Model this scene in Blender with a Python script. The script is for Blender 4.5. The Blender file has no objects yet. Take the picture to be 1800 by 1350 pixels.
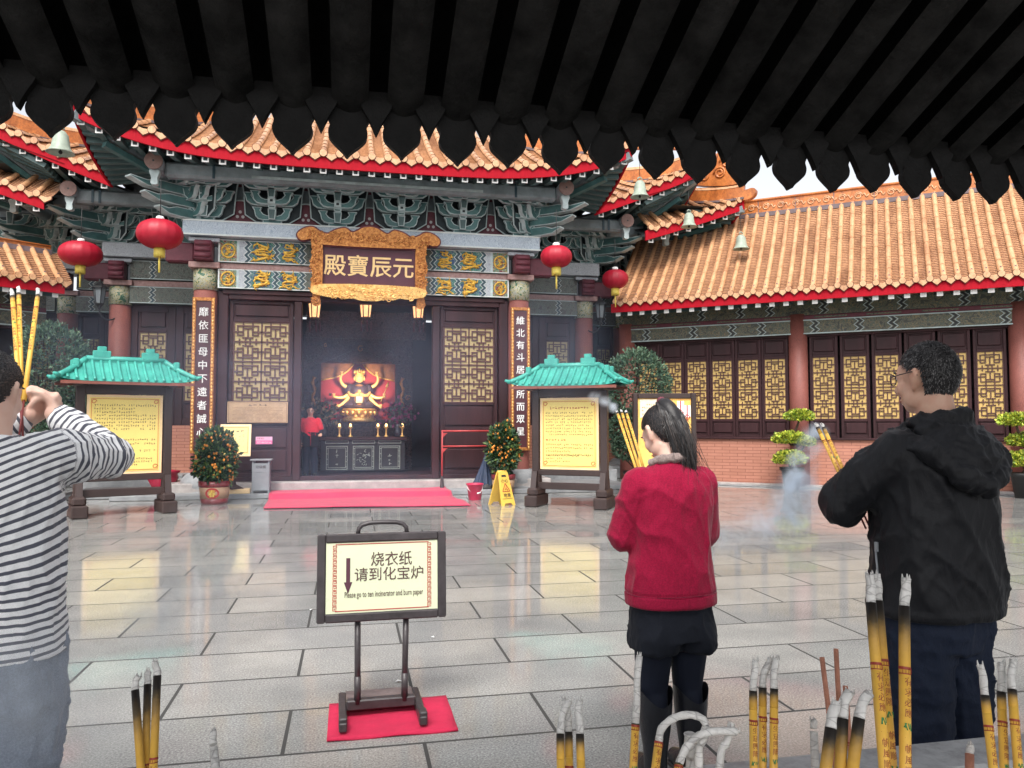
import bpy, math, random
from math import sin, cos, pi, radians, sqrt, atan2
from mathutils import Vector, Matrix, Euler, noise
import numpy as np
random.seed(7)
SC = bpy.context.scene
COL = SC.collection
# ------------------------------------------------------------------ camera
cam = bpy.data.cameras.new("camera"); camo = bpy.data.objects.new("camera", cam); COL.objects.link(camo)
cam.sensor_width = 36.0; cam.lens = 27.0; cam.clip_start = 0.05; cam.clip_end = 400
camo.location = (0, 0, 1.5)
camo.rotation_euler = (radians(90 + 2.84), 0, radians(-11.92))
SC.camera = camo
# ------------------------------------------------------------------ world, sun, exposure
SUN_EL, SUN_AZ = radians(52), radians(200)      # azimuth measured clockwise from +Y
w = bpy.data.worlds.new("World"); SC.world = w; w.use_nodes = True
nt = w.node_tree; bg = nt.nodes["Background"]
sky = nt.nodes.new("ShaderNodeTexSky"); sky.sky_type = 'NISHITA'; sky.sun_disc = False
sky.sun_elevation = SUN_EL; sky.sun_rotation = SUN_AZ; sky.air_density = 1.0; sky.dust_density = 4.0; sky.ozone_density = 1.0
hs = nt.nodes.new("ShaderNodeHueSaturation"); hs.inputs['Saturation'].default_value = 0.22; hs.inputs['Value'].default_value = 1.0
nt.links.new(sky.outputs[0], hs.inputs['Color']); nt.links.new(hs.outputs[0], bg.inputs[0]); bg.inputs[1].default_value = 0.15
sl = bpy.data.lights.new("sun", 'SUN'); so = bpy.data.objects.new("sun", sl); COL.objects.link(so)
sl.energy = 1.3; sl.angle = radians(22); sl.color = (1.0, 0.96, 0.9)
sd = Vector((sin(SUN_AZ)*cos(SUN_EL), cos(SUN_AZ)*cos(SUN_EL), sin(SUN_EL)))
so.rotation_euler = sd.to_track_quat('Z', 'Y').to_euler(); so.location = (0, 0, 30)
SC.view_settings.view_transform = 'Standard'; SC.view_settings.look = 'None'
SC.view_settings.exposure = 0.95; SC.view_settings.gamma = 1.0
SC.cycles.max_bounces = 8; SC.cycles.diffuse_bounces = 3; SC.cycles.glossy_bounces = 3
SC.cycles.transparent_max_bounces = 12; SC.cycles.volume_bounces = 5; SC.cycles.volume_max_steps = 128
SC.cycles.sample_clamp_indirect = 4.0

# ------------------------------------------------------------------ mesh builder
class MB:
    def __init__(s):
        s.v = []; s.f = []; s.mi = []; s.sm = []; s.mats = []
    def _m(s, mat):
        if mat not in s.mats: s.mats.append(mat)
        return s.mats.index(mat)
    def add(s, vs, fs, mat, smooth=False, T=None):
        b = len(s.v); k = s._m(mat)
        for p in vs:
            p = Vector(p)
            s.v.append(tuple(T @ p) if T is not None else tuple(p))
        for f in fs:
            s.f.append([i + b for i in f]); s.mi.append(k); s.sm.append(smooth)
        return s
    def box(s, c, d, mat, R=None, b=0.0, T=None):
        hx, hy, hz = d[0]/2, d[1]/2, d[2]/2
        c = Vector(c)
        M = Matrix.Translation(c) @ (R.to_4x4() if R is not None else Matrix.Identity(4))
        if T is not None: M = T @ M
        b = min(b, hx*.9, hy*.9, hz*.9)
        if b <= 0:
            vs = [(x, y, z) for z in (-hz, hz) for y in (-hy, hy) for x in (-hx, hx)]
            fs = [(0,2,3,1),(4,5,7,6),(0,1,5,4),(2,6,7,3),(0,4,6,2),(1,3,7,5)]
            return s.add(vs, fs, mat, False, M)
        vs = []; idx = {}
        for sx in (-1,1):
            for sy in (-1,1):
                for sz in (-1,1):
                    for a, (bx,by,bz) in enumerate(((0,b,b),(b,0,b),(b,b,0))):
                        idx[(sx,sy,sz,a)] = len(vs); vs.append((sx*(hx-bx), sy*(hy-by), sz*(hz-bz)))
        fs = []
        for sg in (-1,1):
            q = [idx[(sg,y,z,0)] for y,z in ((-1,-1),(1,-1),(1,1),(-1,1))]; fs.append(q if sg>0 else q[::-1])
            q = [idx[(x,sg,z,1)] for x,z in ((-1,-1),(-1,1),(1,1),(1,-1))]; fs.append(q if sg>0 else q[::-1])
            q = [idx[(x,y,sg,2)] for x,y in ((-1,-1),(1,-1),(1,1),(-1,1))]; fs.append(q if sg>0 else q[::-1])
        for s1 in (-1,1):
            for s2 in (-1,1):
                q=[idx[(s1,s2,-1,0)],idx[(s1,s2,-1,1)],idx[(s1,s2,1,1)],idx[(s1,s2,1,0)]]; fs.append(q if s1*s2<0 else q[::-1])
                q=[idx[(s1,-1,s2,0)],idx[(s1,1,s2,0)],idx[(s1,1,s2,2)],idx[(s1,-1,s2,2)]]; fs.append(q if s1*s2<0 else q[::-1])
                q=[idx[(-1,s1,s2,1)],idx[(-1,s1,s2,2)],idx[(1,s1,s2,2)],idx[(1,s1,s2,1)]]; fs.append(q if s1*s2<0 else q[::-1])
        for k in ((x,y,z) for x in (-1,1) for y in (-1,1) for z in (-1,1)):
            q=[idx[k+(0,)],idx[k+(1,)],idx[k+(2,)]]; fs.append(q if k[0]*k[1]*k[2]>0 else q[::-1])
        return s.add(vs, fs, mat, False, M)
    def bar(s, p0, p1, wd, ht, mat, up=(0,0,1), b=0.0):
        p0, p1 = Vector(p0), Vector(p1); d = p1-p0; L = d.length; d.normalize()
        u = Vector(up); x = d.cross(u)
        if x.length < 1e-5: u = Vector((0,1,0)); x = d.cross(u)
        x.normalize(); u = x.cross(d)
        R = Matrix((x, d, u)).transposed()
        return s.box((p0+p1)/2, (wd, L, ht), mat, R, b)
    def tube(s, pts, r, mat, seg=10, caps=True, smooth=True, flat=None):
        pts = [Vector(p) for p in pts]; n = len(pts)
        rs = r if isinstance(r, (list, tuple)) else [r]*n
        vs = []; fs = []; prev = None
        for i, p in enumerate(pts):
            t = (pts[min(i+1,n-1)] - pts[max(i-1,0)])
            if t.length < 1e-9: t = Vector((0,0,1))
            t.normalize()
            if prev is None:
                a = Vector((0,0,1)) if abs(t.z) < .9 else Vector((0,1,0))
                x = t.cross(a).normalized()
            else:
                x = prev - t*prev.dot(t)
                x = x.normalized() if x.length > 1e-6 else t.orthogonal().normalized()
            prev = x; y = t.cross(x)
            for k in range(seg):
                a = 2*pi*k/seg
                yy = y*(flat if flat else 1)
                vs.append(p + (x*cos(a) + yy*sin(a))*rs[i])
        for i in range(n-1):
            for k in range(seg):
                k2 = (k+1) % seg
                fs.append((i*seg+k, i*seg+k2, (i+1)*seg+k2, (i+1)*seg+k))
        s.add(vs, fs, mat, smooth)
        if caps:
            b = len(s.v) - len(vs); k = s._m(mat)
            s.f.append([b+i for i in range(seg)][::-1]); s.mi.append(k); s.sm.append(False)
            s.f.append([b+(n-1)*seg+i for i in range(seg)]); s.mi.append(k); s.sm.append(False)
        return s
    def lathe(s, prof, c, mat, seg=20, smooth=True, T=None):
        vs = []; fs = []; n = len(prof)
        for r, z in prof:
            for k in range(seg):
                a = 2*pi*k/seg; vs.append((c[0]+r*cos(a), c[1]+r*sin(a), c[2]+z))
        for i in range(n-1):
            for k in range(seg):
                k2 = (k+1) % seg; fs.append((i*seg+k, i*seg+k2, (i+1)*seg+k2, (i+1)*seg+k))
        if prof[0][0] > 1e-4: fs.append(list(range(seg))[::-1])
        if prof[-1][0] > 1e-4: fs.append([(n-1)*seg+k for k in range(seg)])
        return s.add(vs, fs, mat, smooth, T)
    def prism(s, poly, y0, y1, mat, T=None, smooth=False):
        """polygon in the xz plane (counter-clockwise seen from -y), from y0 (front) to y1 (back)"""
        n = len(poly)
        ar = sum(poly[i][0]*poly[(i+1)%n][1]-poly[(i+1)%n][0]*poly[i][1] for i in range(n))
        if ar < 0: poly = poly[::-1]
        vs = [(x, y0, z) for x, z in poly] + [(x, y1, z) for x, z in poly]
        fs = [list(range(n)), list(range(2*n-1, n-1, -1))]
        for i in range(n):
            j = (i+1) % n; fs.append((i, i+n, j+n, j))
        s.add(vs, fs[:2], mat, False, T)
        b = len(s.v)-2*n; k = s._m(mat)
        for f in fs[2:]:
            s.f.append([i+b for i in f]); s.mi.append(k); s.sm.append(smooth)
        return s
    def ell(s, c, r, mat, nu=14, nv=9, R=None, T=None):
        if not isinstance(r, (tuple, list)): r = (r, r, r)
        vs = []; fs = []
        for i in range(nv+1):
            t = pi*i/nv
            for k in range(nu):
                a = 2*pi*k/nu
                p = Vector((r[0]*sin(t)*cos(a), r[1]*sin(t)*sin(a), -r[2]*cos(t)))
                if R is not None: p = R @ p
                vs.append(p + Vector(c))
        for i in range(nv):
            for k in range(nu):
                k2 = (k+1) % nu
                fs.append((i*nu+k, i*nu+k2, (i+1)*nu+k2, (i+1)*nu+k))
        return s.add(vs, fs, mat, True, T)
    def grid(s, P, mat, smooth=True, flip=False):
        n, m = len(P), len(P[0]); vs = [p for row in P for p in row]; fs = []
        for i in range(n-1):
            for j in range(m-1):
                q = (i*m+j, i*m+j+1, (i+1)*m+j+1, (i+1)*m+j)
                fs.append(q[::-1] if flip else q)
        return s.add(vs, fs, mat, smooth)
    def text(s, t, size, mat, T, bold=0.0, th=0.0, align='C', wrap=None):
        if bold and not wrap:
            for dx, dy, dz in ((-bold,0,0),(bold,0,.0004),(0,-bold*.7,.0008),(0,bold*.7,.0012)):
                vs, fs = glyph(t, size, 0, align); s.add([(x+dx*size, y+dy*size, dz) for x, y, z in vs], fs, mat, False, T)
            return s
        vs, fs = glyph(t, size, 0, align)
        if wrap: vs = [(wrap*sin(x/wrap), y, wrap*(cos(x/wrap)-1)) for x, y, z in vs]
        return s.add(vs, fs, mat, False, T)
    def build(s, name, parent=None, loc=None, rot=None):
        me = bpy.data.meshes.new(name); me.from_pydata(s.v, [], s.f)
        for m in s.mats: me.materials.append(m)
        me.polygons.foreach_set('material_index', s.mi); me.polygons.foreach_set('use_smooth', s.sm)
        me.update()
        o = bpy.data.objects.new(name, me); COL.objects.link(o)
        if parent is not None: o.parent = parent
        if loc is not None: o.location = loc
        if rot is not None: o.rotation_euler = rot
        return o
_gc = {}
def glyph(t, size, bold=0.0, align='C'):
    key = (t, bold, align)
    if key not in _gc:
        cu = bpy.data.curves.new('lettering', 'FONT'); cu.body = t; cu.size = 1.0; cu.offset = bold; cu.resolution_u = 2
        cu.align_x = {'C': 'CENTER', 'L': 'LEFT'}[align]; cu.align_y = 'CENTER'
        o = bpy.data.objects.new('lettering', cu); COL.objects.link(o)
        dg = bpy.context.evaluated_depsgraph_get(); dg.update()
        me = bpy.data.meshes.new_from_object(o.evaluated_get(dg))
        _gc[key] = ([tuple(v.co) for v in me.vertices], [list(p.vertices) for p in me.polygons])
        bpy.data.objects.remove(o); bpy.data.curves.remove(cu); bpy.data.meshes.remove(me)
    vs, fs = _gc[key]
    return [(x*size, y*size, 0) for x, y, z in vs], fs
def FACE(x, y, z, tilt=0):
    """frame for lettering that stands upright facing -y: glyph x -> x, glyph y -> z"""
    return Matrix.Translation((x, y, z)) @ Matrix.Rotation(pi/2 - tilt, 4, 'X')
def tag(o, label=None, cat=None, group=None, kind=None):
    if label: o['label'] = label
    if cat: o['category'] = cat
    if group: o['group'] = group
    if kind: o['kind'] = kind
    return o
def empty(name, loc, rz=0, label=None, cat=None, group=None):
    o = bpy.data.objects.new(name, None); COL.objects.link(o); o.location = loc; o.rotation_euler = (0, 0, rz); o.empty_display_size = .2
    return tag(o, label, cat, group)
def copy_tree(o, parent=None):
    c = o.copy(); COL.objects.link(c)
    if parent is not None: c.parent = parent
    for ch in [x for x in COL.objects if x.parent == o]: copy_tree(ch, c)
    return c
def rng(n): return range(n)
def bez(p0, p1, p2, p3, n=12):
    P = [Vector(p) for p in (p0, p1, p2, p3)]
    return [P[0]*(1-t)**3 + P[1]*3*t*(1-t)**2 + P[2]*3*t*t*(1-t) + P[3]*t**3 for t in (i/n for i in range(n+1))]
def cat_poly(pts, n=6, closed=True):
    """smooth closed outline through 2-D points"""
    out = []; N = len(pts)
    for i in range(N if closed else N-1):
        p0, p1, p2, p3 = (Vector(pts[(i+k-1) % N]) if closed else Vector(pts[min(max(i+k-1,0),N-1)]) for k in range(4))
        for j in range(n):
            t = j/n
            out.append(0.5*((2*p1) + (p2-p0)*t + (2*p0-5*p1+4*p2-p3)*t*t + (3*p1-p0-3*p2+p3)*t**3))
    if not closed: out.append(Vector(pts[-1]))
    return [tuple(p) for p in out]

# ------------------------------------------------------------------ materials
def nodes(name):
    m = bpy.data.materials.new(name); m.use_nodes = True
    n = m.node_tree; return m, n, n.nodes['Principled BSDF']
def N(nt, typ, **kw):
    x = nt.nodes.new(typ)
    for k, v in kw.items():
        if k in x.inputs: x.inputs[k].default_value = v
        else: setattr(x, k, v)
    return x
def mixc(nt, fac, a, b, mode='MIX'):
    x = nt.nodes.new('ShaderNodeMix'); x.data_type = 'RGBA'; x.blend_type = mode
    for sock, val in ((x.inputs[0], fac), (x.inputs[6], a), (x.inputs[7], b)):
        if hasattr(val, 'links') or hasattr(val, 'is_output'): nt.links.new(val, sock)
        elif isinstance(val, (int, float)): sock.default_value = val
        else: sock.default_value = tuple(val)[:3] + (1,)
    return x.outputs[2]
def ramp(nt, src, stops, interp='LINEAR'):
    r = nt.nodes.new('ShaderNodeValToRGB'); r.color_ramp.interpolation = interp
    e = r.color_ramp.elements
    while len(e) > 1: e.remove(e[-1])
    e[0].position = stops[0][0]; e[0].color = tuple(stops[0][1])[:3] + (1,)
    for p, c in stops[1:]:
        q = e.new(p); q.color = tuple(c)[:3] + (1,)
    nt.links.new(src, r.inputs[0]); return r.outputs[0]
def coords(nt, scale=(1,1,1), which='Object'):
    tc = nt.nodes.new('ShaderNodeTexCoord'); mp = nt.nodes.new('ShaderNodeMapping'); mp.inputs['Scale'].default_value = scale
    nt.links.new(tc.outputs[which], mp.inputs[0]); return mp.outputs[0]
def noi(nt, vec, scale, detail=4, rough=.6, dist=0.0):
    x = N(nt, 'ShaderNodeTexNoise', Scale=scale, Detail=detail, Roughness=rough, Distortion=dist)
    nt.links.new(vec, x.inputs['Vector']); return x.outputs['Fac']
def bump(nt, b, h, strength, dist=.01):
    x = N(nt, 'ShaderNodeBump', Strength=strength, Distance=dist); nt.links.new(h, x.inputs['Height']); nt.links.new(x.outputs[0], b.inputs['Normal'])
def dk(c, k): return tuple(v*k for v in c)
def M(name, col, rough=.6, var=.2, vs=6, bs=40, bst=.15, stretch=(1,1,1), metal=0, spec=.5, coat=0, emit=0, col2=None, sheen=0, bd=.01, rv=.12):
    m, n, b = nodes(name)
    vec = coords(n, stretch)
    f = noi(n, vec, vs, 5, .65)
    lo = col2 if col2 else dk(col, 1-var*1.4)
    c = ramp(n, f, [(.3, lo), (.72, dk(col, 1+var*.5))])
    n.links.new(c, b.inputs['Base Color'])
    rr = N(n, 'ShaderNodeMapRange'); n.links.new(noi(n, vec, vs*2.3, 3), rr.inputs[0]); rr.inputs['To Min'].default_value = max(0,rough-rv); rr.inputs['To Max'].default_value = min(1,rough+rv)
    n.links.new(rr.outputs[0], b.inputs['Roughness'])
    b.inputs['Metallic'].default_value = metal; b.inputs['Specular IOR Level'].default_value = spec; b.inputs['Coat Weight'].default_value = coat
    if sheen: b.inputs['Sheen Weight'].default_value = sheen; b.inputs['Sheen Roughness'].default_value = .5
    if bst: bump(n, b, noi(n, vec, bs, 4, .7), bst, bd)
    if emit:
        n.links.new(c, b.inputs['Emission Color']); b.inputs['Emission Strength'].default_value = emit
    return m
# ------------------------------------------------------------------ named materials
WHITE = (.75,.75,.74)
m_teal = M('teal_paint', (.075,.175,.172), .5, .35, 3, 60, .1, col2=(.035,.09,.092))
m_teal2 = M('rafter_teal', (.085,.14,.14), .6, .3, 3, 60, .1, col2=(.05,.09,.092))
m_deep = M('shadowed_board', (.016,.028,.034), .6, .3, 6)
m_trim = M('pale_trim', (.48,.57,.57), .6, .25, 5)
m_greybeam = M('grey_beam', (.22,.265,.28), .6, .3, 3, 50, .1)
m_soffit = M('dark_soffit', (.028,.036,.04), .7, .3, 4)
m_maroon = M('maroon_panel', (.13,.025,.04), .6, .25, 8)
m_dot = M('pale_dot', (.5,.48,.48), .6, .1)
m_wood = M('dark_wood', (.046,.016,.019), .52, .45, 2.5, 30, .2, stretch=(1,1,.15), rv=.1, spec=.28)
m_wood2 = M('brown_wood', (.042,.024,.022), .45, .3, 3, 40, .12, stretch=(1,1,.2))
m_lattice = M('lattice_wood', (.085,.030,.026), .5, .2, 4)
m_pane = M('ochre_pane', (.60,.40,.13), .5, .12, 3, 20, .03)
m_pane_dull = M('ochre_pane_dull', (.42,.32,.15), .5, .12, 3, 20, .03)  # hall panes: ochre greyed, the haze before them put into the colour
m_gold = M('gold_leaf', (.62,.29,.085), .36, .35, 18, 90, .6, metal=.6, col2=(.20,.045,.012))
m_goldp = M('gold_paint', (.88,.60,.10), .45, .25, 14, 70, .3, metal=.2, col2=(.45,.2,.03))
m_goldflat = M('gold_lettering', (.82,.58,.28), .4, .1, 10, 70, .05, metal=.3)
m_plum = M('plum_board', (.085,.028,.045), .4, .15, 3, 60, .05)
m_maroonboard = M('couplet_board', (.075,.018,.024), .42, .2, 3, 60, .05)
m_capstone = None
m_black = M('black_metal', (.02,.02,.021), .5, .2, 6, 60, .1)
m_grey = M('grey_metal', (.27,.29,.31), .45, .15, 4, 60, .08, metal=.2)
m_white = M('white_paint', (.78,.78,.76), .55, .06)
def ash_mat():
    m, n, b = nodes('incense_ash'); v = coords(n)
    vo = n.nodes.new('ShaderNodeTexVoronoi'); vo.feature = 'DISTANCE_TO_EDGE'; vo.inputs['Scale'].default_value = 70; n.links.new(coords(n, (.35,.35,1)), vo.inputs['Vector'])
    c = ramp(n, vo.outputs['Distance'], [(0, (.40,.39,.38)), (.02, (.50,.49,.48)), (.045, (.66,.65,.63)), (1, (.72,.71,.69))])
    c = mixc(n, .6, c, ramp(n, noi(n, v, 38, 4), [(.3, (.5,.5,.5)), (.65, (1,1,1))]), 'MULTIPLY')
    n.links.new(c, b.inputs['Base Color']); b.inputs['Roughness'].default_value = .95; bump(n, b, noi(n, v, 150, 4), .7, .004); return m
m_ash = ash_mat()
m_plinth = M('pale_granite', (.42,.385,.37), .45, .25, 5, 120, .2, rv=.2)
m_stone2 = M('grey_stone', (.30,.31,.32), .55, .25, 4, 90, .25)
m_hall_brick = None

def speckle(name, col, dark, rough=.6, sc=60, thr=.62):
    m, n, b = nodes(name); v = coords(n)
    f = noi(n, v, sc, 3, .7); g = noi(n, v, 4, 4)
    c = ramp(n, f, [(thr-.25, dark), (thr-.08, col), (thr+.1, dk(col,1.25))])
    c = mixc(n, .35, c, ramp(n, g, [(.3, dk(col,.6)), (.7, dk(col,1.2))]))
    n.links.new(c, b.inputs['Base Color']); b.inputs['Roughness'].default_value = rough
    bump(n, b, f, .25); return m
m_column = speckle('red_washed_column', (.28,.092,.072), (.17,.055,.05), .55)

def scrollstone(name, base, ink, sc=5.0):
    m, n, b = nodes(name); v = coords(n)
    q = noi(n, v, sc, 2, .5, 2.5)
    w_ = N(n, 'ShaderNodeMath', operation='PINGPONG'); n.links.new(q, w_.inputs[0]); w_.inputs[1].default_value = .055
    f = N(n, 'ShaderNodeMath', operation='MULTIPLY'); n.links.new(w_.outputs[0], f.inputs[0]); f.inputs[1].default_value = 18
    c = ramp(n, f.outputs[0], [(.0, ink), (.22, ink), (.34, base), (1, dk(base,1.08))])
    c = mixc(n, .4, c, ramp(n, noi(n, v, 2.5, 5), [(.3, dk(base,.65)), (.7, dk(base,1.05))]))
    n.links.new(c, b.inputs['Base Color']); b.inputs['Roughness'].default_value = .6
    bump(n, b, f.outputs[0], .2); return m
m_capstone = scrollstone('blue_grey_scroll_stone', (.50,.57,.63), (.20,.28,.40))
m_capdull = scrollstone('dull_scroll_stone', (.44,.47,.50), (.20,.22,.27))

def ornament_mat(name, ground, cloud, hi, sc=7.0, vivid=True):
    """painted cloud field: dark ground, pale curling clouds with a coloured edge"""
    m, n, b = nodes(name); v = coords(n)
    q = noi(n, v, sc, 3, .55, 1.8)
    c = ramp(n, q, [(.0, ground[0]), (.42, ground[0]), (.44, cloud), (.465, hi), (.49, ground[1]), (.56, ground[1]), (.575, cloud), (.60, hi), (.63, ground[0])], 'LINEAR')
    c = mixc(n, .35, c, ramp(n, noi(n, v, 25, 3), [(.35, dk(cloud,.45)), (.65, cloud)]), 'MULTIPLY')
    n.links.new(c, b.inputs['Base Color']); b.inputs['Roughness'].default_value = .5
    bump(n, b, q, .3); return m
m_orn_b = ornament_mat('painted_blue_clouds', ((.02,.035,.15),(.015,.13,.10)), (.42,.48,.42), (.04,.27,.24), 8)
m_orn_g = ornament_mat('painted_green_clouds', ((.012,.13,.09),(.02,.05,.18)), (.42,.48,.42), (.05,.28,.20), 8)
m_orn_r = ornament_mat('painted_red_green_square', ((.22,.04,.05),(.05,.20,.13)), (.5,.52,.46), (.5,.36,.1))
m_orn_col = ornament_mat('painted_column_head', ((.06,.16,.10),(.42,.45,.40)), (.62,.62,.50), (.72,.52,.12), 8)
m_orn_dull = ornament_mat('weathered_painted_beam', ((.075,.075,.065),(.10,.13,.11)), (.26,.25,.20), (.18,.20,.17), 8)
m_orn_wing = ornament_mat('wing_painted_beam', ((.07,.075,.06),(.10,.12,.09)), (.22,.22,.18), (.30,.21,.08), 6)
m_pinkband = M('pinkish_band', (.38,.24,.22), .6, .35, 14, 60, .1, col2=(.25,.13,.12))
m_paleline = M('pale_line', (.66,.70,.68), .55, .1)
m_zig = M('dark_teal_zigzag', (.025,.06,.08), .5, .2)
m_blackline = M('black_zigzag', (.012,.015,.02), .5, .2)

def tile_mat(name, a, b_, rough=.3):
    m, n, b = nodes(name); v = coords(n)
    f = noi(n, v, 3.5, 5, .7); g = noi(n, coords(n), 22, 3, .6)
    c = ramp(n, f, [(.25, b_), (.55, a), (.8, dk(a, 1.25))])
    c = mixc(n, .35, c, ramp(n, g, [(.3, dk(b_,.55)), (.65, dk(a,1.2))]))
    c = mixc(n, .75, c, ramp(n, noi(n, coords(n, (2.2,.5,.5)), 1.6, 6, .72), [(.36, (.52,.44,.40)), (.50, (.88,.86,.84)), (.66, (1,1,1))]), 'MULTIPLY')
    n.links.new(c, b.inputs['Base Color']); b.inputs['Roughness'].default_value = rough
    b.inputs['Specular IOR Level'].default_value = .6
    bump(n, b, g, .15); return m
m_tile = tile_mat('orange_glazed_tile', (.69,.39,.21), (.54,.27,.125), .26)
m_pan = tile_mat('orange_pan_tile', (.57,.32,.175), (.40,.19,.09), .17)
m_gap = M('dark_joint_outline', (.085,.025,.014), .8, .3, 12)  # dark joints, also the shaded outlines added round the tile ends
m_ridge = tile_mat('orange_ridge_glaze', (.60,.20,.045), (.34,.09,.02), .35)
m_ridgeline = M('grey_ridge_line', (.16,.12,.13), .6, .25)

def fascia_mat():
    m, n, b = nodes('red_fascia_paint')
    f = noi(n, coords(n, (9,9,.6)), 3.0, 4, .75); g = noi(n, coords(n), 4, 4)
    c = ramp(n, f, [(.3, (.30,.002,.010)), (.64, (.40,.003,.015)), (.72, (.40,.03,.04)), (.82, (.45,.20,.20))])
    c = mixc(n, .3, c, ramp(n, g, [(.3, (.26,.001,.008)), (.7, (.42,.002,.014))]))
    n.links.new(c, b.inputs['Base Color']); b.inputs['Roughness'].default_value = .75; b.inputs['Specular IOR Level'].default_value = .2; return m
m_fascia = fascia_mat()

def brick_mat(name, a, b_, mort, wd, ht, msz, which='xz', off=(0,0), rough=.7):
    m, n, b = nodes(name)
    tc = n.nodes.new('ShaderNodeTexCoord'); sx = n.nodes.new('ShaderNodeSeparateXYZ'); n.links.new(tc.outputs['Object'], sx.inputs[0])
    cx = n.nodes.new('ShaderNodeCombineXYZ')
    ax = N(n, 'ShaderNodeMath', operation='ADD'); n.links.new(sx.outputs[0], ax.inputs[0]); ax.inputs[1].default_value = off[0]
    ay = N(n, 'ShaderNodeMath', operation='ADD'); n.links.new(sx.outputs[1 if which == 'xy' else 2], ay.inputs[0]); ay.inputs[1].default_value = off[1]
    n.links.new(ax.outputs[0], cx.inputs[0]); n.links.new(ay.outputs[0], cx.inputs[1])
    t = n.nodes.new('ShaderNodeTexBrick'); n.links.new(cx.outputs[0], t.inputs['Vector'])
    t.inputs['Scale'].default_value = 1; t.inputs['Brick Width'].default_value = wd; t.inputs['Row Height'].default_value = ht
    t.inputs['Mortar Size'].default_value = msz; t.inputs['Mortar Smooth'].default_value = .25
    t.inputs['Color1'].default_value = (0,0,0,1); t.inputs['Color2'].default_value = (1,1,1,1); t.inputs['Mortar'].default_value = (.5,.5,.5,1)
    return m, n, b, t, tc.outputs['Object']
def wall_brick(name, a, b_, mort):
    m, n, b, t, oc = brick_mat(name, a, b_, mort, .36, .075, .006)
    c = ramp(n, t.outputs['Color'], [(0, b_), (1, a)])
    c = mixc(n, .3, c, ramp(n, noi(n, oc, 6, 5), [(.3, dk(b_,.8)), (.7, dk(a,1.1))]))
    c = mixc(n, t.outputs['Fac'], c, mort)
    n.links.new(c, b.inputs['Base Color']); b.inputs['Roughness'].default_value = .65
    inv = N(n, 'ShaderNodeMath', operation='SUBTRACT'); inv.inputs[0].default_value = 1; n.links.new(t.outputs['Fac'], inv.inputs[1])
    bump(n, b, inv.outputs[0], .4, .006); return m
m_brick = wall_brick('salmon_brick', (.47,.205,.14), (.40,.165,.11), (.20,.07,.05))

def floor_mat():
    m, n, b, t, oc = brick_mat('wet_granite_paving', 0, 0, 0, 1.28, .55, .011, 'xy', (.923+1.28*40, 7.32+11*4))
    sp = noi(n, oc, 95, 3, .75); md = noi(n, oc, 1.3, 5, .6); lg = noi(n, oc, .35, 4, .6)
    c = ramp(n, sp, [(.33, (.09,.088,.082)), (.45, (.25,.248,.235)), (.56, (.395,.39,.37)), (.68, (.62,.61,.575))])
    c = mixc(n, .40, c, ramp(n, t.outputs['Color'], [(0, (.23,.23,.222)), (.5, (.345,.34,.325)), (1, (.45,.435,.40))]))
    c = mixc(n, .65, c, ramp(n, md, [(.3, (.52,.53,.55)), (.7, (1,1,1))]), 'MULTIPLY')
    c = mixc(n, t.outputs['Fac'], c, (.07,.068,.066))
    n.links.new(c, b.inputs['Base Color'])
    # wet film: smooth where water stands, rougher where it has drained
    wet = N(n, 'ShaderNodeMath', operation='ADD'); n.links.new(md, wet.inputs[0])
    w2 = N(n, 'ShaderNodeMath', operation='MULTIPLY'); n.links.new(lg, w2.inputs[0]); w2.inputs[1].default_value = 1.0
    n.links.new(w2.outputs[0], wet.inputs[1])
    r = N(n, 'ShaderNodeMapRange'); n.links.new(wet.outputs[0], r.inputs[0]); r.inputs['From Min'].default_value = .75; r.inputs['From Max'].default_value = 1.25
    r.inputs['To Min'].default_value = .02; r.inputs['To Max'].default_value = .09
    r2 = N(n, 'ShaderNodeMath', operation='MULTIPLY_ADD'); n.links.new(t.outputs['Color'], r2.inputs[0]); r2.inputs[1].default_value = .06; n.links.new(r.outputs[0], r2.inputs[2])
    r3 = N(n, 'ShaderNodeMath', operation='MULTIPLY_ADD'); n.links.new(t.outputs['Fac'], r3.inputs[0]); r3.inputs[1].default_value = .8; n.links.new(r2.outputs[0], r3.inputs[2])
    n.links.new(r3.outputs[0], b.inputs['Roughness']); b.inputs['IOR'].default_value = 1.33
    sp_ = N(n, 'ShaderNodeMath', operation='MULTIPLY_ADD'); n.links.new(t.outputs['Fac'], sp_.inputs[0]); sp_.inputs[1].default_value = -.85; sp_.inputs[2].default_value = .85; n.links.new(sp_.outputs[0], b.inputs['Specular IOR Level'])
    inv = N(n, 'ShaderNodeMath', operation='MULTIPLY_ADD'); n.links.new(t.outputs['Fac'], inv.inputs[0]); inv.inputs[1].default_value = -1.0; inv.inputs[2].default_value = 1
    h1 = N(n, 'ShaderNodeMath', operation='MULTIPLY_ADD'); n.links.new(sp, h1.inputs[0]); h1.inputs[1].default_value = .05; n.links.new(inv.outputs[0], h1.inputs[2])
    h2 = N(n, 'ShaderNodeMath', operation='MULTIPLY_ADD'); n.links.new(noi(n, oc, 7, 3), h2.inputs[0]); h2.inputs[1].default_value = .08; n.links.new(h1.outputs[0], h2.inputs[2])
    bump(n, b, h2.outputs[0], .13, .006)
    return m
m_floor = floor_mat()

# ------------------------------------------------------------------ the ground
g = MB(); g.grid([[(x, y, 0) for y in (-60, 60)] for x in (-60, 60)], m_floor, False, True)
tag(g.build('ground'), kind='structure')

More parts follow.
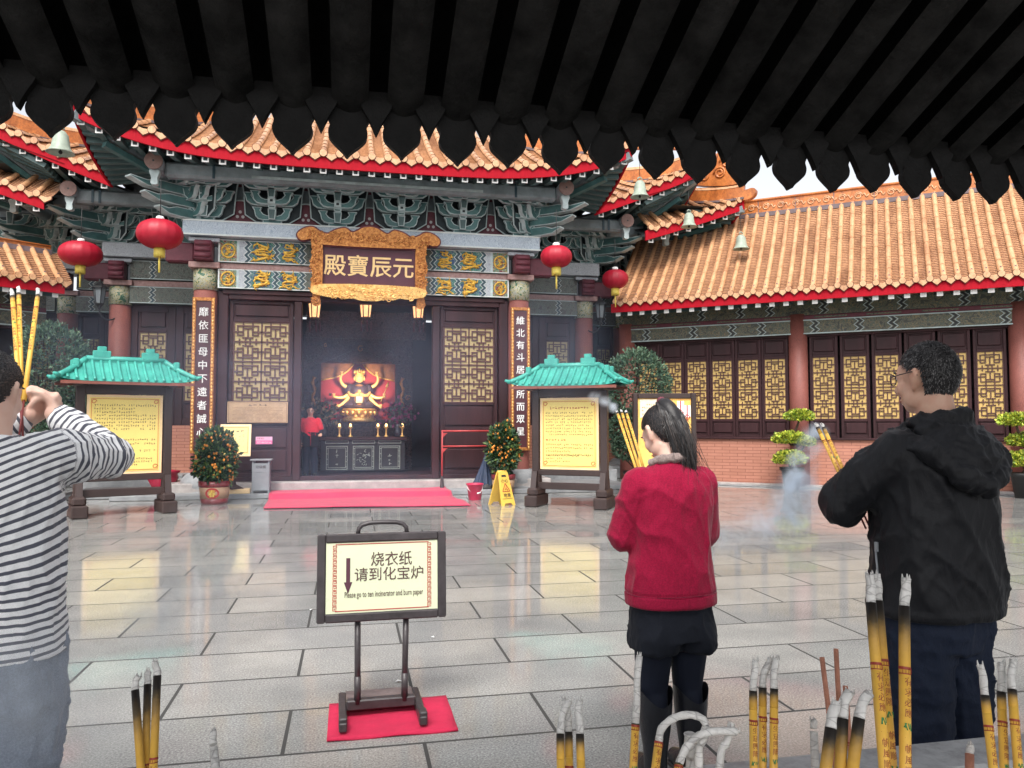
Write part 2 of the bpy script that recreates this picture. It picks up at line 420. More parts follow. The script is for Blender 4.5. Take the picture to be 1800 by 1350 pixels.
# ------------------------------------------------------------------ builders for temple parts
def inset(poly, d):
    n = len(poly); out = []
    ar = sum(poly[i][0]*poly[(i+1)%n][1]-poly[(i+1)%n][0]*poly[i][1] for i in range(n)); s = 1 if ar > 0 else -1
    for i in range(n):
        a, b, c = Vector(poly[i-1]), Vector(poly[i]), Vector(poly[(i+1)%n])
        n1 = Vector((-(b-a).y, (b-a).x)); n2 = Vector((-(c-b).y, (c-b).x))
        if n1.length > 0: n1.normalize()
        if n2.length > 0: n2.normalize()
        k = n1+n2
        k = k/max(.35, k.length_squared)*2 if k.length > 1e-6 else n1
        if k.length > 2.2: k = k.normalized()*2.2
        p = b + k*d*s; out.append((p.x, p.y))
    return out
def lined(mb, poly, y0, y1, T=None, d=.016, face=None, edge=None):
    mb.prism(poly, y0, y1, edge or m_trim, T)
    mb.prism(inset(poly, d), y0-.006, y0+.02, face or m_teal, T)
def arm_poly(L, h=.10, rise=.10):
    right = [(L*.55, 0), (L*.8, .02), (L*.97, .09), (L+.01, h+rise+.005), (L+.05, h+rise+.075), (L-.13, h+rise+.075), (L-.10, h+rise+.005), (L-.15, h+.03), (L-.22, h)]
    return right + [(-x, z) for x, z in right[::-1]]
def dougong(mb, T, top=True):
    zs = (0.0, .30, .60)
    mb.prism([(-.50,.13),(-.30,-.02),(.30,-.02),(.50,.13),(.53,.60),(.58,.90),(-.58,.90),(-.53,.60)], -.035, -.01, m_trim, T)
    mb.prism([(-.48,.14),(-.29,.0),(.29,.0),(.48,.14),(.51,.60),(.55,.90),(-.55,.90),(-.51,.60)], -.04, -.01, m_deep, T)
    mb.prism([(-.17,-.06),(.17,-.06),(.17,.05),(-.17,.05)], -.16, .0, m_trim, T)
    mb.prism([(-.15,-.04),(.15,-.04),(.15,.03),(-.15,.03)], -.166, .0, m_teal, T)
    for k, z in enumerate(zs):
        out = .17*k + .05
        if k: lined(mb, [(x, zz+z) for x, zz in arm_poly(.47 if k == 1 else .50)], -out, -out+.09, T)
        lined(mb, [(x, zz+z) for x, zz in arm_poly(.31 + .02*k)], -out-.14, -out-.05, T)
    # middle tongues
    for z0, z1, y in ((.0,.23,-.27), (.23,.30,-.31), (.42,.62,-.44), (.60,.92,-.56)):
        mb.prism([(-.055,z0),(.055,z0),(.075,z1),(-.075,z1)], y, -.0, m_trim, T)
        mb.prism([(-.04,z0+.02),(.04,z0+.02),(.055,z1-.02),(-.055,z1-.02)], y-.006, y+.02, m_teal2, T)
    mb.prism([(-.065,.31),(.065,.31),(.065,.43),(-.065,.43)], -.40, 0, m_trim, T)
    mb.prism([(-.025,.345),(.025,.345),(.025,.395),(-.025,.395)], -.404, -.39, m_soffit, T)
def beak(mb, p, d, L, w=.16):
    """long down-curved bracket beak starting at p along the horizontal direction d"""
    ang = atan2(d[1], d[0])
    T = Matrix.Translation(p) @ Matrix.Rotation(ang, 4, 'Z')
    P = [(0,-.09),(L*.45,-.11),(L*.75,-.10),(L,.0),(L*.99,.035),(L*.76,.015),(L*.55,.08),(L*.25,.09),(0,.08)]
    lined(mb, P, -w/2, w/2, T, .018); mb.prism(inset(P,.018), w/2-.02, w/2+.006, m_teal, T)
def infill(mb, x, w, z, h, y, T=None):
    P = cat_poly([(-w/2,0),(-w*.40,.06),(-w*.30,.2),(-w*.17,h*.55),(-w*.13,h*.92),(0,h),(w*.13,h*.92),(w*.17,h*.55),(w*.30,.2),(w*.40,.06),(w/2,0)], 3, False)
    P = [(px+x, max(0,pz)+z) for px, pz in P]
    mb.prism(P, y, y+.02, m_trim, T); mb.prism(inset(P, .03), y-.008, y+.01, m_maroon, T)
    for dx, dz in ((0,.26),(-.055,.16),(.055,.16)):
        mb.prism([(x+dx+.032*cos(a), z+dz+.032*sin(a)) for a in (i*pi/5 for i in rng(10))], y-.02, y, m_dot, T)
def squiggle(mb, cx, cz, w, h, y, mat, seed, r=.022, turns=3):
    R = random.Random(seed); pts = []
    for i in rng(26):
        t = i/25
        x = cx + w*.36*sin(t*turns*pi*1.3+R.uniform(0,.4)+seed) * (1-.3*t); z = cz + h*(t-.5)*.8 + h*.06*R.uniform(-1,1)
        pts.append((x, y-.008, z))
    mb.tube(pts, [r*(1.25-.6*abs(i/25-.35)) for i in rng(26)], mat, 6, flat=.6)
    for k in rng(14):
        q = pts[R.randrange(26)]; a = R.uniform(0, 2*pi); l = R.uniform(.05,.12)
        mb.tube([q, (q[0]+l*.6*cos(a), y-.012, q[2]+l*.6*sin(a)), (q[0]+l*cos(a+.5), y-.006, q[2]+l*sin(a+.5))], [r*.6,r*.5,r*.2], mat, 5)
def zigzag(mb, x, z0, z1, y, n=3, w=.07, t=.055, mats=None):
    H = (z1-z0)/n/2
    for off, tt, mt, dy in mats or ((0, t, m_zig, 0), (-.045, .014, m_paleline, -.002), (.045, .014, m_paleline, -.002)):
        L = [(x+off-tt/2 + (w if i % 2 else 0), z0+i*H) for i in rng(2*n+1)]
        Rr = [(px+tt, pz) for px, pz in L]
        mb.prism(L + Rr[::-1], y-.004+dy, y+.01, mt)
def painted_beam(name, parent, x0, x1, z0, z1, y, depth=.36, flip=0):
    b = MB(); h = z1-z0; zc = (z0+z1)/2
    b.box(((x0+x1)/2, y+depth/2, zc), (x1-x0, depth, h), m_teal)
    for s in (-1, 1):
        e = x0 if s < 0 else x1
        f = lambda d: e - s*d
        def panel(a, c, mt, dy=.004): b.box(((f(a)+f(c))/2, y-dy/2+.004, zc), (abs(c-a), dy+.008, h-.02), mt)
        panel(.03, .36, m_orn_r); panel(.0, .03, m_paleline, .008); panel(.36, .41, m_trim, .008)
        panel(.41, .58, m_capdull); panel(.58, 1.15, m_orn_b if flip == 0 else m_orn_g); panel(1.15, 1.68, m_orn_g if flip == 0 else m_orn_b)
        panel(1.68, 3.2, m_orn_dull)
        # medallion
        b.tube([(f(.195)+.13*cos(a), y-.012, zc+.14*sin(a)) for a in (i*2*pi/16 for i in rng(17))], .018, m_goldp, 6)
        squiggle(b, f(.195), zc, .16, .22, y-.006, m_goldp, 3+flip, .016)
        for d in (.57, 1.14, 1.67): zigzag(b, f(d)-.035, z0+.01, z1-.01, y-.006)
        squiggle(b, f(.86), zc, .46, h, y-.006, m_goldp, 11+flip*5, .036); squiggle(b, f(.90), zc, .36, h*.8, y-.006, m_goldp, 61+flip*5, .020, 4)
        squiggle(b, f(1.42), zc, .44, h, y-.006, m_goldp, 21+flip*7, .030, 2); squiggle(b, f(1.40), zc, .38, h*.8, y-.006, m_goldp, 71+flip*5, .018, 4)
    b.box(((x0+x1)/2, y-.004, z0+.012), (x1-x0, .012, .02), m_paleline); b.box(((x0+x1)/2, y-.004, z1-.012), (x1-x0, .012, .02), m_paleline)
    return b.build(name, parent)

# lattice motifs on a unit cell (0..1 across, 0..1 down)
MOTIF_H = [(0,1,0),(.13,.87,.10),(.33,.67,.165),(0,.33,.25),(.67,1,.25),(.13,.33,.335),(.67,.87,.335),(.33,.67,.40),(0,1,.50),(.33,.67,.60),(.13,.33,.665),(.67,.87,.665),(0,.33,.75),(.67,1,.75),(.33,.67,.835),(.13,.87,.90),(0,1,1)]
MOTIF_V = [(0,1,0),(0,1,1),(.33,0,.10),(.67,0,.10),(.13,.10,.335),(.87,.10,.335),(.33,.10,.335),(.67,.10,.335),(.5,.165,.40),(.42,.40,.60),(.58,.40,.60),(.5,.60,.835),(.13,.665,.90),(.87,.665,.90),(.33,.665,.90),(.67,.665,.90),(.33,.90,1),(.67,.90,1),(.2,.40,.60),(.8,.40,.60)]
def lattice(name, parent, x0, x1, z0, z1, y, rep=2, t=.022, pane=None, wood=None, loc=None, reps_x=1):
    b = MB(); pane = pane or m_pane; wood = wood or m_lattice
    b.box(((x0+x1)/2, y+.03, (z0+z1)/2), (x1-x0, .01, z1-z0), pane)
    H = (z1-z0)/rep; Wd = (x1-x0)/reps_x
    for r in rng(rep):
        for c in rng(reps_x):
            for a0, a1, vv in MOTIF_H:
                if vv == 0 and r: continue
                z = z1 - H*(r+vv); b.box((x0+Wd*c+Wd*(a0+a1)/2, y+.012, z), (Wd*(a1-a0)+t, .024, t), wood)
            for q in MOTIF_V:
                u, v0, v1 = (q[0], q[1], q[2]) if q[:2] != (0,1) else (q[2], 0, 1)
                if u == 0 and c: continue
                b.box((x0+Wd*c+Wd*u, y+.0135, z1-H*(r+(v0+v1)/2)), (t, .024, H*(v1-v0)-t), wood)
    return b.build(name, parent, loc)
def frame_rect(b, x0, x1, z0, z1, y, t, d, mat, bev=.006):
    b.box((x0+t/2, y, (z0+z1)/2), (t, d, z1-z0), mat, b=bev); b.box((x1-t/2, y, (z0+z1)/2), (t, d, z1-z0), mat, b=bev)
    b.box(((x0+x1)/2, y, z1-t/2), (x1-x0-2*t, d, t), mat, b=bev); b.box(((x0+x1)/2, y, z0+t/2), (x1-x0-2*t, d, t), mat, b=bev)
def door_leaf(name, parent, w, z0, z1, lz0, lz1, lw, rep, t, pane, planks=True, reps_x=1):
    """one leaf centred on x=0, its face at y=0"""
    b = MB(); b.box((0, .04, (z0+z1)/2), (w-.004, .05, z1-z0), m_wood)
    frame_rect(b, -w/2+.004, w/2-.004, z0, z1, -.0, (w-lw)/2*.8, .05, m_wood)
    for a, c in ((z0, lz0), (lz1, z1)):
        if c-a < .12: continue
        b.box((0, -.0, c-.03 if c == lz0 else a+.03), (lw+.02, .045, .06), m_wood, b=.006)
        n = 3 if (planks and c-a > .9) else 1; hh = (c-a-.16)/n
        for k in rng(n):
            zc = a+.10+hh*(k+.5)
            b.box((0, .0, zc), (lw-.04, .036, hh-.05), m_wood, b=.014)
    o = b.build(name, parent)
    lattice('lattice', o, -lw/2, lw/2, lz0, lz1, -.012, rep, t, pane, reps_x=reps_x)
    return o

# ------------------------------------------------------------------ tiled roofs
def half_rib(mb, pts, r, up, mat, seg=6):
    vs = []; fs = []; n = len(pts)
    for i, p in enumerate(pts):
        t = (pts[min(i+1,n-1)]-pts[max(i-1,0)]).normalized(); x = t.cross(up).normalized(); u = x.cross(t)
        # each tube tile is slightly wider at its lower end: a joint shows
        for k in rng(seg+1):
            a = pi*k/seg; vs.append(p + x*r*cos(a) + u*r*1.05*sin(a))
    for i in range(n-1):
        for k in rng(seg):
            fs.append((i*(seg+1)+k, i*(seg+1)+k+1, (i+1)*(seg+1)+k+1, (i+1)*(seg+1)+k))
    mb.add(vs, [f[::-1] for f in fs], mat, True)
def tile_field(mb, P, a_list, pitch, smax, out, r=.062, step=.085, joint=.42, ends=True):
    """P(a,s)->Vector on the roof surface. a along the eave, s up the slope; smax(a) the length; out = outward horizontal direction"""
    up = Vector((0,0,1)); out = Vector(out)
    for a in a_list:
        L = smax(a)
        if L > .05:
            n = max(2, int(L/joint)+1)
            for j in rng(n):
                s0 = j*L/n; s1 = (j+1)*L/n+.012
                pts = [P(a, s0+(s1-s0)*q)+up*(.026+(.012*(1-q))) for q in (0,.5,1)]
                half_rib(mb, pts, r, up, m_tile)
            if ends:
                c = P(a, 0)+up*.022 + out*.035
                x = out.cross(up)
                nrm = (out*.9+up*-.1).normalized(); x = nrm.cross(up).normalized(); u = x.cross(nrm)*-1
                ring = [c + x*1.14*r*cos(t)+ Vector((0,0,1))*1.14*r*sin(t) for t in (i*2*pi/12 for i in rng(12))]
                back = [q - out*.09 for q in ring]
                rim_ = [c+(q-c)*1.14-out*.012 for q in ring]; mb.add(rim_, [list(rng(12))], m_gap)  # added dark disc behind, paints a shaded outline round the tile end
                mb.add(ring+back, [list(rng(12)), list(range(23,11,-1))] + [(i, i+12, (i+1)%12+12, (i+1)%12) for i in rng(12)], m_tile)
    for a in a_list:
        a2 = a+pitch; am = a+pitch/2; L = min(smax(a), smax(a2))
        if L <= .05: continue
        n = max(1, int(L/step)); vs = []; fs = []; fd = []
        for j in rng(n):
            s0 = j*L/n; s1 = (j+1)*L/n
            for s, dz in ((s0, -.020), (s0, -.006), (s0-.004, .009), (s1, -.016)):
                for q in (0, .25, .5, .75, 1):
                    vs.append(P(a+pitch*q, s) + up*(dz + .03*(2*q-1)**2))
        R5 = 5
        for j in rng(n):
            b = j*20
            for q in rng(4):
                for rr in (5, 10): fs.append((b+rr+q, b+rr+q+1, b+rr+q+6, b+rr+q+5))
                fd.append((b+q, b+q+1, b+q+6, b+q+5))
        mb.add(vs, fs, m_pan, False); mb.add(vs, fd, m_gap, False)
        if ends:
            c = P(am, 0)+out*.012; x = (P(a2,0)-P(a,0)).normalized(); hw = pitch/2-.012
            pr = [(-hw,.045),(-hw,-.015),(-hw*.55,-.06),(0,-.115),(hw*.55,-.06),(hw,-.015),(hw,.045),(hw*.5,.015),(0,.005),(-hw*.5,.015)]
            fr = [c + x*px + up*pz for px, pz in pr]; bk = [q-out*.03 for q in fr]; k = len(pr)
            mb.add([c + x*px*1.12 + up*(pz*1.12-.004) - out*.008 for px, pz in pr], [list(rng(k))], m_gap)  # added dark plate behind the drip, paints its shaded outline
            mb.add(fr+bk, [list(rng(k)), list(range(2*k-1,k-1,-1))]+[(i,i+k,(i+1)%k+k,(i+1)%k) for i in rng(k)], m_tile)
def strip_along(mb, pts, h, t, out, mat):
    """vertical board following the points (its top edge)"""
    out = Vector(out); n = len(pts); vs = []
    for p in pts:
        p = Vector(p)
        for q in (p, p-Vector((0,0,h)), p-Vector((0,0,h))-out*t, p-out*t): vs.append(q)
    fs = []
    for i in range(n-1):
        for k in rng(4): fs.append((i*4+k, i*4+(k+1)%4, i*4+4+(k+1)%4, i*4+4+k))
    fs += [(0,1,2,3),(n*4-1,n*4-2,n*4-3,n*4-4)]
    mb.add(vs, fs, mat)
# ------------------------------------------------------------------ THE HALL (local frame: x along the front, y inwards)
HX, HY = .37, 16.7
hall = empty('temple_hall', (HX, HY, 0), 0, 'ornate temple hall with stepped orange tiled roofs, teal brackets and an open altar doorway', 'temple')
m_carved = M('dark_carved_wood', (.065,.030,.026), .28, .5, 16, 26, 1.0, col2=(.008,.004,.006), bd=.04)
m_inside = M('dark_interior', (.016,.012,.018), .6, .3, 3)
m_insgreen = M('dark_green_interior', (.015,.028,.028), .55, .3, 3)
b = MB(); b.box((0, 1.75, .14), (7.9, 4.3, .28), m_plinth, b=.02); b.build('plinth', hall)
b = MB(); b.box((0, -.62, .05), (9.6, .5, .10), m_stone2, b=.012)
for s in (-1, 1):
    b.box((s*4.9, .55, .05), (1.9, 1.84, .10), m_stone2, b=.012); b.box((s*5.1, 2.1, .16), (2.2, .9, .32), m_stone2, b=.02); b.box((s*7.0, 3.6, .16), (2.4, 1.6, .32), m_stone2, b=.02)
b.build('step', hall)
# columns
def column(x, y, z0=.28, r=.24, par=None, ztop=4.62):
    b = MB(); b.lathe([(r*1.02, z0), (r, z0+.1), (r*.97, 4.2)], (x, y, 0), m_column, 24)
    o = b.build('column', par or hall)
    c = MB(); c.lathe([(r*1.04, 4.2), (r*1.04, ztop)], (x, y, 0), m_orn_col, 24); c.build('column_head', o)
    c = MB(); c.lathe([(r*1.75, 0), (r*1.75, .10), (r*1.62, .13), (r*1.75, .2), (r*1.7, .34), (r*1.35, .44), (r*1.12, .47), (0.01,.47)], (x, y, 0), m_stone2, 24); c.build('column_base', o)
    return o
COLS = [(-3.3, 0), (3.3, 0), (-5.6, 2.5), (5.6, 2.5), (-7.3, 4.3), (7.3, 4.3)]
for x, y in COLS: column(x, y)
# maroon bracket heads at the column tops
for x, y in COLS:
    b = MB(); s = 1 if x > 0 else -1
    b.box((x, y-.30, 4.97), (.34, .30, .40), m_maroon, b=.02)
    for k in rng(3): b.tube([(x-.15, y-.44, 4.86+.12*k), (x+.15, y-.44, 4.86+.12*k)], .055, m_maroon, 8)
    b.box((x+s*.50, y+.02, 4.97), (.55, .26, .40), m_maroon, b=.03)
    b.box((x, y-.06, 5.21), (.60, .5, .08), m_capdull, b=.01); b.box((x, y-.04, 4.70), (.60, .46, .12), m_pinkband, b=.01)
    b.build('beam_end', hall)
# beams over the front and over the side bays
painted_beam('painted_beam', hall, -3.04, 3.04, 4.78, 5.25, -.20, flip=0)
painted_beam('painted_beam', hall, -3.04, 3.04, 4.24, 4.64, -.20, flip=1)
b = MB(); b.box((0, -.0, 4.71), (6.0, .30, .12), m_pinkband); b.build('beam_band', hall)
b = MB(); b.box((0, -.10, 5.43), (7.4, .62, .32), m_capstone, b=.012); b.build('capping_beam', hall)
b = MB(); b.box((0, -.418, 5.572), (7.42, .012, .03), m_paleline); b.box((0, -.418, 5.288), (7.42, .012, .03), m_paleline); b.build('capping_trim', hall)
for s in (-1, 1):
    for (xa, xb, y) in ((3.4, 5.36, 2.5), (5.6, 7.06, 4.3), (7.54, 9.4, 4.3)):
        x0, x1 = sorted((s*xa, s*xb)); xm = (x0+x1)/2; wd = x1-x0
        bb = MB()
        bb.box((xm, y-.02, 5.02), (wd, .34, .44), m_orn_dull); bb.box((xm, y, 4.71), (wd, .28, .14), m_pinkband); bb.box((xm, y-.02, 4.44), (wd, .34, .40), m_orn_dull)
        for zz in (4.255, 4.625, 4.815, 5.225): bb.box((xm, y-.196, zz), (wd, .012, .018), m_trim)
        for f in (.25, .75):
            for z0_, z1_ in ((4.26,4.62),(4.82,5.22)): zigzag(bb, x0+wd*f-.04, z0_, z1_, y-.195)
        bb.build('weathered_beam', hall)
        c = MB(); c.box((xm-s*.0+s*.3, y-.10, 5.43), (wd+.5, .62, .32), m_capdull, b=.012); c.build('capping_beam', hall)
# door wall: frame, two fixed leaves, transom
b = MB()
for x in (-2.94, 2.94): b.box((x, .0, 2.24), (.20, .22, 3.92), m_wood, b=.015)
for x in (-1.45, 1.45): b.box((x, .0, 2.15), (.16, .26, 3.74), m_wood, b=.015)
b.box((0, 0, 4.13), (5.68, .22, .20), m_wood, b=.015); b.box((0, -.03, 4.18), (5.9, .24, .09), m_wood, b=.01)
b.box((0, .02, .325), (5.68, .2, .09), m_wood, b=.01)
b.build('door_frame', hall)
for s in (-1, 1):
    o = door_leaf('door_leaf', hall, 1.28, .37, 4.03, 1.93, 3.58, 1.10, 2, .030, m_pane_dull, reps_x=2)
    o.location = (s*2.185, .0, 0)
# side bay walls: brick below, lattice leaves above
for s in (-1, 1):
    for (xa, xb, y, n) in ((3.4, 5.4, 2.6, 2), (5.8, 7.1, 4.4, 2), (7.5, 9.3, 4.4, 2)):
        x0, x1 = sorted((s*xa, s*xb)); wd = (x1-x0)/n
        bb = MB(); bb.box(((x0+x1)/2, y, .87), (x1-x0, .2, 1.1), m_brick); bb.build('brick_wall', hall)
        for k in rng(n):
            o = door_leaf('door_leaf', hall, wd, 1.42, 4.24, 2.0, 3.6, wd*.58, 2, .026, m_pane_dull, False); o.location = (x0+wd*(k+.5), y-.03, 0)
# walls behind, interior
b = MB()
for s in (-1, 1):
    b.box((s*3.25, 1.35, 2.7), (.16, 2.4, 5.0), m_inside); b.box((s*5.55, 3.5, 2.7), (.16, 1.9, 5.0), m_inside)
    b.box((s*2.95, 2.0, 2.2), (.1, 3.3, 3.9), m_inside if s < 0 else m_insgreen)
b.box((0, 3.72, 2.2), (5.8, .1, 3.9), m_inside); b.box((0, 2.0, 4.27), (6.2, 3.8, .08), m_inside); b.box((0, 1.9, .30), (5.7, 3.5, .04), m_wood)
b.box((0, .02, 6.1), (7.0, .12, 1.2), m_greybeam); b.box((0, -.045, 6.43), (6.9, .02, .05), m_maroon)
for s in (-1,1):
    b.box((s*3.52, 1.3, 6.1), (.12, 2.5, 1.2), m_soffit); b.box((s*4.6, 2.52, 6.1), (2.1, .12, 1.2), m_greybeam); b.box((s*5.72, 3.5, 6.1), (.12, 1.8, 1.2), m_soffit)
    b.box((s*7.5, 4.32, 6.1), (3.5, .12, 1.2), m_greybeam)
b.build('hall_wall', hall)
# bracket sets
proto = MB(); dougong(proto, Matrix.Identity(4)); bp = proto.build('bracket_set', hall)
spots = [(x, -.16, 0, 1) for x in (-3.3,-1.98,-.66,.66,1.98,3.3)]
for s in (-1, 1):
    spots += [(s*3.42, .25, s*pi/2, 1), (s*3.5, 1.0, s*pi/2, 1), (s*3.5, 1.75, s*pi/2, 1), (s*3.95, 2.36, 0, 1), (s*4.75, 2.36, 0, 1), (s*3.45, -.14, s*pi/4, 1), (s*5.75, 2.36, s*pi/4, 1), (s*7.45, 4.16, s*pi/4, 1), (s*6.2, 4.16, 0, 1), (s*5.6, 2.34, 0, 1), (s*5.72, 2.7, s*pi/2, 1), (s*5.72, 3.5, s*pi/2, 1), (s*6.5, 4.16, 0, 1), (s*7.3, 4.14, 0, 1), (s*8.4, 4.16, 0, 1)]
for i, (x, y, a, k) in enumerate(spots):
    o = bp if i == 0 else bp.copy()
    if i: COL.objects.link(o); o.parent = hall
    o.location = (x, y, 5.66); o.rotation_euler = (0, 0, a); o.scale = (1.12, 1, .97)
# infill panels between the front sets
b = MB()
for x in (-2.64,-1.32,0,1.32,2.64): infill(b, x, .98, 5.60, .52, -.10)
b.build('infill_panel', hall)
# corner beaks under the eaves
for s in (-1, 1):
    for (x, y) in ((3.5,-.2), (5.8,2.3), (7.6,4.1)):
        b = MB()
        beak(b, (x*s, y, 6.14), (s, -1), 1.45, .18); beak(b, (x*s, y, 5.92), (s, -1), 1.15, .18); beak(b, (x*s, y, 5.70), (s, -1), .85, .18)
        beak(b, (x*s+.05*s, y-.0, 6.0), (s, -.3), .95, .14)
        b.build('corner_beak', hall)

# ---------------- roofs of the hall
UP = Vector((0,0,1))
def hall_roof(name, half, inner, y0, zfun, smax, side_len, sides):
    """front slope with its eave at y0 (only |x|>inner for the set back bays, one roof per side) and the side slopes"""
    K = .86
    def P(a, s):
        k = max(0, 1-s/3.5)
        return Vector((a, y0 + K*s, 6.62 + zfun(a)*k + .42*s + .03*s*s))
    side_z = lambda t: zfun(half-t)
    b = MB(); n = int(half/.3); al = [(-half+.16) + i*(2*half-.32)/(2*n) for i in rng(2*n+1)]; pitch = al[1]-al[0]
    lim = lambda a: max(0, min(smax, (half-abs(a))/K))
    if inner <= 0: tile_field(b, P, al, pitch, lim, (0,-1,0))
    else: tile_field(b, P, [a for a in al if a*sides[0] > inner-.1], pitch, lim, (0,-1,0))
    for sgn in sides:
        def Q(a, s, sgn=sgn):
            t = a if sgn > 0 else side_len-a
            return Vector((sgn*(half - K*s), y0 + t, 6.62 + side_z(t)*max(0,1-s/3.5) + .42*s + .03*s*s))
        m = int(side_len/.3)
        tile_field(b, Q, [.14+i*.3 for i in rng(m)], .3, lambda a, sgn=sgn: max(0, min(smax, (a if sgn > 0 else side_len-a)/K)), (sgn,0,0), ends=False)
    roof = b.build(name, hall)
    f = MB(); so_ = MB(); sgn = 0 if inner <= 0 else sides[0]
    xs = [(-half + 2*half*i/48) for i in rng(49)] if sgn == 0 else [sgn*(inner + (half-inner)*i/16) for i in rng(17)]
    strip_along(f, [(x, y0+.02, 6.60+zfun(x)) for x in xs], .24, .05, (0,-1,0), m_fascia)
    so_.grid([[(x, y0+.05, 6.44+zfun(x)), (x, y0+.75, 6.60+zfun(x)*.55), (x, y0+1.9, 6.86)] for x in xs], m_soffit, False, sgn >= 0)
    k = abs(int((xs[-1]-xs[0])/.3)) or 1
    for i in rng(k):
        x = xs[0] + (xs[-1]-xs[0])*(i+.5)/k; zb = 6.335+zfun(x)
        so_.bar((x, y0+.10, zb), (x, y0+1.7, 6.72+zfun(x)*.1), .11, .10, m_teal2)
        so_.box((x, y0+.095, zb), (.125, .012, .115), m_white); so_.box((x, y0+.087, zb), (.07, .008, .06), m_soffit)
    for sgn in sides:
        ys = [side_len*i/10 for i in rng(11)]
        strip_along(f, [(sgn*(half-.02), y0+t, 6.60+side_z(t)) for t in ys], .24, .05, (sgn,0,0), m_fascia)
        so_.grid([[(sgn*(half-.04), y0+t, 6.46+side_z(t)), (sgn*(half-.7), y0+t, 6.62+side_z(t)*.5), (sgn*(half-1.9), y0+t, 6.84)] for t in ys], m_soffit, False, sgn < 0)
        k = int(side_len/.22)
        for i in rng(k):
            t = .2+(side_len-.2)*i/k
            so_.bar((sgn*(half-.10), y0+t, 6.38+side_z(t)), (sgn*(half-1.5), y0+t, 6.70+side_z(t)*.1), .12, .10, m_teal2)
        # corner beam with its stepped end
        so_.bar((sgn*(half-.03), y0+.02, 6.36+side_z(0)), (sgn*(half-1.5), y0+1.5, 6.46), .15, .16, m_greybeam)
        so_.bar((sgn*(half-.45), y0+.44, 6.20+side_z(0)*.7), (sgn*(half-1.6), y0+1.6, 6.26), .13, .11, m_teal)
    f.build('fascia', roof); so_.build('soffit', roof)
    return roof, P
main_z = lambda a: .68*(min(1.05,abs(a)/5.35))**4
r1, P1 = hall_roof('roof', 5.35, 0, -1.8, main_z, 4.6, 2.4, (-1, 1))
bay2_z = lambda a: .02 + .36*max(0, abs(a)-5.2) + .02*max(0, abs(a)-5.2)**2
bay3_z = lambda a: -.45 + .32*max(0, abs(a)-6.6) + .01*max(0, abs(a)-6.6)**2
for s in (-1, 1):
    _, P2 = hall_roof('side_roof', 8.1, 5.3, .5, bay2_z, 2.6, 1.9, (s,)); _, P3 = hall_roof('side_roof', 9.3, 6.65, .75, bay3_z, 2.6, 2.0, (s,))
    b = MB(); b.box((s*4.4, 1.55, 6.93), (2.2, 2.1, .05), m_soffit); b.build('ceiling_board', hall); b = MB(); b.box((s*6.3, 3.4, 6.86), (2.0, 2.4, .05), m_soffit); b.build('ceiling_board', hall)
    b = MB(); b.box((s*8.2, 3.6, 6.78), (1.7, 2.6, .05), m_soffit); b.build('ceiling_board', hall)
# purlins with round painted ends
b = MB()
for (y, hx, xin) in ((-1.0, 4.05, 0), (1.25, 6.25, 4.3), (1.7, 7.5, 6.0)):
    for s in ((0,) if xin == 0 else (-1, 1)):
        if s == 0:
            b.box((0, y, 6.36), (2*hx-.3, .26, .30), m_greybeam, b=.05)
            b.box((0, y-.135, 6.30), (4.6, .02, .05), m_trim); b.box((-3.0, y-.133, 6.36), (.05, .02, .28), m_zig); b.box((3.0, y-.133, 6.36), (.05, .02, .28), m_zig); b.build('purlin', hall)
        else:
            b = MB(); b.box((s*(xin+hx)/2, y, 6.36), (hx-xin, .26, .30), m_greybeam, b=.05)
            for d in (.42, .56): b.box((s*(hx-d), y-.134, 6.36), (.05, .02, .28), m_zig)
            b.build('purlin', hall)
m_disc = M('purlin_end', (.20,.115,.095), .6, .2, 20, 60, .1)
for (y, hx) in ((-1.0, 4.05), (1.25, 6.25), (1.7, 7.5)):
    for s in (-1, 1):
        b = MB(); b.tube([(s*hx, y-.30, 6.44), (s*hx, y+1.5, 6.44)], .16, m_greybeam, 18)
        b.tube([(s*hx, y-.33, 6.44), (s*hx, y-.30, 6.44)], .165, m_disc, 18); b.tube([(s*hx, y-.335, 6.44), (s*hx, y-.32, 6.44)], .02, m_soffit, 8)
        b.prism(cat_poly([(-.06,-.42),(.06,-.42),(.055,-.3),(.09,-.16),(-.09,-.16),(-.055,-.3)],3), y-.24, y-.1, m_trim, Matrix.Translation((s*hx,0,6.44)))
        b.build('purlin_end', hall)
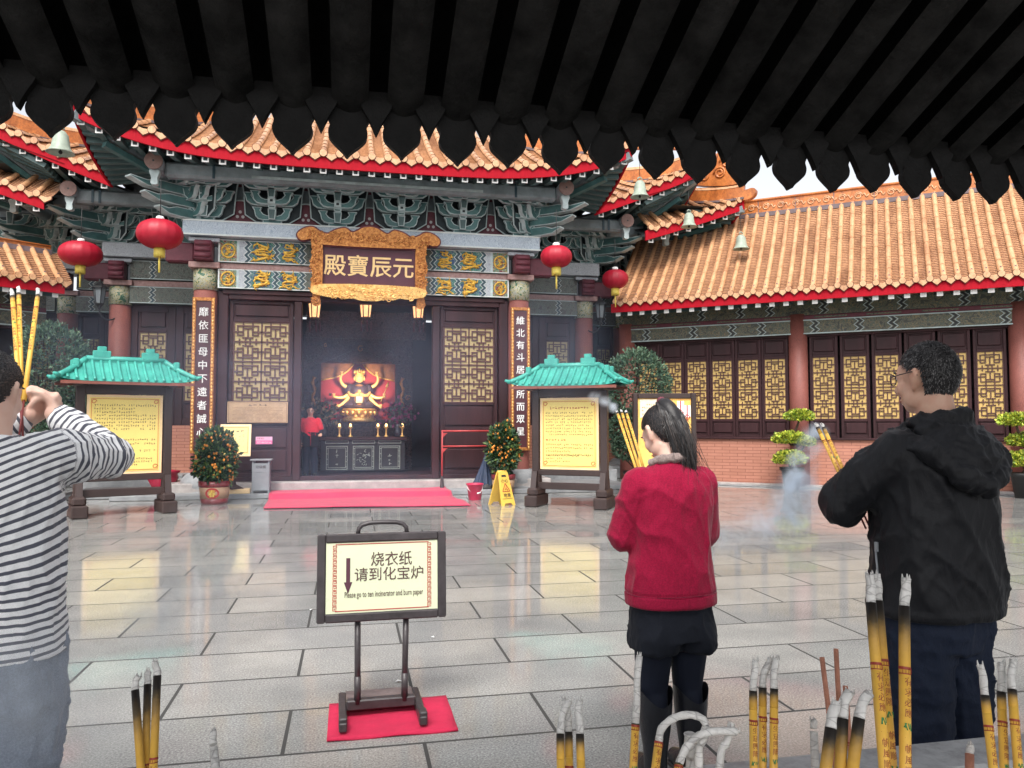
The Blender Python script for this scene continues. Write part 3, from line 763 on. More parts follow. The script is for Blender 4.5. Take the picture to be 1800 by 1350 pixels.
# hip ridges with glazed ornaments at the corners
def hip(name, s, half, y0, P, kind):
    d = Vector((-s, 1, 0)).normalized(); K = .86
    b = MB(); n = 12; pts = []
    for i in rng(n+1):
        q = i/n*2.4; p = P(s*(half-K*q), q); pts.append(p + UP*.05)
    c = pts[0].copy()
    for i in rng(n): b.bar(pts[i]+UP*.12, pts[i+1]+UP*.12+d*.01, .16, .30, m_ridge); b.bar(pts[i]-UP*.05, pts[i+1]-UP*.05+d*.01, .26, .05, m_ridgeline)
    half_rib(b, [p+UP*.26 for p in pts], .09, UP, m_tile)
    ang = atan2(d.y, d.x); T = Matrix.Translation(c+d*.25+UP*.25) @ Matrix.Rotation(ang, 4, 'Z')
    if kind == 'scroll':
        pl = cat_poly([(1.5,.45),(1.2,.42),(.85,.52),(.55,.72),(.42,.95),(.30,1.22),(.05,1.38),(-.16,1.28),(-.22,1.08),(-.12,.92),(-.25,.80),(-.20,.62),(-.34,.50),(-.30,.30),(-.1,.1),(.4,.12),(1.0,.25)], 4)
        b.prism(pl, -.09, .09, m_ridge, T)
        for cx, cz, r in ((.15,.72,.20),(.0,1.1,.14),(.35,.45,.16),(-.1,.42,.13),(.75,.42,.12)):
            for yy in (-.1, .1):
                b.tube([T @ Vector((cx+r*(1-.028*i)*cos(i*.45), yy, cz+r*(1-.028*i)*sin(i*.45))) for i in rng(26)], .028, m_ridge, 6)
    elif kind == 'hump':
        pl = cat_poly([(2.0,.62),(1.5,.62),(1.1,.72),(.8,.95),(.62,.86),(.3,.6),(.0,.42),(-.12,.3),(0,.1),(1.0,.3),(2.0,.5)], 4)
        b.prism(pl, -.08, .08, m_ridge, T)
        for cx, cz, r in ((.75,.68,.12),(.4,.45,.10),(1.2,.5,.1)):
            for yy in (-.09, .09): b.tube([T @ Vector((cx+r*(1-.03*i)*cos(i*.5), yy, cz+r*(1-.03*i)*sin(i*.5))) for i in rng(22)], .022, m_ridge, 6)
    T2 = Matrix.Translation(c-d*.02+UP*.02) @ Matrix.Rotation(ang, 4, 'Z')
    b.prism(cat_poly([(.3,.0),(0,-.12),(-.22,-.05),(-.28,.10),(-.18,.16),(0,.14),(.3,.2)],4), -.09, .09, m_ridge, T2)
    b.tube([c+d*.1+UP*.25, c+d*.1+UP*.55], .018, m_ridgeline, 6)
    b.build(name, hall)
for s in (-1, 1):
    hip('hip_ridge', s, 5.35, -1.8, P1, 'plain'); hip('hip_ridge', s, 8.1, .5, P2, 'hump'); hip('hip_ridge', s, 9.3, .75, P3, 'scroll')

# ------------------------------------------------------------------ side halls (left and right wings)
def wing(loc, rot, label, s0, s1, name='side_hall', mirror=1, L=3.60):
    W = empty(name, loc, rot, label, 'temple wing')
    X = lambda s: s*mirror
    def bx(b, sa, sb, y, z0, z1, d, m, bev=0): b.box(((X(sa)+X(sb))/2, y, (z0+z1)/2), (abs(sb-sa), d, z1-z0), m, b=bev)
    b = MB(); bx(b, s0, s1, .14, .0, 1.10, .26, m_brick); b.build('brick_wall', W)
    b = MB(); bx(b, s0, s1, -.02, 0, .06, .34, m_plinth, .01); bx(b, s0, s1, -.30, 0, .022, .26, m_stone2, .005); b.build('kerb', W)
    b = MB(); bx(b, s0, s1, .55, 1.0, 4.3, .1, m_inside); b.build('back_wall', W)
    cols = [c for c in (-2.35, 1.78, 6.15, 10.5, 14.8) if s0-.3 <= c <= s1+.1]
    for c in cols:
        cb = MB(); cb.lathe([(.215, .05), (.21, 4.0)], (X(c), -.02, 0), m_column, 24); cb.build('column', W)
    mid = []
    for a, c in zip(cols[:-1], cols[1:]):
        w_ = (c-a-.44)/6
        for k in rng(6): mid.append((a+.22+w_*(k+.5), w_))
    if s0 > cols[0] - .1: pass
    first = None
    for x, w_ in mid:
        if first is None:
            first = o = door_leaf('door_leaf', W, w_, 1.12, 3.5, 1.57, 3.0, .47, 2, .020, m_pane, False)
        else:
            o = copy_tree(first, W)
        o.location = (X(x), .02, 0)
    b = MB(); bx(b, s0, s1, .02, 1.09, 1.14, .16, m_wood, .01); bx(b, s0, s1, .02, 3.48, 3.55, .18, m_wood, .01); b.build('door_rail', W)
    # painted beam with black zigzags, red rail above, patterned frieze
    b = MB(); bx(b, s0, s1, .0, 3.53, 3.87, .34, m_orn_wing)
    for zz in (3.545, 3.855): bx(b, s0, s1, -.172, zz-.012, zz+.012, .012, m_trim)
    zz = [s0+.55+i*.93+(.25 if i % 3 else 0) for i in rng(int((s1-s0)/.93))]
    for x in zz: zigzag(b, X(x), 3.55, 3.85, -.172, 2, .09, .05, ((0,.05,m_blackline,0),(-.06,.02,m_trim,-.002),(.06,.02,m_trim,-.002)))
    b.build('painted_beam', W)
    b = MB(); bx(b, s0, s1, -.02, 3.87, 3.97, .30, m_maroon, .01)
    for k in rng(int((s1-s0)/1.1)): b.box((X(s0+.5+k*1.1), -.172, 3.92), (.7, .01, .035), m_orn_wing)
    b.build('red_rail', W)
    b = MB(); bx(b, s0, s1, .0, 3.97, 4.3, .30, m_orn_wing)
    for x in zz: zigzag(b, X(x+.2), 3.99, 4.28, -.152, 2, .09, .05, ((0,.05,m_blackline,0),(-.06,.02,m_trim,-.002),(.06,.02,m_trim,-.002)))
    b.build('frieze', W)
    # roof
    def P(a, s): return Vector((a, -1.2+.70*s, 4.42 + .56*s + .030*s*s))
    n = int((s1-s0)/.25)
    al = [X(s0+.12)+mirror*.25*i for i in rng(n)]
    if mirror < 0: al = al[::-1]
    b = MB(); tile_field(b, P, al, .25, lambda a: L, (0,-1,0), r=.056, step=.075, joint=.55)
    xa, xb = sorted((X(s0), X(s1)))
    # plug-marks on the lowest tube tile (nail caps)
    for a in al: b.box(P(a, .16)+Vector((0,-.02,.082)), (.028,.05,.03), m_ridgeline)
    # slope to the rear and gable closing
    for q in (xa+.05, xb-.05):
        b.add([P(q,0), P(q,L), (q, -1.2+.7*L+2.8, 4.5), (q, -1.2, 4.3)], [(0,1,2,3)], m_pan)
    b.add([P(xa,L), P(xb,L), (xb, -1.2+.7*L+2.8, 4.5), (xa, -1.2+.7*L+2.8, 4.5)], [(0,1,2,3)], m_pan)
    roof = b.build('roof', W)
    b = MB(); top = P(0, L); kr = 1 if L > 2 else .35
    bx(b, s0+.0, s1, top.y+.10, top.z-.06, top.z+.05, .34, m_ridgeline); bx(b, s0, s1, top.y+.10, top.z+.05, top.z+.36*kr, .22, m_ridge); bx(b, s0, s1, top.y+.10, top.z+.36*kr, top.z+.42*kr, .30, m_ridge, .02)
    R = random.Random(4); x = s0+.1
    while x < s1-.3 and L > 2:
        c0 = Vector((X(x), top.y-.015, top.z+.2)); r = .09
        b.tube([c0+Vector((r*(1-.03*i)*cos(i*.5), 0, r*(1-.03*i)*sin(i*.5))) for i in rng(20)], .016, m_tile, 5)
        b.tube([c0+Vector((.09+.14*i/6, 0, .05*sin(i*1.1))) for i in rng(7)], .016, m_tile, 5); x += .36
    for k in rng(int((s1-s0)/.9) if L > 2 else 0): b.box((X(s0+.45+.9*k), top.y-.012, top.z+.2), (.02,.01,.3), m_ridgeline)
    b.build('ridge', roof)
    b = MB(); strip_along(b, [(xa, -1.17, 4.385), (xb, -1.17, 4.385)], .21, .05, (0,-1,0), m_fascia); b.build('fascia', roof)
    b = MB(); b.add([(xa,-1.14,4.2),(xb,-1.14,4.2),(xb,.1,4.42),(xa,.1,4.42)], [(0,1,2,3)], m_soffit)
    for k in rng(int((s1-s0)/.30)):
        x = X(s0+.15+.30*k); b.bar((x,-1.08,4.14),(x,.1,4.34),.10,.09,m_teal2); b.box((x,-1.085,4.14),(.115,.012,.10),m_white)
    b.build('soffit', roof)
    return W
wing((8.85, 17.24, 0), radians(-38), 'long right side hall with a big orange tiled roof and ochre lattice doors over brick', -2.4, 11.0)
wing((.74-8.85, 17.24, 0), radians(38), 'left side hall, its orange tiled eave ending beside the red lanterns', -1.95, 8.0, mirror=-1, L=1.25)
# ------------------------------------------------------------------ things fixed to or hung from the hall
def leafmat(name, col, rough=.5, trans=.25):
    m, n, b = nodes(name)
    c = ramp(n, noi(n, coords(n), 9, 3), [(.3, dk(col,.6)), (.7, dk(col,1.35))])
    n.links.new(c, b.inputs['Base Color']); b.inputs['Roughness'].default_value = rough
    return m
def CT(mb, t, size, mat, x, y, z, bold=0.0, tilt=0, R=None, off=0.08):
    T = Matrix.Translation((x, y, z)) @ (R.to_4x4() if R is not None else Matrix.Identity(4)) @ Matrix.Rotation(pi/2, 4, 'X') @ Matrix.Translation((0, -off*size, 0))
    mb.text(t, size, mat, T, bold)
def scribble(mb, x0, x1, z0, z1, rows, y, mat, seed, cols=22, T=None, gap=.2, skip=.12, vertical=False):
    """rows of small brush-like marks, too small to read"""
    R = random.Random(seed); vs = []; fs = []
    h = (z1-z0)/rows; w_ = (x1-x0)/cols
    for r in rng(rows):
        indent = 2 if R.random() < .18 else 0; end = cols if R.random() > .2 else int(cols*R.uniform(.4,.9))
        for c in range(indent, end):
            if R.random() < skip: continue
            cx = x0+(c+.5)*w_; cz = z1-(r+.5)*h
            for k in rng(3):
                hz = R.random() < .55
                ww, hh = (w_*R.uniform(.5,.8), h*.10) if hz else (w_*.13, h*R.uniform(.35,.6))
                px, pz = cx+R.uniform(-.15,.15)*w_, cz+R.uniform(-.22,.22)*h
                i = len(vs); vs += [(px-ww/2,y,pz-hh/2),(px+ww/2,y,pz-hh/2),(px+ww/2,y,pz+hh/2),(px-ww/2,y,pz+hh/2)]; fs.append((i,i+1,i+2,i+3))
    mb.add(vs, fs, mat, False, T)
m_ink = M('brown_ink', (.16,.06,.025), .6, .1)
m_inkdark = M('dark_ink', (.05,.03,.03), .6, .1)
m_redline = M('red_print', (.42,.03,.03), .5, .1)
m_orangeline = M('orange_print', (.62,.17,.05), .5, .1)

# name plaque 殿寶辰元
pq = empty('name_plaque', (.37, 16.12, 4.74), 0, 'carved gilt name plaque over the altar doorway with four gold characters on plum', 'plaque')
tl = radians(9)
def lean(o): o.rotation_euler = (tl, 0, 0); return o
b = MB(); b.box((0, .02, 0), (1.92, .06, .80), m_plum); lean(b.build('plaque_board', pq))
b = MB()
for ch, x in zip('殿寶辰元', (-.70, -.235, .235, .70)): CT(b, ch, .46, m_goldflat, x, -.014, 0, .014)
lean(b.build('lettering', pq))
gf = MB()
topo = cat_poly([(-1.0,.40),(-1.0,.55),(-1.3,.47),(-1.42,.50),(-1.44,.60),(-1.32,.70),(-1.15,.74),(-1.0,.66),(-.85,.62),(-.7,.70),(-.5,.75),(-.35,.67),(-.15,.77),(0,.80),(.15,.77),(.35,.67),(.5,.75),(.7,.70),(.85,.62),(1.0,.66),(1.15,.74),(1.32,.70),(1.44,.60),(1.42,.50),(1.3,.47),(1.0,.55),(1.0,.40)], 4)
gf.prism(topo, -.11, .03, m_gold)
gf.prism(inset(topo, -.03), -.05, .05, m_maroon)
for s in (-1, 1):
    sd_ = cat_poly([(s*.95,.44),(s*.95,-.40),(s*1.0,-.62),(s*.98,-.80),(s*1.08,-.86),(s*1.17,-.78),(s*1.14,-.64),(s*1.18,-.45),(s*1.15,-.2),(s*1.19,0),(s*1.15,.25),(s*1.18,.50),(s*1.08,.58)], 4)
    gf.prism(sd_, -.10, .03, m_gold)
m_goldb = M('bright_gold_leaf', (.95,.66,.25), .3, .3, 14, 90, .5, metal=.6, col2=(.62,.27,.06))
bot = cat_poly([(-.96,-.40),(-1.16,-.58),(-.95,-.64),(-.8,-.665),(-.62,-.65),(-.5,-.69),(-.33,-.675),(-.18,-.715),(0,-.72),(.18,-.715),(.33,-.675),(.5,-.69),(.62,-.65),(.8,-.665),(.95,-.64),(1.16,-.58),(.96,-.40)], 3)
gf.prism(bot, -.16, .0, m_goldb)
R_ = random.Random(5)
for k in rng(260):                       # carved scrolls in relief on the frame
    t = R_.random()
    if t < .45: x, z, yy, mt = R_.uniform(-1.25,1.25), R_.uniform(.46,.64), -.115, m_gold
    elif t < .75:
        s = R_.choice((-1,1)); x, z, yy, mt = s*R_.uniform(1.0,1.18), R_.uniform(-.75,.4), -.105, m_gold
    else: x, z, yy, mt = R_.uniform(-.9,.9), R_.uniform(-.68,-.47), -.165, m_goldb
    r = R_.uniform(.025,.06); a0 = R_.uniform(0,6); sg = R_.choice((-1,1))
    gf.tube([(x+r*(1-.06*i)*cos(a0+sg*i*.55), yy, z+r*(1-.06*i)*sin(a0+sg*i*.55)) for i in rng(12)], [.014-.0007*i for i in rng(12)], mt, 5)
lean(gf.build('gilt_frame', pq))

# couplet boards on the two columns
for s, txt, lab in ((-1, '靡依匪母中不遠者誠心', 'tall gilt edged couplet board on the column behind the potted kumquat and yellow easel'), (1, '維北有斗居其所而眾星', 'tall gilt edged couplet board on the column behind the yellow wet floor sign')):
    cx = .37+s*3.28
    c = empty('couplet_board', (cx, 16.42, 2.45), 0, lab, 'couplet board', 'couplet boards on the front columns')
    b = MB(); b.box((0, 0, 0), (.40, .05, 3.12), m_maroonboard, b=.006); b.build('board', c)
    b = MB(); frame_rect(b, -.215, .215, -1.57, 1.57, -.012, .07, .07, m_gold)
    for q in (-.18, .18):
        for k in rng(44): b.ell((q, -.048, -1.5+.07*k), (.018,.012,.03), m_goldb, 6, 4)
    b.build('gilt_border', c)
    b = MB()
    for k, ch in enumerate(txt): CT(b, ch, .195, m_white if s > 0 else m_white, 0, -.030, 1.28-.27*k, .012)
    b.build('lettering', c)

# notices on the left door leaf
nb = empty('brass_notice', (.37-2.23, 16.63, 1.70), 0, 'wide brass notice with tiny lines of text on the left door leaf', 'notice')
b = MB(); b.box((0,0,0), (1.2,.03,.44), M('notice_brass', (.48,.33,.20), .45, .15, 6, metal=.2), b=.006); b.build('panel', nb)
b = MB(); scribble(b, -.5, .5, -.17, .11, 10, -.017, m_ink, 3, 44); scribble(b, -.2, .2, .115, .175, 1, -.017, m_inkdark, 8, 4, skip=0)
for z in (-.2,.2): b.box((0,-.017,z), (1.14,.004,.006), m_ink)
for x in (-.57,.57): b.box((x,-.017,0), (.006,.004,.40), m_ink)
b.build('lettering', nb)
pk = empty('pink_sticker', (.37-2.10, 16.645, 1.12), 0, 'small pink and white sticker low on the left door leaf', 'sticker')
b = MB(); b.box((0,0,0), (.33,.008,.155), M('pink_paper', (.75,.42,.58), .5, .1)); b.box((0,-.005,-.035), (.33,.004,.075), M('hot_pink_paper', (.72,.16,.36), .5, .1)); b.build('paper', pk)
b = MB(); scribble(b, -.14, .14, .01, .07, 1, -.0065, m_redline, 4, 8, skip=0); scribble(b, -.14, .14, -.065, -.01, 1, -.0085, m_white, 5, 7, skip=0); b.build('lettering', pk)

# red lanterns
m_lred = M('red_lantern_silk', (.40,.005,.024), .5, .12, 8, 60, .1)
m_lyel = M('yellow_fringe', (.72,.56,.10), .6, .15, 20, 80, .2)
LAN = [((-3.45,15.0,4.95), .405, .27, 'large red lantern nearer the hall doorway, left of the name plaque'), ((-5.50,17.3,4.99), .42, .255, 'red lantern outermost on the left, above the left side hall eave'),
       ((4.09,15.0,4.87), .325, .225, 'red lantern just right of the right front column of the hall'), ((6.17,17.3,4.91), .315, .23, 'red lantern outermost on the right, beside the right side hall roof')]
for p, rx, rz, lab in LAN:
    L = empty('red_lantern', p, random.uniform(0,1), lab, 'lantern', 'red lanterns hung along the hall eaves')
    b = MB(); n = 12; seg = 48; vs = []; fs = []
    for i in rng(n+1):
        t = -pi/2*.88 + pi*.88*i/n
        for k in rng(seg):
            a = 2*pi*k/seg; r = rx*(cos(t)**.8)*(1-.03*(1-abs(sin(a*8)))**2)
            vs.append((r*cos(a), r*sin(a), rz*sin(t)))
    for i in rng(n):
        for k in rng(seg): fs.append((i*seg+k, i*seg+(k+1)%seg, (i+1)*seg+(k+1)%seg, (i+1)*seg+k))
    b.add(vs, fs, m_lred, True); b.build('lantern_body', L)
    b = MB(); b.lathe([(.07,.0),(.075,.06),(.06,.09),(.001,.09)], (0,0,rz-.03), m_white, 12); b.tube([(0,0,rz+.05),(0,0,rz+.75)], .008, m_black, 5); b.build('cap', L)
    b = MB(); b.lathe([(.085,-.17),(.10,-.12),(.09,0)], (0,0,-rz+.02), m_lyel, 14); 
    for k in rng(20):
        a = k*pi/10; b.tube([(.09*cos(a),.09*sin(a),-rz),(.088*cos(a),.088*sin(a),-rz-.16)], .009, m_lyel, 4)
    b.tube([(0,0,-rz-.1),(.004,0,-rz-.44)], .018, m_lyel, 6); b.build('tassel', L)

# bells at the roof corners
m_bell = M('pale_green_bell', (.36,.42,.34), .5, .25, 6, 60, .1)
for p, lab, k in (((-5.08,14.8,6.45),'pale green bell hanging from the left roof corner of the hall',1.15), ((5.83,14.8,6.30),'pale green bell under the highest right roof corner',1.0), ((7.99,17.1,6.37),'pale green bell under the middle right roof corner',1.0), ((9.14,16.70,5.79),'pale green bell hanging in front of the orange tiles of the right hall',1.0)):
    B = empty('roof_bell', p, 0, lab, 'bell', 'bells at the roof corners')
    b = MB(); b.lathe([(.02,.20),(.06,.19),(.105,.13),(.12,.03),(.135,-.06),(.17,-.12),(.205,-.15),(.195,-.155),(.12,-.05),(.08,.12),(.001,.15)], (0,0,0), m_bell, 24)
    b.tube([(.045*cos(i*pi/6),0,.22+.045*sin(i*pi/6)) for i in rng(7)], .014, m_bell, 6); o = b.build('bell_body', B)
    c = MB(); c.tube([(0,0,.14),(0,0,-.13)], .008, m_black, 5); c.ell((0,0,-.14), .03, m_black, 8, 6); c.build('clapper', B)
    c = MB(); c.tube([(0,0,.25),(0,0,.75)], .006, m_black, 5); c.build('chain', B)
    B.scale = (k,k,k)

# wall lamps on the side bay columns
m_lampglass = M('lamp_glass', (.25,.28,.30), .2, .1)
for s in (-1, 1):
    Lm = empty('wall_lamp', (.37+s*5.95, 18.85, 4.40), 0, 'black carriage lamp on the column %s' % ('above the left juniper tree' if s < 0 else 'above the right juniper tree'), 'wall lamp', 'carriage lamps on the side bays')
    b = MB(); b.lathe([(.09,-.22),(.135,.12),(.14,.14)], (0,0,0), m_lampglass, 6, False); b.build('glass', Lm)
    b = MB(); b.lathe([(.19,.13),(.16,.17),(.07,.24),(.03,.28),(.02,.34),(.0,.35)], (0,0,0), m_black, 6, False); b.lathe([(.03,-.34),(.05,-.28),(.10,-.23),(.10,-.21)], (0,0,0), m_black, 6, False)
    for k in rng(6): a = k*pi/3; b.tube([(.09*cos(a),.09*sin(a),-.22),(.137*cos(a),.137*sin(a),.13)], .009, m_black, 4)
    b.tube(bez((0,0,-.32),(0,0,-.62),(-s*.30,.08,-.66),(-s*.34,.2,-.42),12), .018, m_black, 6); b.build('bracket', Lm)

# ------------------------------------------------------------------ inside the doorway
b = MB()
b.box((0,.0,.0), (2.7,.06,.62), m_carved); 
for k in rng(60):
    x = R_.uniform(-1.3,1.3); z = R_.uniform(-.28,.28); r = R_.uniform(.04,.10); a0 = R_.uniform(0,6)
    b.tube([(x+r*(1-.06*i)*cos(a0+i*.55),-.035,z+r*(1-.06*i)*sin(a0+i*.55)) for i in rng(12)], .012, m_carved, 5)
v = b.build('carved_valance'); v.location = (.37, 17.9, 3.72); tag(v, 'dark carved wooden valance across the top of the doorway', 'carved panel')
sh = empty('shrine', (.20, 19.2, .32), 0, 'dark carved shrine framing a red curtained niche with gilt edges', 'shrine')
m_redcloth = M('red_curtain', (.42,.018,.05), .6, .12, 3, 30, .1)
b = MB(); b.box((0,.45,1.95), (1.85,.05,1.5), m_redcloth); b.build('red_backdrop', sh)
b = MB()
for s in (-1,1): b.box((s*1.12,.1,1.6), (.40,.30,3.2), m_carved, b=.02); b.box((s*.92,.0,1.95), (.05,.2,1.4), m_wood)
b.box((0,.1,3.0), (2.64,.30,.75), m_carved, b=.03); b.box((0,.1,.62), (2.3,.6,1.24), m_carved)
arch = cat_poly([(-1.0,2.60),(-.6,2.72),(0,2.95),(.6,2.72),(1.0,2.60),(1.25,2.9),(1.0,3.3),(0,3.45),(-1.0,3.3),(-1.25,2.9)], 4); b.prism(arch, -.16, -.02, m_carved)
for k in rng(110):
    t = R_.random(); x, z = (R_.choice((-1,1))*R_.uniform(.95,1.3), R_.uniform(.6,3.0)) if t < .5 else (R_.uniform(-1.3,1.3), R_.uniform(2.68,3.4))
    r = R_.uniform(.03,.09); a0 = R_.uniform(0,6); y = -.07 if t < .5 else -.17
    b.tube([(x+r*(1-.06*i)*cos(a0+i*.55),y,z+r*(1-.06*i)*sin(a0+i*.55)) for i in rng(12)], .012, m_carved if R_.random() < .93 else m_gold, 5)
b.build('carved_frame', sh)
b = MB()
for s in (-1,1):     # gilt edged curtains swept to the sides
    pts = bez((s*.10,.38,2.66),(s*.30,.38,2.30),(s*.6,.38,2.28),(s*.90,.38,2.22),12)
    b.tube(pts, .022, m_goldb, 6); b.add([(s*.9,.40,2.68)]+[tuple(p+Vector((0,.02,0))) for p in pts], [list(rng(14))], M('curtain_gold_brown', (.35,.13,.04), .5, .3, 12))
    b.tube([(s*1.06+.03*sin(i*1.2),-.10,1.5+.07*i) for i in rng(12)], [.03+.02*(i%2) for i in rng(12)], m_goldp if False else m_gold, 6)
b.build('gilt_curtain_edge', sh)
# deity statue
ds = empty('deity_statue', (.22, 19.15, 1.50), 0, 'gilded many armed deity statue seated on a lotus base in the red niche', 'statue')
m_skin_g = M('gilded_skin', (.90,.60,.25), .35, .12, 10, 60, .05, metal=.25)
m_robe = M('dark_statue_robe', (.05,.035,.06), .5, .3, 8)
m_chest = M('bronze_robe', (.35,.17,.08), .45, .3, 10)
b = MB(); b.lathe([(.40,.0),(.44,.05),(.36,.12),(.34,.20),(.42,.27),(.44,.30),(.38,.33),(.001,.33)], (0,0,0), m_goldb, 24)
for k in rng(16): a = k*pi/8; b.ell((.40*cos(a),.40*sin(a),.22), (.06,.04,.07), m_goldb, 8, 6)
b.build('lotus_base', ds)
b = MB(); b.ell((0,.02,.42), (.42,.25,.13), m_robe); b.lathe([(.27,.36),(.23,.55),(.26,.75),(.24,.86),(.10,.93),(.075,1.0)], (0,0,0), m_robe, 20); b.lathe([(.14,.42),(.15,.7),(.10,.9),(.001,.93)], (0,-.12,0), m_chest, 14)
b.ell((-.21,-.02,.80), (.12,.10,.13), m_robe); b.ell((.21,-.02,.80), (.12,.10,.13), m_robe)
b.build('robed_body', ds)
b = MB(); b.ell((0,-.03,1.09), (.115,.115,.145), m_skin_g, 16, 12); b.ell((0,-.145,1.075), (.017,.02,.03), m_skin_g, 8, 6); 
for s in (-1,1): b.ell((s*.118,-.01,1.07), (.02,.03,.06), m_skin_g, 8, 6); b.ell((s*.04,-.14,1.11), (.018,.008,.006), m_robe, 8, 5)
b.ell((0,-.14,1.03), (.022,.008,.006), m_redline, 8, 5); b.ell((0,.01,1.17), (.13,.125,.10), m_robe, 14, 9)
b.lathe([(.135,1.16),(.14,1.2),(.10,1.21)], (0,-.01,0), m_goldb, 18)
for k in rng(7): a = -pi/2+(k-3)*.38; b.ell((.13*cos(a),-.01+.13*sin(a),1.23+.03*(k==3)), (.022,.022,.05), m_goldb, 6, 5)
b.lathe([(.07,1.24),(.06,1.32),(.001,1.36)], (0,0,0), m_robe, 12); b.build('head', ds)
for s in (-1,1):
    for pts in (((.24,-.02,.80),(.27,-.10,.60),(.08,-.30,.62),(.0,-.32,.70)), ((.22,.0,.84),(.42,-.02,.86),(.50,-.02,1.02),(.42,-.03,1.16)), ((.22,.02,.72),(.36,-.02,.56),(.50,-.06,.58),(.60,-.08,.62)), ((.22,.02,.66),(.33,-.06,.46),(.44,-.1,.42),(.52,-.12,.36))):
        b = MB(); P_ = bez(*[(s*x,y,z) for x,y,z in pts], 10); b.tube(P_, [.05-.002*i for i in rng(11)], m_skin_g, 8); b.ell(P_[-1], .042, m_skin_g, 8, 6)
        q = P_[-1]
        for k in rng(4): b.tube([q, q+Vector((s*.02*(k-1.5),-.02,.075))], .011, m_skin_g, 5)
        b.build('arm', ds)
b = MB(); b.box((0,-.30,.54), (.17,.05,.17), M('green_tablet', (.12,.16,.10), .4, .4, 20), b=.01); b.tube([(.52,-.12,.5),(.66,-.14,.86)], .012, m_skin_g, 6); b.tube([(.66,-.14,.86),(.70,-.14,.98)], [.04,.01], m_skin_g, 6); b.build('held_tablet', ds)
for nm, loc, en, sz in (('niche_lamp', (.22, 17.75, 2.25), 16, .12),):
    l = bpy.data.lights.new(nm, 'SPOT'); l.energy = 170; l.color = (1,.74,.46); l.shadow_soft_size = .12; l.spot_size = radians(66); l.spot_blend = .9
    o = bpy.data.objects.new(nm, l); COL.objects.link(o); o.location = loc; o.rotation_euler = (radians(90), 0, 0)
# altar table with carved panels, offerings
al = empty('altar_table', (.32, 18.15, .32), 0, 'long dark altar table with three pale outlined carved front panels', 'altar table')
m_line = M('pale_inlay', (.30,.33,.30), .5, .2)
b = MB(); b.box((0,.30,.80), (2.0,.72,.07), m_wood, b=.01); b.box((0,.33,.42), (1.9,.6,.70), m_inside); b.build('table_body', al)
for i, x in enumerate((-.60,0,.60)):
    b = MB(); b.box((x,.02,.36), (.52,.03,.60), m_inside); frame_rect(b, x-.24, x+.24, .09, .63, .0, .014, .02, m_line, 0); frame_rect(b, x-.20, x+.20, .13, .59, .0, .01, .02, m_line, 0)
    for q in rng(8): b.box((x+(-.24 if q%2 else .24)+(.02 if q%2 else -.02), -.0, .15+.06*q), (.04,.02,.012), m_line)
    if i == 1:
        for q in rng(26):
            a = R_.uniform(0,6); cx, cz = x+R_.uniform(-.13,.13), .36+R_.uniform(-.16,.16); b.tube([(cx,-.005,cz),(cx+.05*cos(a),-.005,cz+.05*sin(a))], .008, m_line, 4)
    else: scribble(b, x-.05, x+.05, .17, .55, 4, -.002, m_line, 30+i, 1, skip=0)
    b.build('carved_panel', al)
for x in (-.60,0,.60):
    b = MB(); b.box((x,.0,.72), (.54,.03,.09), m_inside); frame_rect(b, x-.26, x+.26, .685, .755, -.008, .010, .02, m_line, 0); b.build('drawer', al)
m_flame = M('lamp_flame', (1,.62,.22), .5, .05, emit=2.2)
for i, (x, y, z) in enumerate(((-.55,.15,.835),(-.30,.10,.835),(.33,.1,.835),(.52,.12,.835),(.9,.2,.835))):
    o = empty('oil_lamp', (.32+x, 18.15+y, .32+z), 0, 'small lit altar lamp, %s on the altar table' % ('outermost at the left','second from the left','right of the deity','next to the purple flowers','outermost at the right')[i], 'oil lamp', 'small lit lamps on the altar')
    b = MB(); b.lathe([(.05,0),(.05,.02),(.02,.05),(.02,.18),(.06,.23),(.055,.24)], (0,0,0), m_goldb, 12); b.build('lamp_stand', o)
    b = MB(); b.ell((0,0,.27), (.03,.03,.045), m_flame, 8, 6); b.build('flame', o)
m_vase = M('dark_vase', (.05,.05,.07), .25, .2)
m_leafd = leafmat('dark_leaf', (.03,.05,.035)); m_purple = leafmat('purple_petal', (.20,.02,.10)); m_pale = leafmat('dusty_petal', (.22,.16,.09))
def leafcloud(mb, n, shape, size, mats, seed, up=.3, aspect=.45):
    R = random.Random(seed); byM = {}
    for k in rng(n):
        p, nr = shape(R); m = mats[min(len(mats)-1, int(R.random()**1.2*len(mats)))]
        d = (nr + Vector((R.gauss(0,.6), R.gauss(0,.6), R.gauss(up,.5)))).normalized(); s_ = d.cross(Vector((R.gauss(0,1),R.gauss(0,1),R.gauss(0,1))))
        if s_.length < .01: continue
        s_.normalize(); l = size*R.uniform(.6,1.3); wv = s_*l*aspect; u = d.cross(s_)*l*.12
        vs, fs = byM.setdefault(m, ([], [])); i = len(vs)
        vs += [p, p+d*l*.5+wv+u, p+d*l, p+d*l*.5-wv+u]; fs.append((i,i+1,i+2,i+3))
    for m, (vs, fs) in byM.items(): mb.add(vs, fs, m)
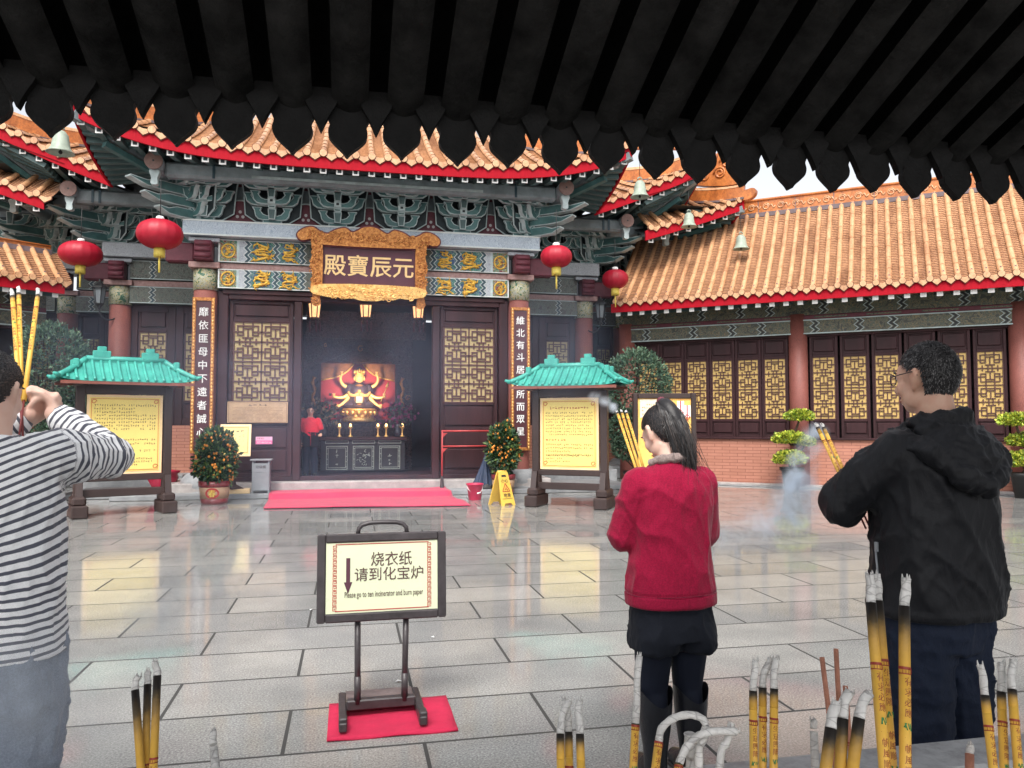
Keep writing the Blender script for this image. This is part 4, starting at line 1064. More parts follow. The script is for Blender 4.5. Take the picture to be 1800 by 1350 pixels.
for x, mats, lab in ((-.92, [m_leafd, m_pale], 'dark vase of dusty leaves at the left end of the altar'), (.80, [m_purple, m_leafd], 'vase of dark purple flowers at the right end of the altar')):
    o = empty('flower_vase', (.32+x, 18.45, 1.155), 0, lab, 'vase', 'flower vases on the altar')
    b = MB(); b.lathe([(.07,0),(.11,.12),(.06,.24),(.08,.30),(.07,.30),(.001,.2)], (0,0,0), m_vase, 16); b.build('vase', o)
    b = MB(); leafcloud(b, 420, lambda R: (Vector((R.gauss(0,.16),R.gauss(0,.10),.52+R.gauss(0,.14))), Vector((R.gauss(0,.3),R.gauss(0,.3),.3))), .09, mats, int(x*10)); b.build('foliage', o)  # flower petals and leaves scattered as one mesh
for i, (x, z) in enumerate(((-.79,4.06),(.33,4.10),(1.51,4.11))):
    o = empty('palace_lantern', (x, 17.55, z-.42+.37), 0, 'lit glass palace lantern hung inside the doorway, %s' % ('under the left end of the plaque','in the middle of the three','under the right end of the plaque')[i], 'palace lantern', 'lit palace lanterns inside the doorway')
    b = MB(); m_glow = M('lantern_glow', (1,.52,.23), .5, .25, 9, emit=1.0) if i == 0 else m_glow
    b.lathe([(.10,-.18),(.13,.12)], (0,0,0), m_glow, 6, False); b.build('glass', o)
    b = MB(); b.lathe([(.17,.12),(.08,.18),(.02,.2)], (0,0,0), m_carved, 6, False); b.lathe([(.05,-.36),(.13,-.28),(.17,-.22),(.11,-.18)], (0,0,0), m_carved, 6, False)
    for k in rng(6): a = k*pi/3; b.tube([(.105*cos(a),.105*sin(a),-.18),(.135*cos(a),.135*sin(a),.12)], .012, m_carved, 4)
    for k in rng(5): b.tube([(.12*cos(k*1.25),.12*sin(k*1.25),-.24),(.12*cos(k*1.25),.12*sin(k*1.25),-.50)], .014, m_maroon, 5)
    b.tube([(0,0,.18),(0,0,.30)], .01, m_black, 5); b.build('carved_frame', o)
    l = bpy.data.lights.new('lantern_bulb', 'POINT'); l.energy = 22; l.color = (1,.6,.3); l.shadow_soft_size = .05
    lo = bpy.data.objects.new('lantern_bulb', l); COL.objects.link(lo); lo.location = (x, 17.55, z-.60+.37)

# ------------------------------------------------------------------ things on the paving before the hall
m_carpet = M('red_carpet', (.60,.022,.085), .9, .12, 5, 220, .5, sheen=.2)
def cloth(name, corners, n, m, zf, label, cat, mat):
    (a, b_, c, d) = [Vector(p+(0,)) for p in corners]; P = []
    for i in rng(n+1):
        row = []
        for j in rng(m+1):
            u, v = i/n, j/m; p = (a*(1-u)+b_*u)*(1-v)+(d*(1-u)+c*u)*v; p.z = zf(p.x, p.y, u, v); row.append(p)
        P.append(row)
    bb = MB(); bb.grid(P, mat, True, True); o = bb.build(name)
    md = o.modifiers.new('thickness', 'SOLIDIFY'); md.thickness = .012; md.offset = 1
    return tag(o, label, cat)
def cz(x, y, u, v):
    z = .014
    if y > 15.2: z = .014 + .098*min(1,max(0,(y-15.35)/.16))
    return z + .012*max(0,sin(x*2.2+y*1.7)*sin(y*1.3)) + (.03*max(0,1-abs(u-1)*9)*max(0,sin(v*7)) if u > .85 else 0)
cloth('red_carpet', ((-1.44,13.92),(2.12,13.62),(1.98,16.27),(-1.54,16.27)), 40, 50, cz, 'wide pinkish red carpet laid before the altar doorway', 'carpet', m_carpet)

# two notice boards with turquoise roofs
m_turq = M('turquoise_paint', (.055,.36,.285), .45, .3, 5, 50, .12, col2=(.03,.24,.20))
m_yel = M('yellow_notice_paper', (.84,.66,.20), .35, .05, 2, 20, .0)
m_yel2 = M('cream_notice_edge', (.86,.62,.34), .35, .06)
def notice_board(loc, rz, w, hgt, label, seed, title):
    o = empty('notice_board', loc, rz, label, 'notice board', 'roofed notice boards before the hall')
    z0, z1 = .66, .66+hgt
    b = MB()
    for s in (-1, 1):
        b.box((s*(w/2+.09), 0, 1.12), (.13, .13, 2.0), m_wood2, b=.01)
    b.box((0,0,z1+.10), (w+.30,.11,.18), m_wood2, b=.01); b.box((0,0,z0-.06), (w+.30,.11,.10), m_wood2, b=.01); b.box((0,0,.36), (w+.1,.10,.12), m_wood2, b=.01)
    b.build('board_frame', o)
    for s in (-1, 1):
        b = MB(); x = s*(w/2+.09); b.box((x,0,.10), (.24,.66,.20), m_wood2, b=.02); b.box((x,0,.26), (.20,.50,.14), m_wood2, b=.03)
        b.prism([(-.2,.33),(-.12,.62),(.12,.62),(.2,.33)], -.05, .05, m_wood2, Matrix.Translation((x,0,0)) @ Matrix.Rotation(pi/2,4,'Z')); b.build('foot', o)
    b = MB(); b.box((0,-.03,(z0+z1)/2), (w,.04,hgt), m_yel2); b.box((0,-.052,(z0+z1)/2), (w-.08,.006,hgt-.08), m_yel); b.build('notice_sheet', o)
    b = MB(); frame_rect(b, -w/2+.06, w/2-.06, z0+.06, z1-.06, -.057, .008, .006, m_orangeline, 0)
    for sx in (-1,1):
        for zz in (z0+.08, z1-.08): b.tube([(sx*(w/2-.10)+.04*cos(i*.5)*(1-.04*i),-.058,zz+(.03 if zz<1 else -.03)+.04*sin(i*.5)*(1-.04*i)) for i in rng(14)], .006, m_orangeline, 4)
    sp = z1-.14; 
    if title: scribble(b, -w*.34, w*.34, sp-.075, sp-.005, 1, -.0565, m_redline, seed, 14, skip=.05); sp -= .10
    scribble(b, -w/2+.10, w/2-.10, sp-.44, sp, 8, -.0565, m_ink, seed+1, 26); scribble(b, -w/2+.10, w*(.0 if title else .12), sp-.54, sp-.475, 1, -.0565, m_redline, seed+2, 8, skip=0)
    scribble(b, -w/2+.10, w/2-.10, sp-.80, sp-.56, 4, -.0565, m_ink, seed+3, 26); scribble(b, -w/2+.10, w/2-.14, z0+.12, z0+.27, 3, -.0565, m_ink, seed+4, 24); b.build('lettering', o)
    # hipped roof with ribs, concave eaves
    ez, rz_ = z1+.20, z1+.55; ex, ey = w/2+.44, .44; rx = w/2+.02; roof = MB()
    def S(u, v, side):     # u -1..1 along, v 0 eave..1 ridge
        k = v**.8*.25+v*.75; hx = ex+(rx-ex)*v; hy = ey*(1-v); z = ez+(rz_-ez)*(v*.75+.25*v*v) + .05*abs(u)**5*(1-v)
        return Vector((u*hx, side*hy, z))
    for side in (-1,1):
        roof.grid([[S(-1+2*i/24, j/6, side) for j in rng(7)] for i in rng(25)], m_turq, True, side > 0)
        nr = 16
        for k in rng(nr+1):
            u0 = -1+2*k/nr; x0 = u0*ex; pts = []
            for j in rng(7):
                v = j/6; hx = ex+(rx-ex)*v
                if abs(x0) > hx+.001: break
                p = S(x0/hx, v, side); pts.append(p+UP*.018)
            if len(pts) > 1: roof.tube(pts, .026, m_turq, 6)
    for sx in (-1,1):
        roof.grid([[Vector((sx*(ex+(rx-ex)*j/6), (-1+2*i/6)*ey*(1-j/6), S(1,j/6,1).z)) for j in rng(7)] for i in rng(7)], m_turq, True, sx < 0)
        for side in (-1,1):
            pts = [S(sx, j/8, side)+UP*.03 for j in rng(9)]; roof.tube(pts, .045, m_turq, 6)
            roof.box(S(sx,.62,side)+UP*.07, (.09,.09,.15), m_turq, b=.015); roof.tube([pts[0], pts[0]+Vector((sx*.07,side*.05,.03))], [.045,.02], m_turq, 6)
        roof.box((sx*(rx-.22),0,rz_+.10), (.26,.09,.12), m_turq, b=.01); roof.box((sx*(rx-.22),0,rz_+.19), (.13,.08,.08), m_turq, b=.01)
    roof.tube([(-rx,0,rz_+.03),(rx,0,rz_+.03)], .05, m_turq, 8); roof.box((0,0,rz_+.0), (2*rx,.07,.12), m_turq)
    roof.build('roof', o)
    b = MB(); b.add([(-ex+.02,-ey+.02,ez-.004),(ex-.02,-ey+.02,ez-.004),(ex-.02,ey-.02,ez-.004),(-ex+.02,ey-.02,ez-.004)], [(0,3,2,1)], m_wood2)
    frame_rect_h = [((0,-ey+.02,ez-.02),(2*ex-.06,.03,.05)),((0,ey-.02,ez-.02),(2*ex-.06,.03,.05))]
    for c_, d_ in frame_rect_h: b.box(c_, d_, M('red_brown_edge', (.22,.07,.05), .6, .2))
    for s in (-1,1): b.box((s*(w/2+.09),0,z1+.17), (.15,.7,.07), m_wood2, b=.01)
    b.build('eave_board', o)
    return o
notice_board((-3.60, 13.62, 0), radians(24), 1.12, 1.28, 'turquoise roofed yellow notice board behind the woman in stripes', 40, False)
notice_board((3.84, 13.20, 0), radians(-33), 1.08, 1.27, 'turquoise roofed yellow notice board between the wet floor sign and the woman in red', 60, True)

# kumquat trees
m_k1, m_k2, m_k3 = leafmat('kumquat_leaf', (.035,.085,.035)), leafmat('kumquat_leaf_dark', (.015,.045,.025)), leafmat('kumquat_leaf_young', (.12,.19,.05))
m_fruit = M('kumquat_fruit', (.80,.30,.045), .4, .2, 6, 80, .1)
m_soil = M('soil', (.03,.022,.018), .9, .3, 20, 80, .5); m_bark = M('bark', (.09,.06,.04), .8, .3, 10, 60, .5, stretch=(1,1,.3))
m_potred = M('maroon_pot', (.20,.03,.035), .3, .2, 5); m_pottan = M('tan_band', (.42,.27,.17), .5, .15, 6)
def kumquat(loc, rx, rz, zc, seed, label, potr):
    o = empty('kumquat_tree', loc, 0, label, 'kumquat tree', 'potted kumquat trees before the hall')
    b = MB(); b.lathe([(potr*.82,0),(potr*.86,.02),(potr*.92,.10)], (0,0,0), m_potred, 24); b.lathe([(potr*.92,.10),(potr,.31)], (0,0,0), m_pottan, 24); b.lathe([(potr,.31),(potr*1.05,.33),(potr*1.05,.42),(potr*.95,.42),(potr*.93,.37),(.001,.37)], (0,0,0), m_potred, 24); pt = b.build('pot', o)
    b = MB()
    yb = lambda x, z: -sqrt(max(0,(potr*(.92+.08*(z-.1)/.21))**2-x*x))-.004
    b.add([(0,yb(0,.205),.205)]+[(.12*cos(i*pi/12),yb(.12*cos(i*pi/12),.205+.10*sin(i*pi/12)),.205+.10*sin(i*pi/12)) for i in rng(24)], [(0,1+i,1+(i+1)%24) for i in rng(24)], m_redline)
    CT(b, '春', .14, m_lyel, 0, -potr-.012, .205, .01); b.build('pot_emblem', pt)
    b = MB(); b.lathe([(.001,.385),(potr*.9,.385)], (0,0,0), m_soil, 16); b.build('soil', o)
    b = MB()
    for k in rng(7):
        a = k*.9; b.tube(bez((.02*cos(a),.02*sin(a),.37),(.05*cos(a),.05*sin(a),.6),(.15*cos(a),.15*sin(a),.7),(rx*.6*cos(a),rx*.6*sin(a),zc+.15*(k%3-1)),6), [.02-.002*i for i in rng(7)], m_bark, 5)
    b.build('trunk', o)
    def shp(R):
        while True:
            q = Vector((R.uniform(-1,1),R.uniform(-1,1),R.uniform(-1,1))); l = q.length
            if l < 1 and l > .45: break
        bumpy = 1+.30*noise.noise(q.normalized()*2.2+Vector((seed,0,0)))
        e = Vector((q.x, q.y, math.copysign(abs(q.z)**.8, q.z)))
        nr = e.normalized(); p = Vector((e.x*rx*bumpy, e.y*rx*bumpy, zc+e.z*rz*bumpy)); return p, nr
    b = MB(); leafcloud(b, 3200, shp, .10, [m_k1, m_k2, m_k3, m_k1], seed, .2, .26); b.build('foliage', o)
    b = MB(); R = random.Random(seed+1)
    for k in rng(300):
        th, z = R.uniform(0,2*pi), R.uniform(-.95,.98); rr = sqrt(max(.02,1-z*z))
        q = Vector((rr*cos(th),rr*sin(th),z)); bump_ = 1+.30*noise.noise(q*2.2+Vector((seed,0,0)))
        if noise.noise(q*3.1+Vector((9,seed,0))) < -.12: continue
        b.ell((q.x*rx*bump_*1.0,q.y*rx*bump_*1.0,zc+q.z*rz*bump_), (.023,.023,.027), m_fruit, 7, 5)
    tag(b.build('fruit', o), kind='stuff')
    return o
kumquat((-2.43, 15.1, 0), .345, .53, .82, 3, 'potted kumquat tree covered in orange fruit beside the yellow easel', .27)
kumquat((3.14, 15.75, .0), .30, .53, .93, 8, 'potted kumquat tree behind the yellow wet floor sign', .24)

# wet floor sign
m_ysign = M('yellow_plastic', (.80,.52,.09), .35, .08, 3, 60, .03)
wf = empty('wet_floor_sign', (2.72, 13.78, 0), radians(28), 'yellow folding wet floor warning sign standing on the wet paving', 'wet floor sign')
def wf_panel(y0, y1, nm, letters):
    b = MB(); H = .60
    def T_(x, z): t = z/H; return Vector((x*(1-.32*t), y0+(y1-y0)*t, z))
    out = [(-.155,0),(-.155+.05,0),(-.07,.045),(.07,.045),(.105,0),(.155,0),(.155,.585),(.13,.60),(-.13,.60),(-.155,.585)]
    hole = []
    d = Vector((0, -.012 if y0 < y1 else .012, 0)); f1 = [T_(x,z)+d for x,z in out]; f2 = [T_(x,z)-d for x,z in out]; k = len(out)
    b.add(f1+f2, [list(rng(k)), list(range(2*k-1,k-1,-1))]+[(i,i+k,(i+1)%k+k,(i+1)%k) for i in rng(k)], m_ysign)
    p = b.build(nm, wf)
    if letters:
        c = MB(); ang = atan2(y1-y0, H); Tm = Matrix.Translation((0,y0-.015,0)) @ Matrix.Rotation(-ang,4,'X')
        c.prism([(-.055,.53),(.055,.53),(.045,.565),(-.045,.565)], -.002, .001, m_black, Tm)
        for s, zz in (('小心', .455), ('地滑', .19)): c.text(s, .082, m_inkdark, Tm @ FACE(0,-.003,zz-.006), .01)
        tri = [(-.085,.26),(.085,.26),(.0,.41)]; 
        for i in rng(3): c.bar(Tm @ Vector((tri[i][0],-.002,tri[i][1])), Tm @ Vector((tri[(i+1)%3][0],-.002,tri[(i+1)%3][1])), .012, .004, m_redline, (0,1,0))
        c.tube([Tm @ Vector(p_) for p_ in ((-.03,-.003,.285),(0,-.003,.32),(.01,-.003,.35))], .007, m_redline, 5); c.tube([Tm @ Vector(p_) for p_ in ((.035,-.003,.28),(0,-.003,.32))], .007, m_redline, 5); c.ell(Tm @ Vector((.015,-.003,.368)), .011, m_redline, 8, 6)
        c.box((0,0,0), (.24,.003,.006), m_inkdark, T=Tm @ Matrix.Translation((0,-.002,.13)))
        c.build('lettering', p)
wf_panel(-.19, -.015, 'front_panel', True); wf_panel(.19, .015, 'rear_panel', False)
b = MB(); b.tube([(-.10,0,.60),(.10,0,.60)], .022, m_ysign, 8); b.build('hinge', wf)

# bucket, bin, easel sign
m_pinkp = M('pinkish_red_plastic', (.62,.025,.09), .35, .08, 3, 60, .03)
bk = empty('bucket', (2.38, 14.75, 0), 0, 'red plastic bucket at the right edge of the carpet', 'bucket')
b = MB(); b.lathe([(.115,0),(.12,.005),(.155,.29),(.172,.295),(.172,.315),(.152,.318),(.145,.30),(.11,.02),(.001,.015)], (0,0,0), m_pinkp, 28); b.build('bucket_body', bk)
b = MB(); b.tube(bez((-.158,-.0,.285),(-.14,-.15,.10),(.12,-.16,.06),(.155,-.03,.27),14), .006, m_white, 6); b.tube([(.02,-.146,.135),(.09,-.13,.15)], .014, m_white, 8); b.build('handle', bk)
bn = empty('litter_bin', (-1.70, 15.99, .10), 0, 'grey metal rubbish bin on the step left of the carpet', 'bin')
b = MB(); b.box((0,0,.32), (.33,.28,.54), m_grey, b=.008); b.box((0,-.142,.50), (.30,.008,.17), m_grey); b.box((0,-.142,.23), (.30,.008,.33), m_grey)
for s in (-1,1):
    for t in (-1,1): b.box((s*.15,t*.12,.33), (.035,.035,.66), m_grey, b=.004)
b.build('bin_body', bn)
b = MB(); b.box((0,0,.655), (.41,.34,.03), m_grey, b=.008); b.build('lid', bn)
b = MB(); CT(b, '垃圾桶', .065, m_inkdark, 0, -.148, .52, .006); b.build('lettering', bn)
es = empty('easel_sign', (-2.22, 16.0, .10), radians(4), 'yellow framed easel notice on a thin pole beside the kumquat', 'easel sign')
b = MB(); b.box((0,.0,.045), (.62,.30,.09), m_yel2, b=.01); b.lathe([(.20,.09),(.05,.17),(.025,.28),(.022,.30)], (0,0,0), m_wood2, 4, False); b.build('base', es)
b = MB(); b.tube([(0,0,.2),(0,0,.95)], .018, m_gold, 10); b.build('pole', es)
Rb = Euler((radians(-18),radians(0),0)).to_matrix(); bc = Vector((.02,-.02,1.04))
b = MB(); b.box(bc, (.58,.03,.66), m_yel2, Rb, .006); b.box(bc+Rb@Vector((0,-.018,0)), (.50,.006,.58), m_yel, Rb); b.build('board', es)
b = MB()
for dx, dz, ww, hh in ((0,.26,.47,.012),(0,-.26,.47,.012),(-.23,0,.012,.53),(.23,0,.012,.53)): b.box(bc+Rb@Vector((dx,-.022,dz)), (ww,.004,hh), m_orangeline, Rb)
Tb = Matrix.Translation(bc) @ Rb.to_4x4(); scribble(b, -.16, .16, .15, .23, 1, -.023, m_inkdark, 71, 4, Tb, skip=0)
for k in rng(5): scribble(b, -.17+.075*k, -.13+.075*k, -.22, .12, 11, -.023, m_ink, 72+k, 1, Tb, skip=.1)
b.build('lettering', es)
# red stand frame and folded umbrella
m_redpipe = M('red_painted_pipe', (.45,.05,.05), .45, .2, 6)
rf = empty('rail_stand', (2.45, 16.12, .112), 0, 'thin red pipe stand with two crossbars at the right edge of the carpet', 'stand')
for s in (-1,1):
    b = MB(); b.tube([(s*.545,0,.05),(s*.545,0,1.22)], .017, m_redpipe, 8); b.lathe([(.055,0),(.045,.02),(.03,.22),(.017,.26)], (s*.545,0,0), m_wood2, 12)
    for z in (1.16,.84): b.prism([(s*.53,z),(s*.43,z),(s*.47,z-.03),(s*.53,z-.10)], -.006, .006, m_redpipe)
    b.build('post', rf)
b = MB(); b.tube([(-.545,0,1.20),(.545,0,1.20)], .02, m_redpipe, 8); b.build('top_bar', rf)
b = MB(); b.tube([(-.545,0,.88),(.545,0,.88)], .017, m_redpipe, 8); b.build('crossbar', rf)
um = empty('folded_umbrella', (2.76, 15.95, .10), 0, 'dark blue folded umbrella leaning beside the right kumquat tree', 'umbrella')
m_navy = M('navy_cloth', (.022,.04,.085), .55, .25, 5, 40, .15)
b = MB(); vs = []; fs = []; seg = 40; n = 8
for i in rng(n+1):
    t = i/n; z = .78-.68*t
    for k in rng(seg):
        a = 2*pi*k/seg; r = (.012+.19*t**1.15)*(1+.22*t*sin(a*8)); vs.append((r*cos(a)+.05*(1-t), r*sin(a)*.7, z+.02*sin(a*8)*t))
for i in rng(n):
    for k in rng(seg): fs.append((i*seg+k, (i+1)*seg+k, (i+1)*seg+(k+1)%seg, i*seg+(k+1)%seg))
b.add(vs, fs, m_navy, True); b.build('canopy', um)
b = MB(); b.tube([(.05,0,.88),(.05,0,.76),(.0,0,.0)], .008, m_black, 6); b.tube([(.05+.03*sin(i*.5),0,.86+.03*(1-cos(i*.5))) for i in rng(7)], .012, m_black, 6); b.build('shaft', um)

# junipers in pots
m_j1, m_j2, m_j3 = leafmat('juniper_green', (.06,.115,.07), .7), leafmat('juniper_dark', (.025,.06,.04), .7), leafmat('juniper_tip', (.11,.17,.10), .7)  # three greens mixed at random over the foliage
def juniper(loc, lobes, seed, label, n):
    o = empty('juniper_tree', loc, 0, label, 'juniper tree', 'clipped junipers in pots')
    b = MB(); b.lathe([(.20,0),(.27,.42),(.31,.44),(.31,.50),(.26,.50),(.001,.45)], (0,0,0), m_black, 20); b.build('pot', o)
    b = MB(); b.tube(bez((0,0,.4),(.06,0,.8),(-.05,.02,1.4),(0,0,2.2),8), [.06-.004*i for i in rng(9)], m_bark, 7)
    R = random.Random(seed)
    for c, r in lobes:
        b.tube(bez((0,0,.7+.4*R.random()),(c[0]*.4,c[1]*.4,1.0),(c[0]*.7,c[1]*.7,c[2]-.2),(c[0],c[1],c[2]),6), [.035-.004*i for i in rng(7)], m_bark, 5)
    for k in rng(6): b.tube(bez((0,0,.5),(.15*cos(k),.15*sin(k),.62),(.3*cos(k),.3*sin(k),.75),(.4*cos(k),.4*sin(k),.95),5), .012, m_bark, 4)
    b.build('trunk', o)
    tot = sum(r[0]**2 for c, r in lobes); b = MB()
    for li, (c, r) in enumerate(lobes):
        def shp(R, c=c, r=r):
            q = Vector((R.gauss(0,1),R.gauss(0,1),R.gauss(0,1))).normalized(); k = R.uniform(.72,1)**.6*(1+.13*noise.noise(q*3.2+Vector(c))+.10*noise.noise(q*9+Vector(c)))
            return Vector((c[0]+q.x*r[0]*k, c[1]+q.y*r[0]*k, c[2]+q.z*r[1]*k)), q
        leafcloud(b, int(n*r[0]**2/tot), shp, .085, [m_j1, m_j2, m_j3, m_j1], seed+li, .25, .22)
    b.build('foliage', o); return o
juniper((5.80, 14.95, 0), [((0,0,2.22),(.66,.78)), ((-.1,0,1.35),(.52,.42)), ((-.22,-.1,.98),(.35,.24)), ((.25,.1,1.15),(.35,.3))], 5, 'round clipped juniper in a black pot between the right notice board and the framed poster', 9000)
juniper((-5.55, 16.1, 0), [((0,0,2.55),(.66,.85)), ((.45,.1,2.35),(.42,.6)), ((-.05,-.1,1.5),(.62,.5)), ((.3,0,1.2),(.5,.4))], 6, 'large dark juniper behind the incense sticks of the striped woman', 11000)

# framed poster board behind the woman in red
fb = empty('poster_board', (5.68, 13.30, 0), radians(-11.9), 'brown framed display board with a bright yellow poster behind the ponytailed woman', 'display board')
b = MB(); frame_rect(b, -.585, .585, .55, 2.03, 0, .095, .09, m_wood2, .012); b.box((0,.03,1.29), (1.02,.02,1.32), m_wood2)
for s in (-1,1): b.box((s*.5,0,.28), (.09,.09,.56), m_wood2, b=.01); b.box((s*.5,0,.03), (.10,.5,.06), m_wood2, b=.01)
b.build('board_frame', fb)
b = MB(); b.box((0,-.0,1.29), (.99,.02,1.30), M('bright_poster', (.90,.62,.16), .3, .25, 2.2, 20, 0, col2=(.88,.38,.10))); b.box((-.25,-.012,1.75), (.4,.004,.34), M('pale_poster_patch', (.88,.80,.58), .3, .1)); po = b.build('poster', fb)
b = MB(); scribble(b, -.42, -.05, 1.45, 1.85, 7, -.0155, m_orangeline, 91, 9)
for x, z in ((.30,1.70),(.42,1.62)):
    b.box((x,-.013,z+.08), (.13,.004,.22), M('tassel_card', (.86,.80,.80), .4, .05)); b.box((x,-.016,z+.06), (.02,.004,.26), m_redline); b.tube([(x-.05,-.018,z-.03),(x,-.018,z+.03),(x+.05,-.018,z-.03),(x,-.018,z-.09),(x-.05,-.018,z-.03)], .008, m_redline, 4); b.ell((x,-.018,z-.19), (.035,.006,.055), m_redline, 8, 6)
b.build('lettering', po)
# red planter behind the left board
rp = empty('red_planter', (-3.72, 16.9, 0), 0, 'squat red glazed planter beside the left notice board', 'planter')
b = MB(); b.lathe([(.16,0),(.18,.03),(.30,.28),(.28,.36),(.33,.40),(.33,.43),(.26,.43),(.25,.38),(.001,.35)], (0,0,.08), M('red_glaze', (.35,.02,.05), .2, .15), 24); b.box((0,0,.04), (.36,.36,.08), m_wood2); b.build('pot', rp)

# cloud pruned bonsai by the right hall
m_b1, m_b2, m_b3 = leafmat('bright_green_leaf', (.30,.40,.035), .5), leafmat('lime_leaf', (.48,.50,.06), .5), leafmat('mid_green_leaf', (.12,.20,.03), .5)
def bonsai(loc, pads, label, seed, potr=.24):
    o = empty('bonsai_tree', loc, 0, label, 'bonsai tree', 'cloud pruned bonsai beside the right hall')
    b = MB(); b.lathe([(potr*.62,0),(potr*.9,.42),(potr*1.08,.44),(potr*1.08,.50),(potr*.85,.50),(.001,.44)], (0,0,0), m_black, 20); b.build('pot', o)
    b = MB(); prev = Vector((0,0,.42))
    for c, r in pads[::-1]:
        c = Vector(c); e = c-UP*(r[1]*.5); b.tube(bez(prev, prev+UP*.15, e-UP*.12, e, 8), [.032-.001*i for i in rng(9)], m_bark, 6); prev = Vector((e.x*.5, e.y*.5, e.z-.05))
    b.build('trunk', o); b = MB()
    for li, (c, r) in enumerate(pads):
        def shp(R, c=c, r=r):
            q = Vector((R.gauss(0,1),R.gauss(0,1),R.gauss(0,1))).normalized(); q.z = max(q.z, -.35); k = R.uniform(.7,1)*(1+.15*noise.noise(q*3+Vector(c)))
            return Vector((c[0]+q.x*r[0]*k, c[1]+q.y*r[0]*k, c[2]+q.z*r[1]*k)), q
        leafcloud(b, 1700, shp, .065, [m_b1, m_b2, m_b3, m_b2], seed+li, .4, .38)
    b.build('foliage', o); return o
bonsai((9.58, 15.42, 0), [((.20,0,1.62),(.30,.14)), ((.0,.05,1.12),(.36,.15)), ((.32,.0,1.05),(.22,.12)), ((-.08,-.05,.68),(.32,.19))], 'three tiered lime green bonsai in a black pot left of the man in black', 3)
bonsai((13.05, 12.85, 0), [((-.12,0,1.52),(.32,.14)), ((.10,.0,1.12),(.33,.15)), ((.02,-.05,.72),(.36,.19))], 'lime green bonsai in a black pot cut by the right edge of the view', 9)

# incinerator sign on its little mat
m_matred = M('red_mat', (.62,.018,.075), .9, .12, 8, 260, .6)
b = MB(); b.grid([[Vector((x,y,.012+.004*sin(x*19)*sin(y*23))) for x in [-.09+.62*i/14 for i in rng(15)]] for y in [3.775+.475*j/12 for j in rng(13)]], m_matred, True)
o = b.build('floor_mat'); md = o.modifiers.new('thickness','SOLIDIFY'); md.thickness = .01; tag(o, 'small red mat under the incinerator sign', 'mat')
sg = empty('incinerator_sign', (.172, 4.02, .014), radians(1.0), 'dark framed pale sign on two posts telling people to burn paper in the incinerator', 'sign stand')
m_sfr = M('worn_dark_frame', (.050,.042,.045), .38, .3, 14, 60, .15); m_sbar = M('worn_grey_brown_base', (.17,.13,.125), .55, .35, 8, 60, .2)
m_cream = M('pale_cream_sheet', (.66,.70,.49), .3, .05, 2, 10, 0)
Rs = Euler((radians(-4),0,radians(0))).to_matrix(); sc_ = Vector((0,0,.70)); Ts = Matrix.Translation(sc_) @ Rs.to_4x4()
b = MB(); t = .042; W2, H2 = .325, .218
for c, d in (((-W2+t/2,0,0),(t,.035,2*H2)),((W2-t/2,0,0),(t,.035,2*H2)),((0,0,H2-t/2),(2*W2-2*t,.035,t)),((0,0,-H2+t/2),(2*W2-2*t,.035,t))): b.box(c, d, m_sfr, None, .006, Ts)
b.box((0,.008,0), (2*W2-2*t,.01,2*H2-2*t), m_sfr, T=Ts); b.build('sign_frame', sg)
b = MB(); b.box((0,-.004,0), (2*W2-2*t-.004,.008,2*H2-2*t-.004), m_cream, T=Ts); sh2 = b.build('sign_sheet', sg)
b = MB()
def ST(s, size, x, z, bold=0.0, mat=m_ink, sx=1.0): b.text(s, size, mat, Ts @ Matrix.Translation((x,-.0095,z)) @ Matrix.Diagonal((sx,1,1,1)) @ Matrix.Rotation(pi/2,4,'X') @ Matrix.Translation((0,-.08*size,0)), bold)
m_signink = M('sign_ink', (.10,.05,.045), .5, .1)
ST('烧衣纸', .076, .045, .088, .004, m_signink, .93); ST('请到化宝炉', .071, .035, .014, .004, m_signink, 1.0)
ST('Please go to ten incinerator and burn paper', .041, .008, -.082, .003, m_signink, .545)
for x in (-.238,.238):
    for k in rng(13):
        z = -.150+.3*k/12
        frx = [((x,-.0085,z+.010),(.020,.003,.003)),((x,-.0085,z-.009),(.020,.003,.003)),((x-.0085,-.0085,z),(.003,.003,.016)),((x+.0085,-.0085,z+.003),(.003,.003,.010)),((x+.001,-.0085,z),(.010,.003,.003))]
        for c, d in frx: b.box(c, d, m_redline, T=Ts)
for z in (-.163,.166): b.box((0,-.0085,z), (.47,.003,.004), m_redline, T=Ts)
b.box((-.172,-.0085,.035), (.020,.003,.125), m_plum, T=Ts); b.prism([(-.193,-.022),(-.151,-.022),(-.172,-.08)], -.0095, -.007, m_plum, Ts)
b.build('lettering', sh2)
b = MB(); b.tube([Ts @ Vector(p) for p in [(-.125,0,H2-.003)]+[(-.120,0,H2+.025),(-.105,0,H2+.042),(-.07,0,H2+.052),(0,0,H2+.054),(.07,0,H2+.052),(.105,0,H2+.042),(.12,0,H2+.025),(.125,0,H2-.003)]], .0115, m_sfr, 10); b.build('handle', sg)
for s in (-1,1):
    b = MB(); b.tube([(s*.118,.03,.06),(s*.122,.01,.50)], .0155, m_sfr, 12); b.tube([(s*.1185,.028,.0605),(s*.119,.025,.20)], .0172, m_sfr, 12); b.build('post', sg)
for s in (-1,1):
    b = MB(); b.box((s*.192,.02,.03), (.038,.44,.045), m_sfr, b=.006); b.box((s*.192,-.16,.045), (.04,.07,.055), m_sfr, b=.006); b.build('foot', sg)
b = MB(); b.box((0,.04,.055), (.348,.05,.05), m_sfr, b=.006); b.box((0,.16,.045), (.348,.17,.02), m_sbar, b=.004); b.build('crossbar', sg)

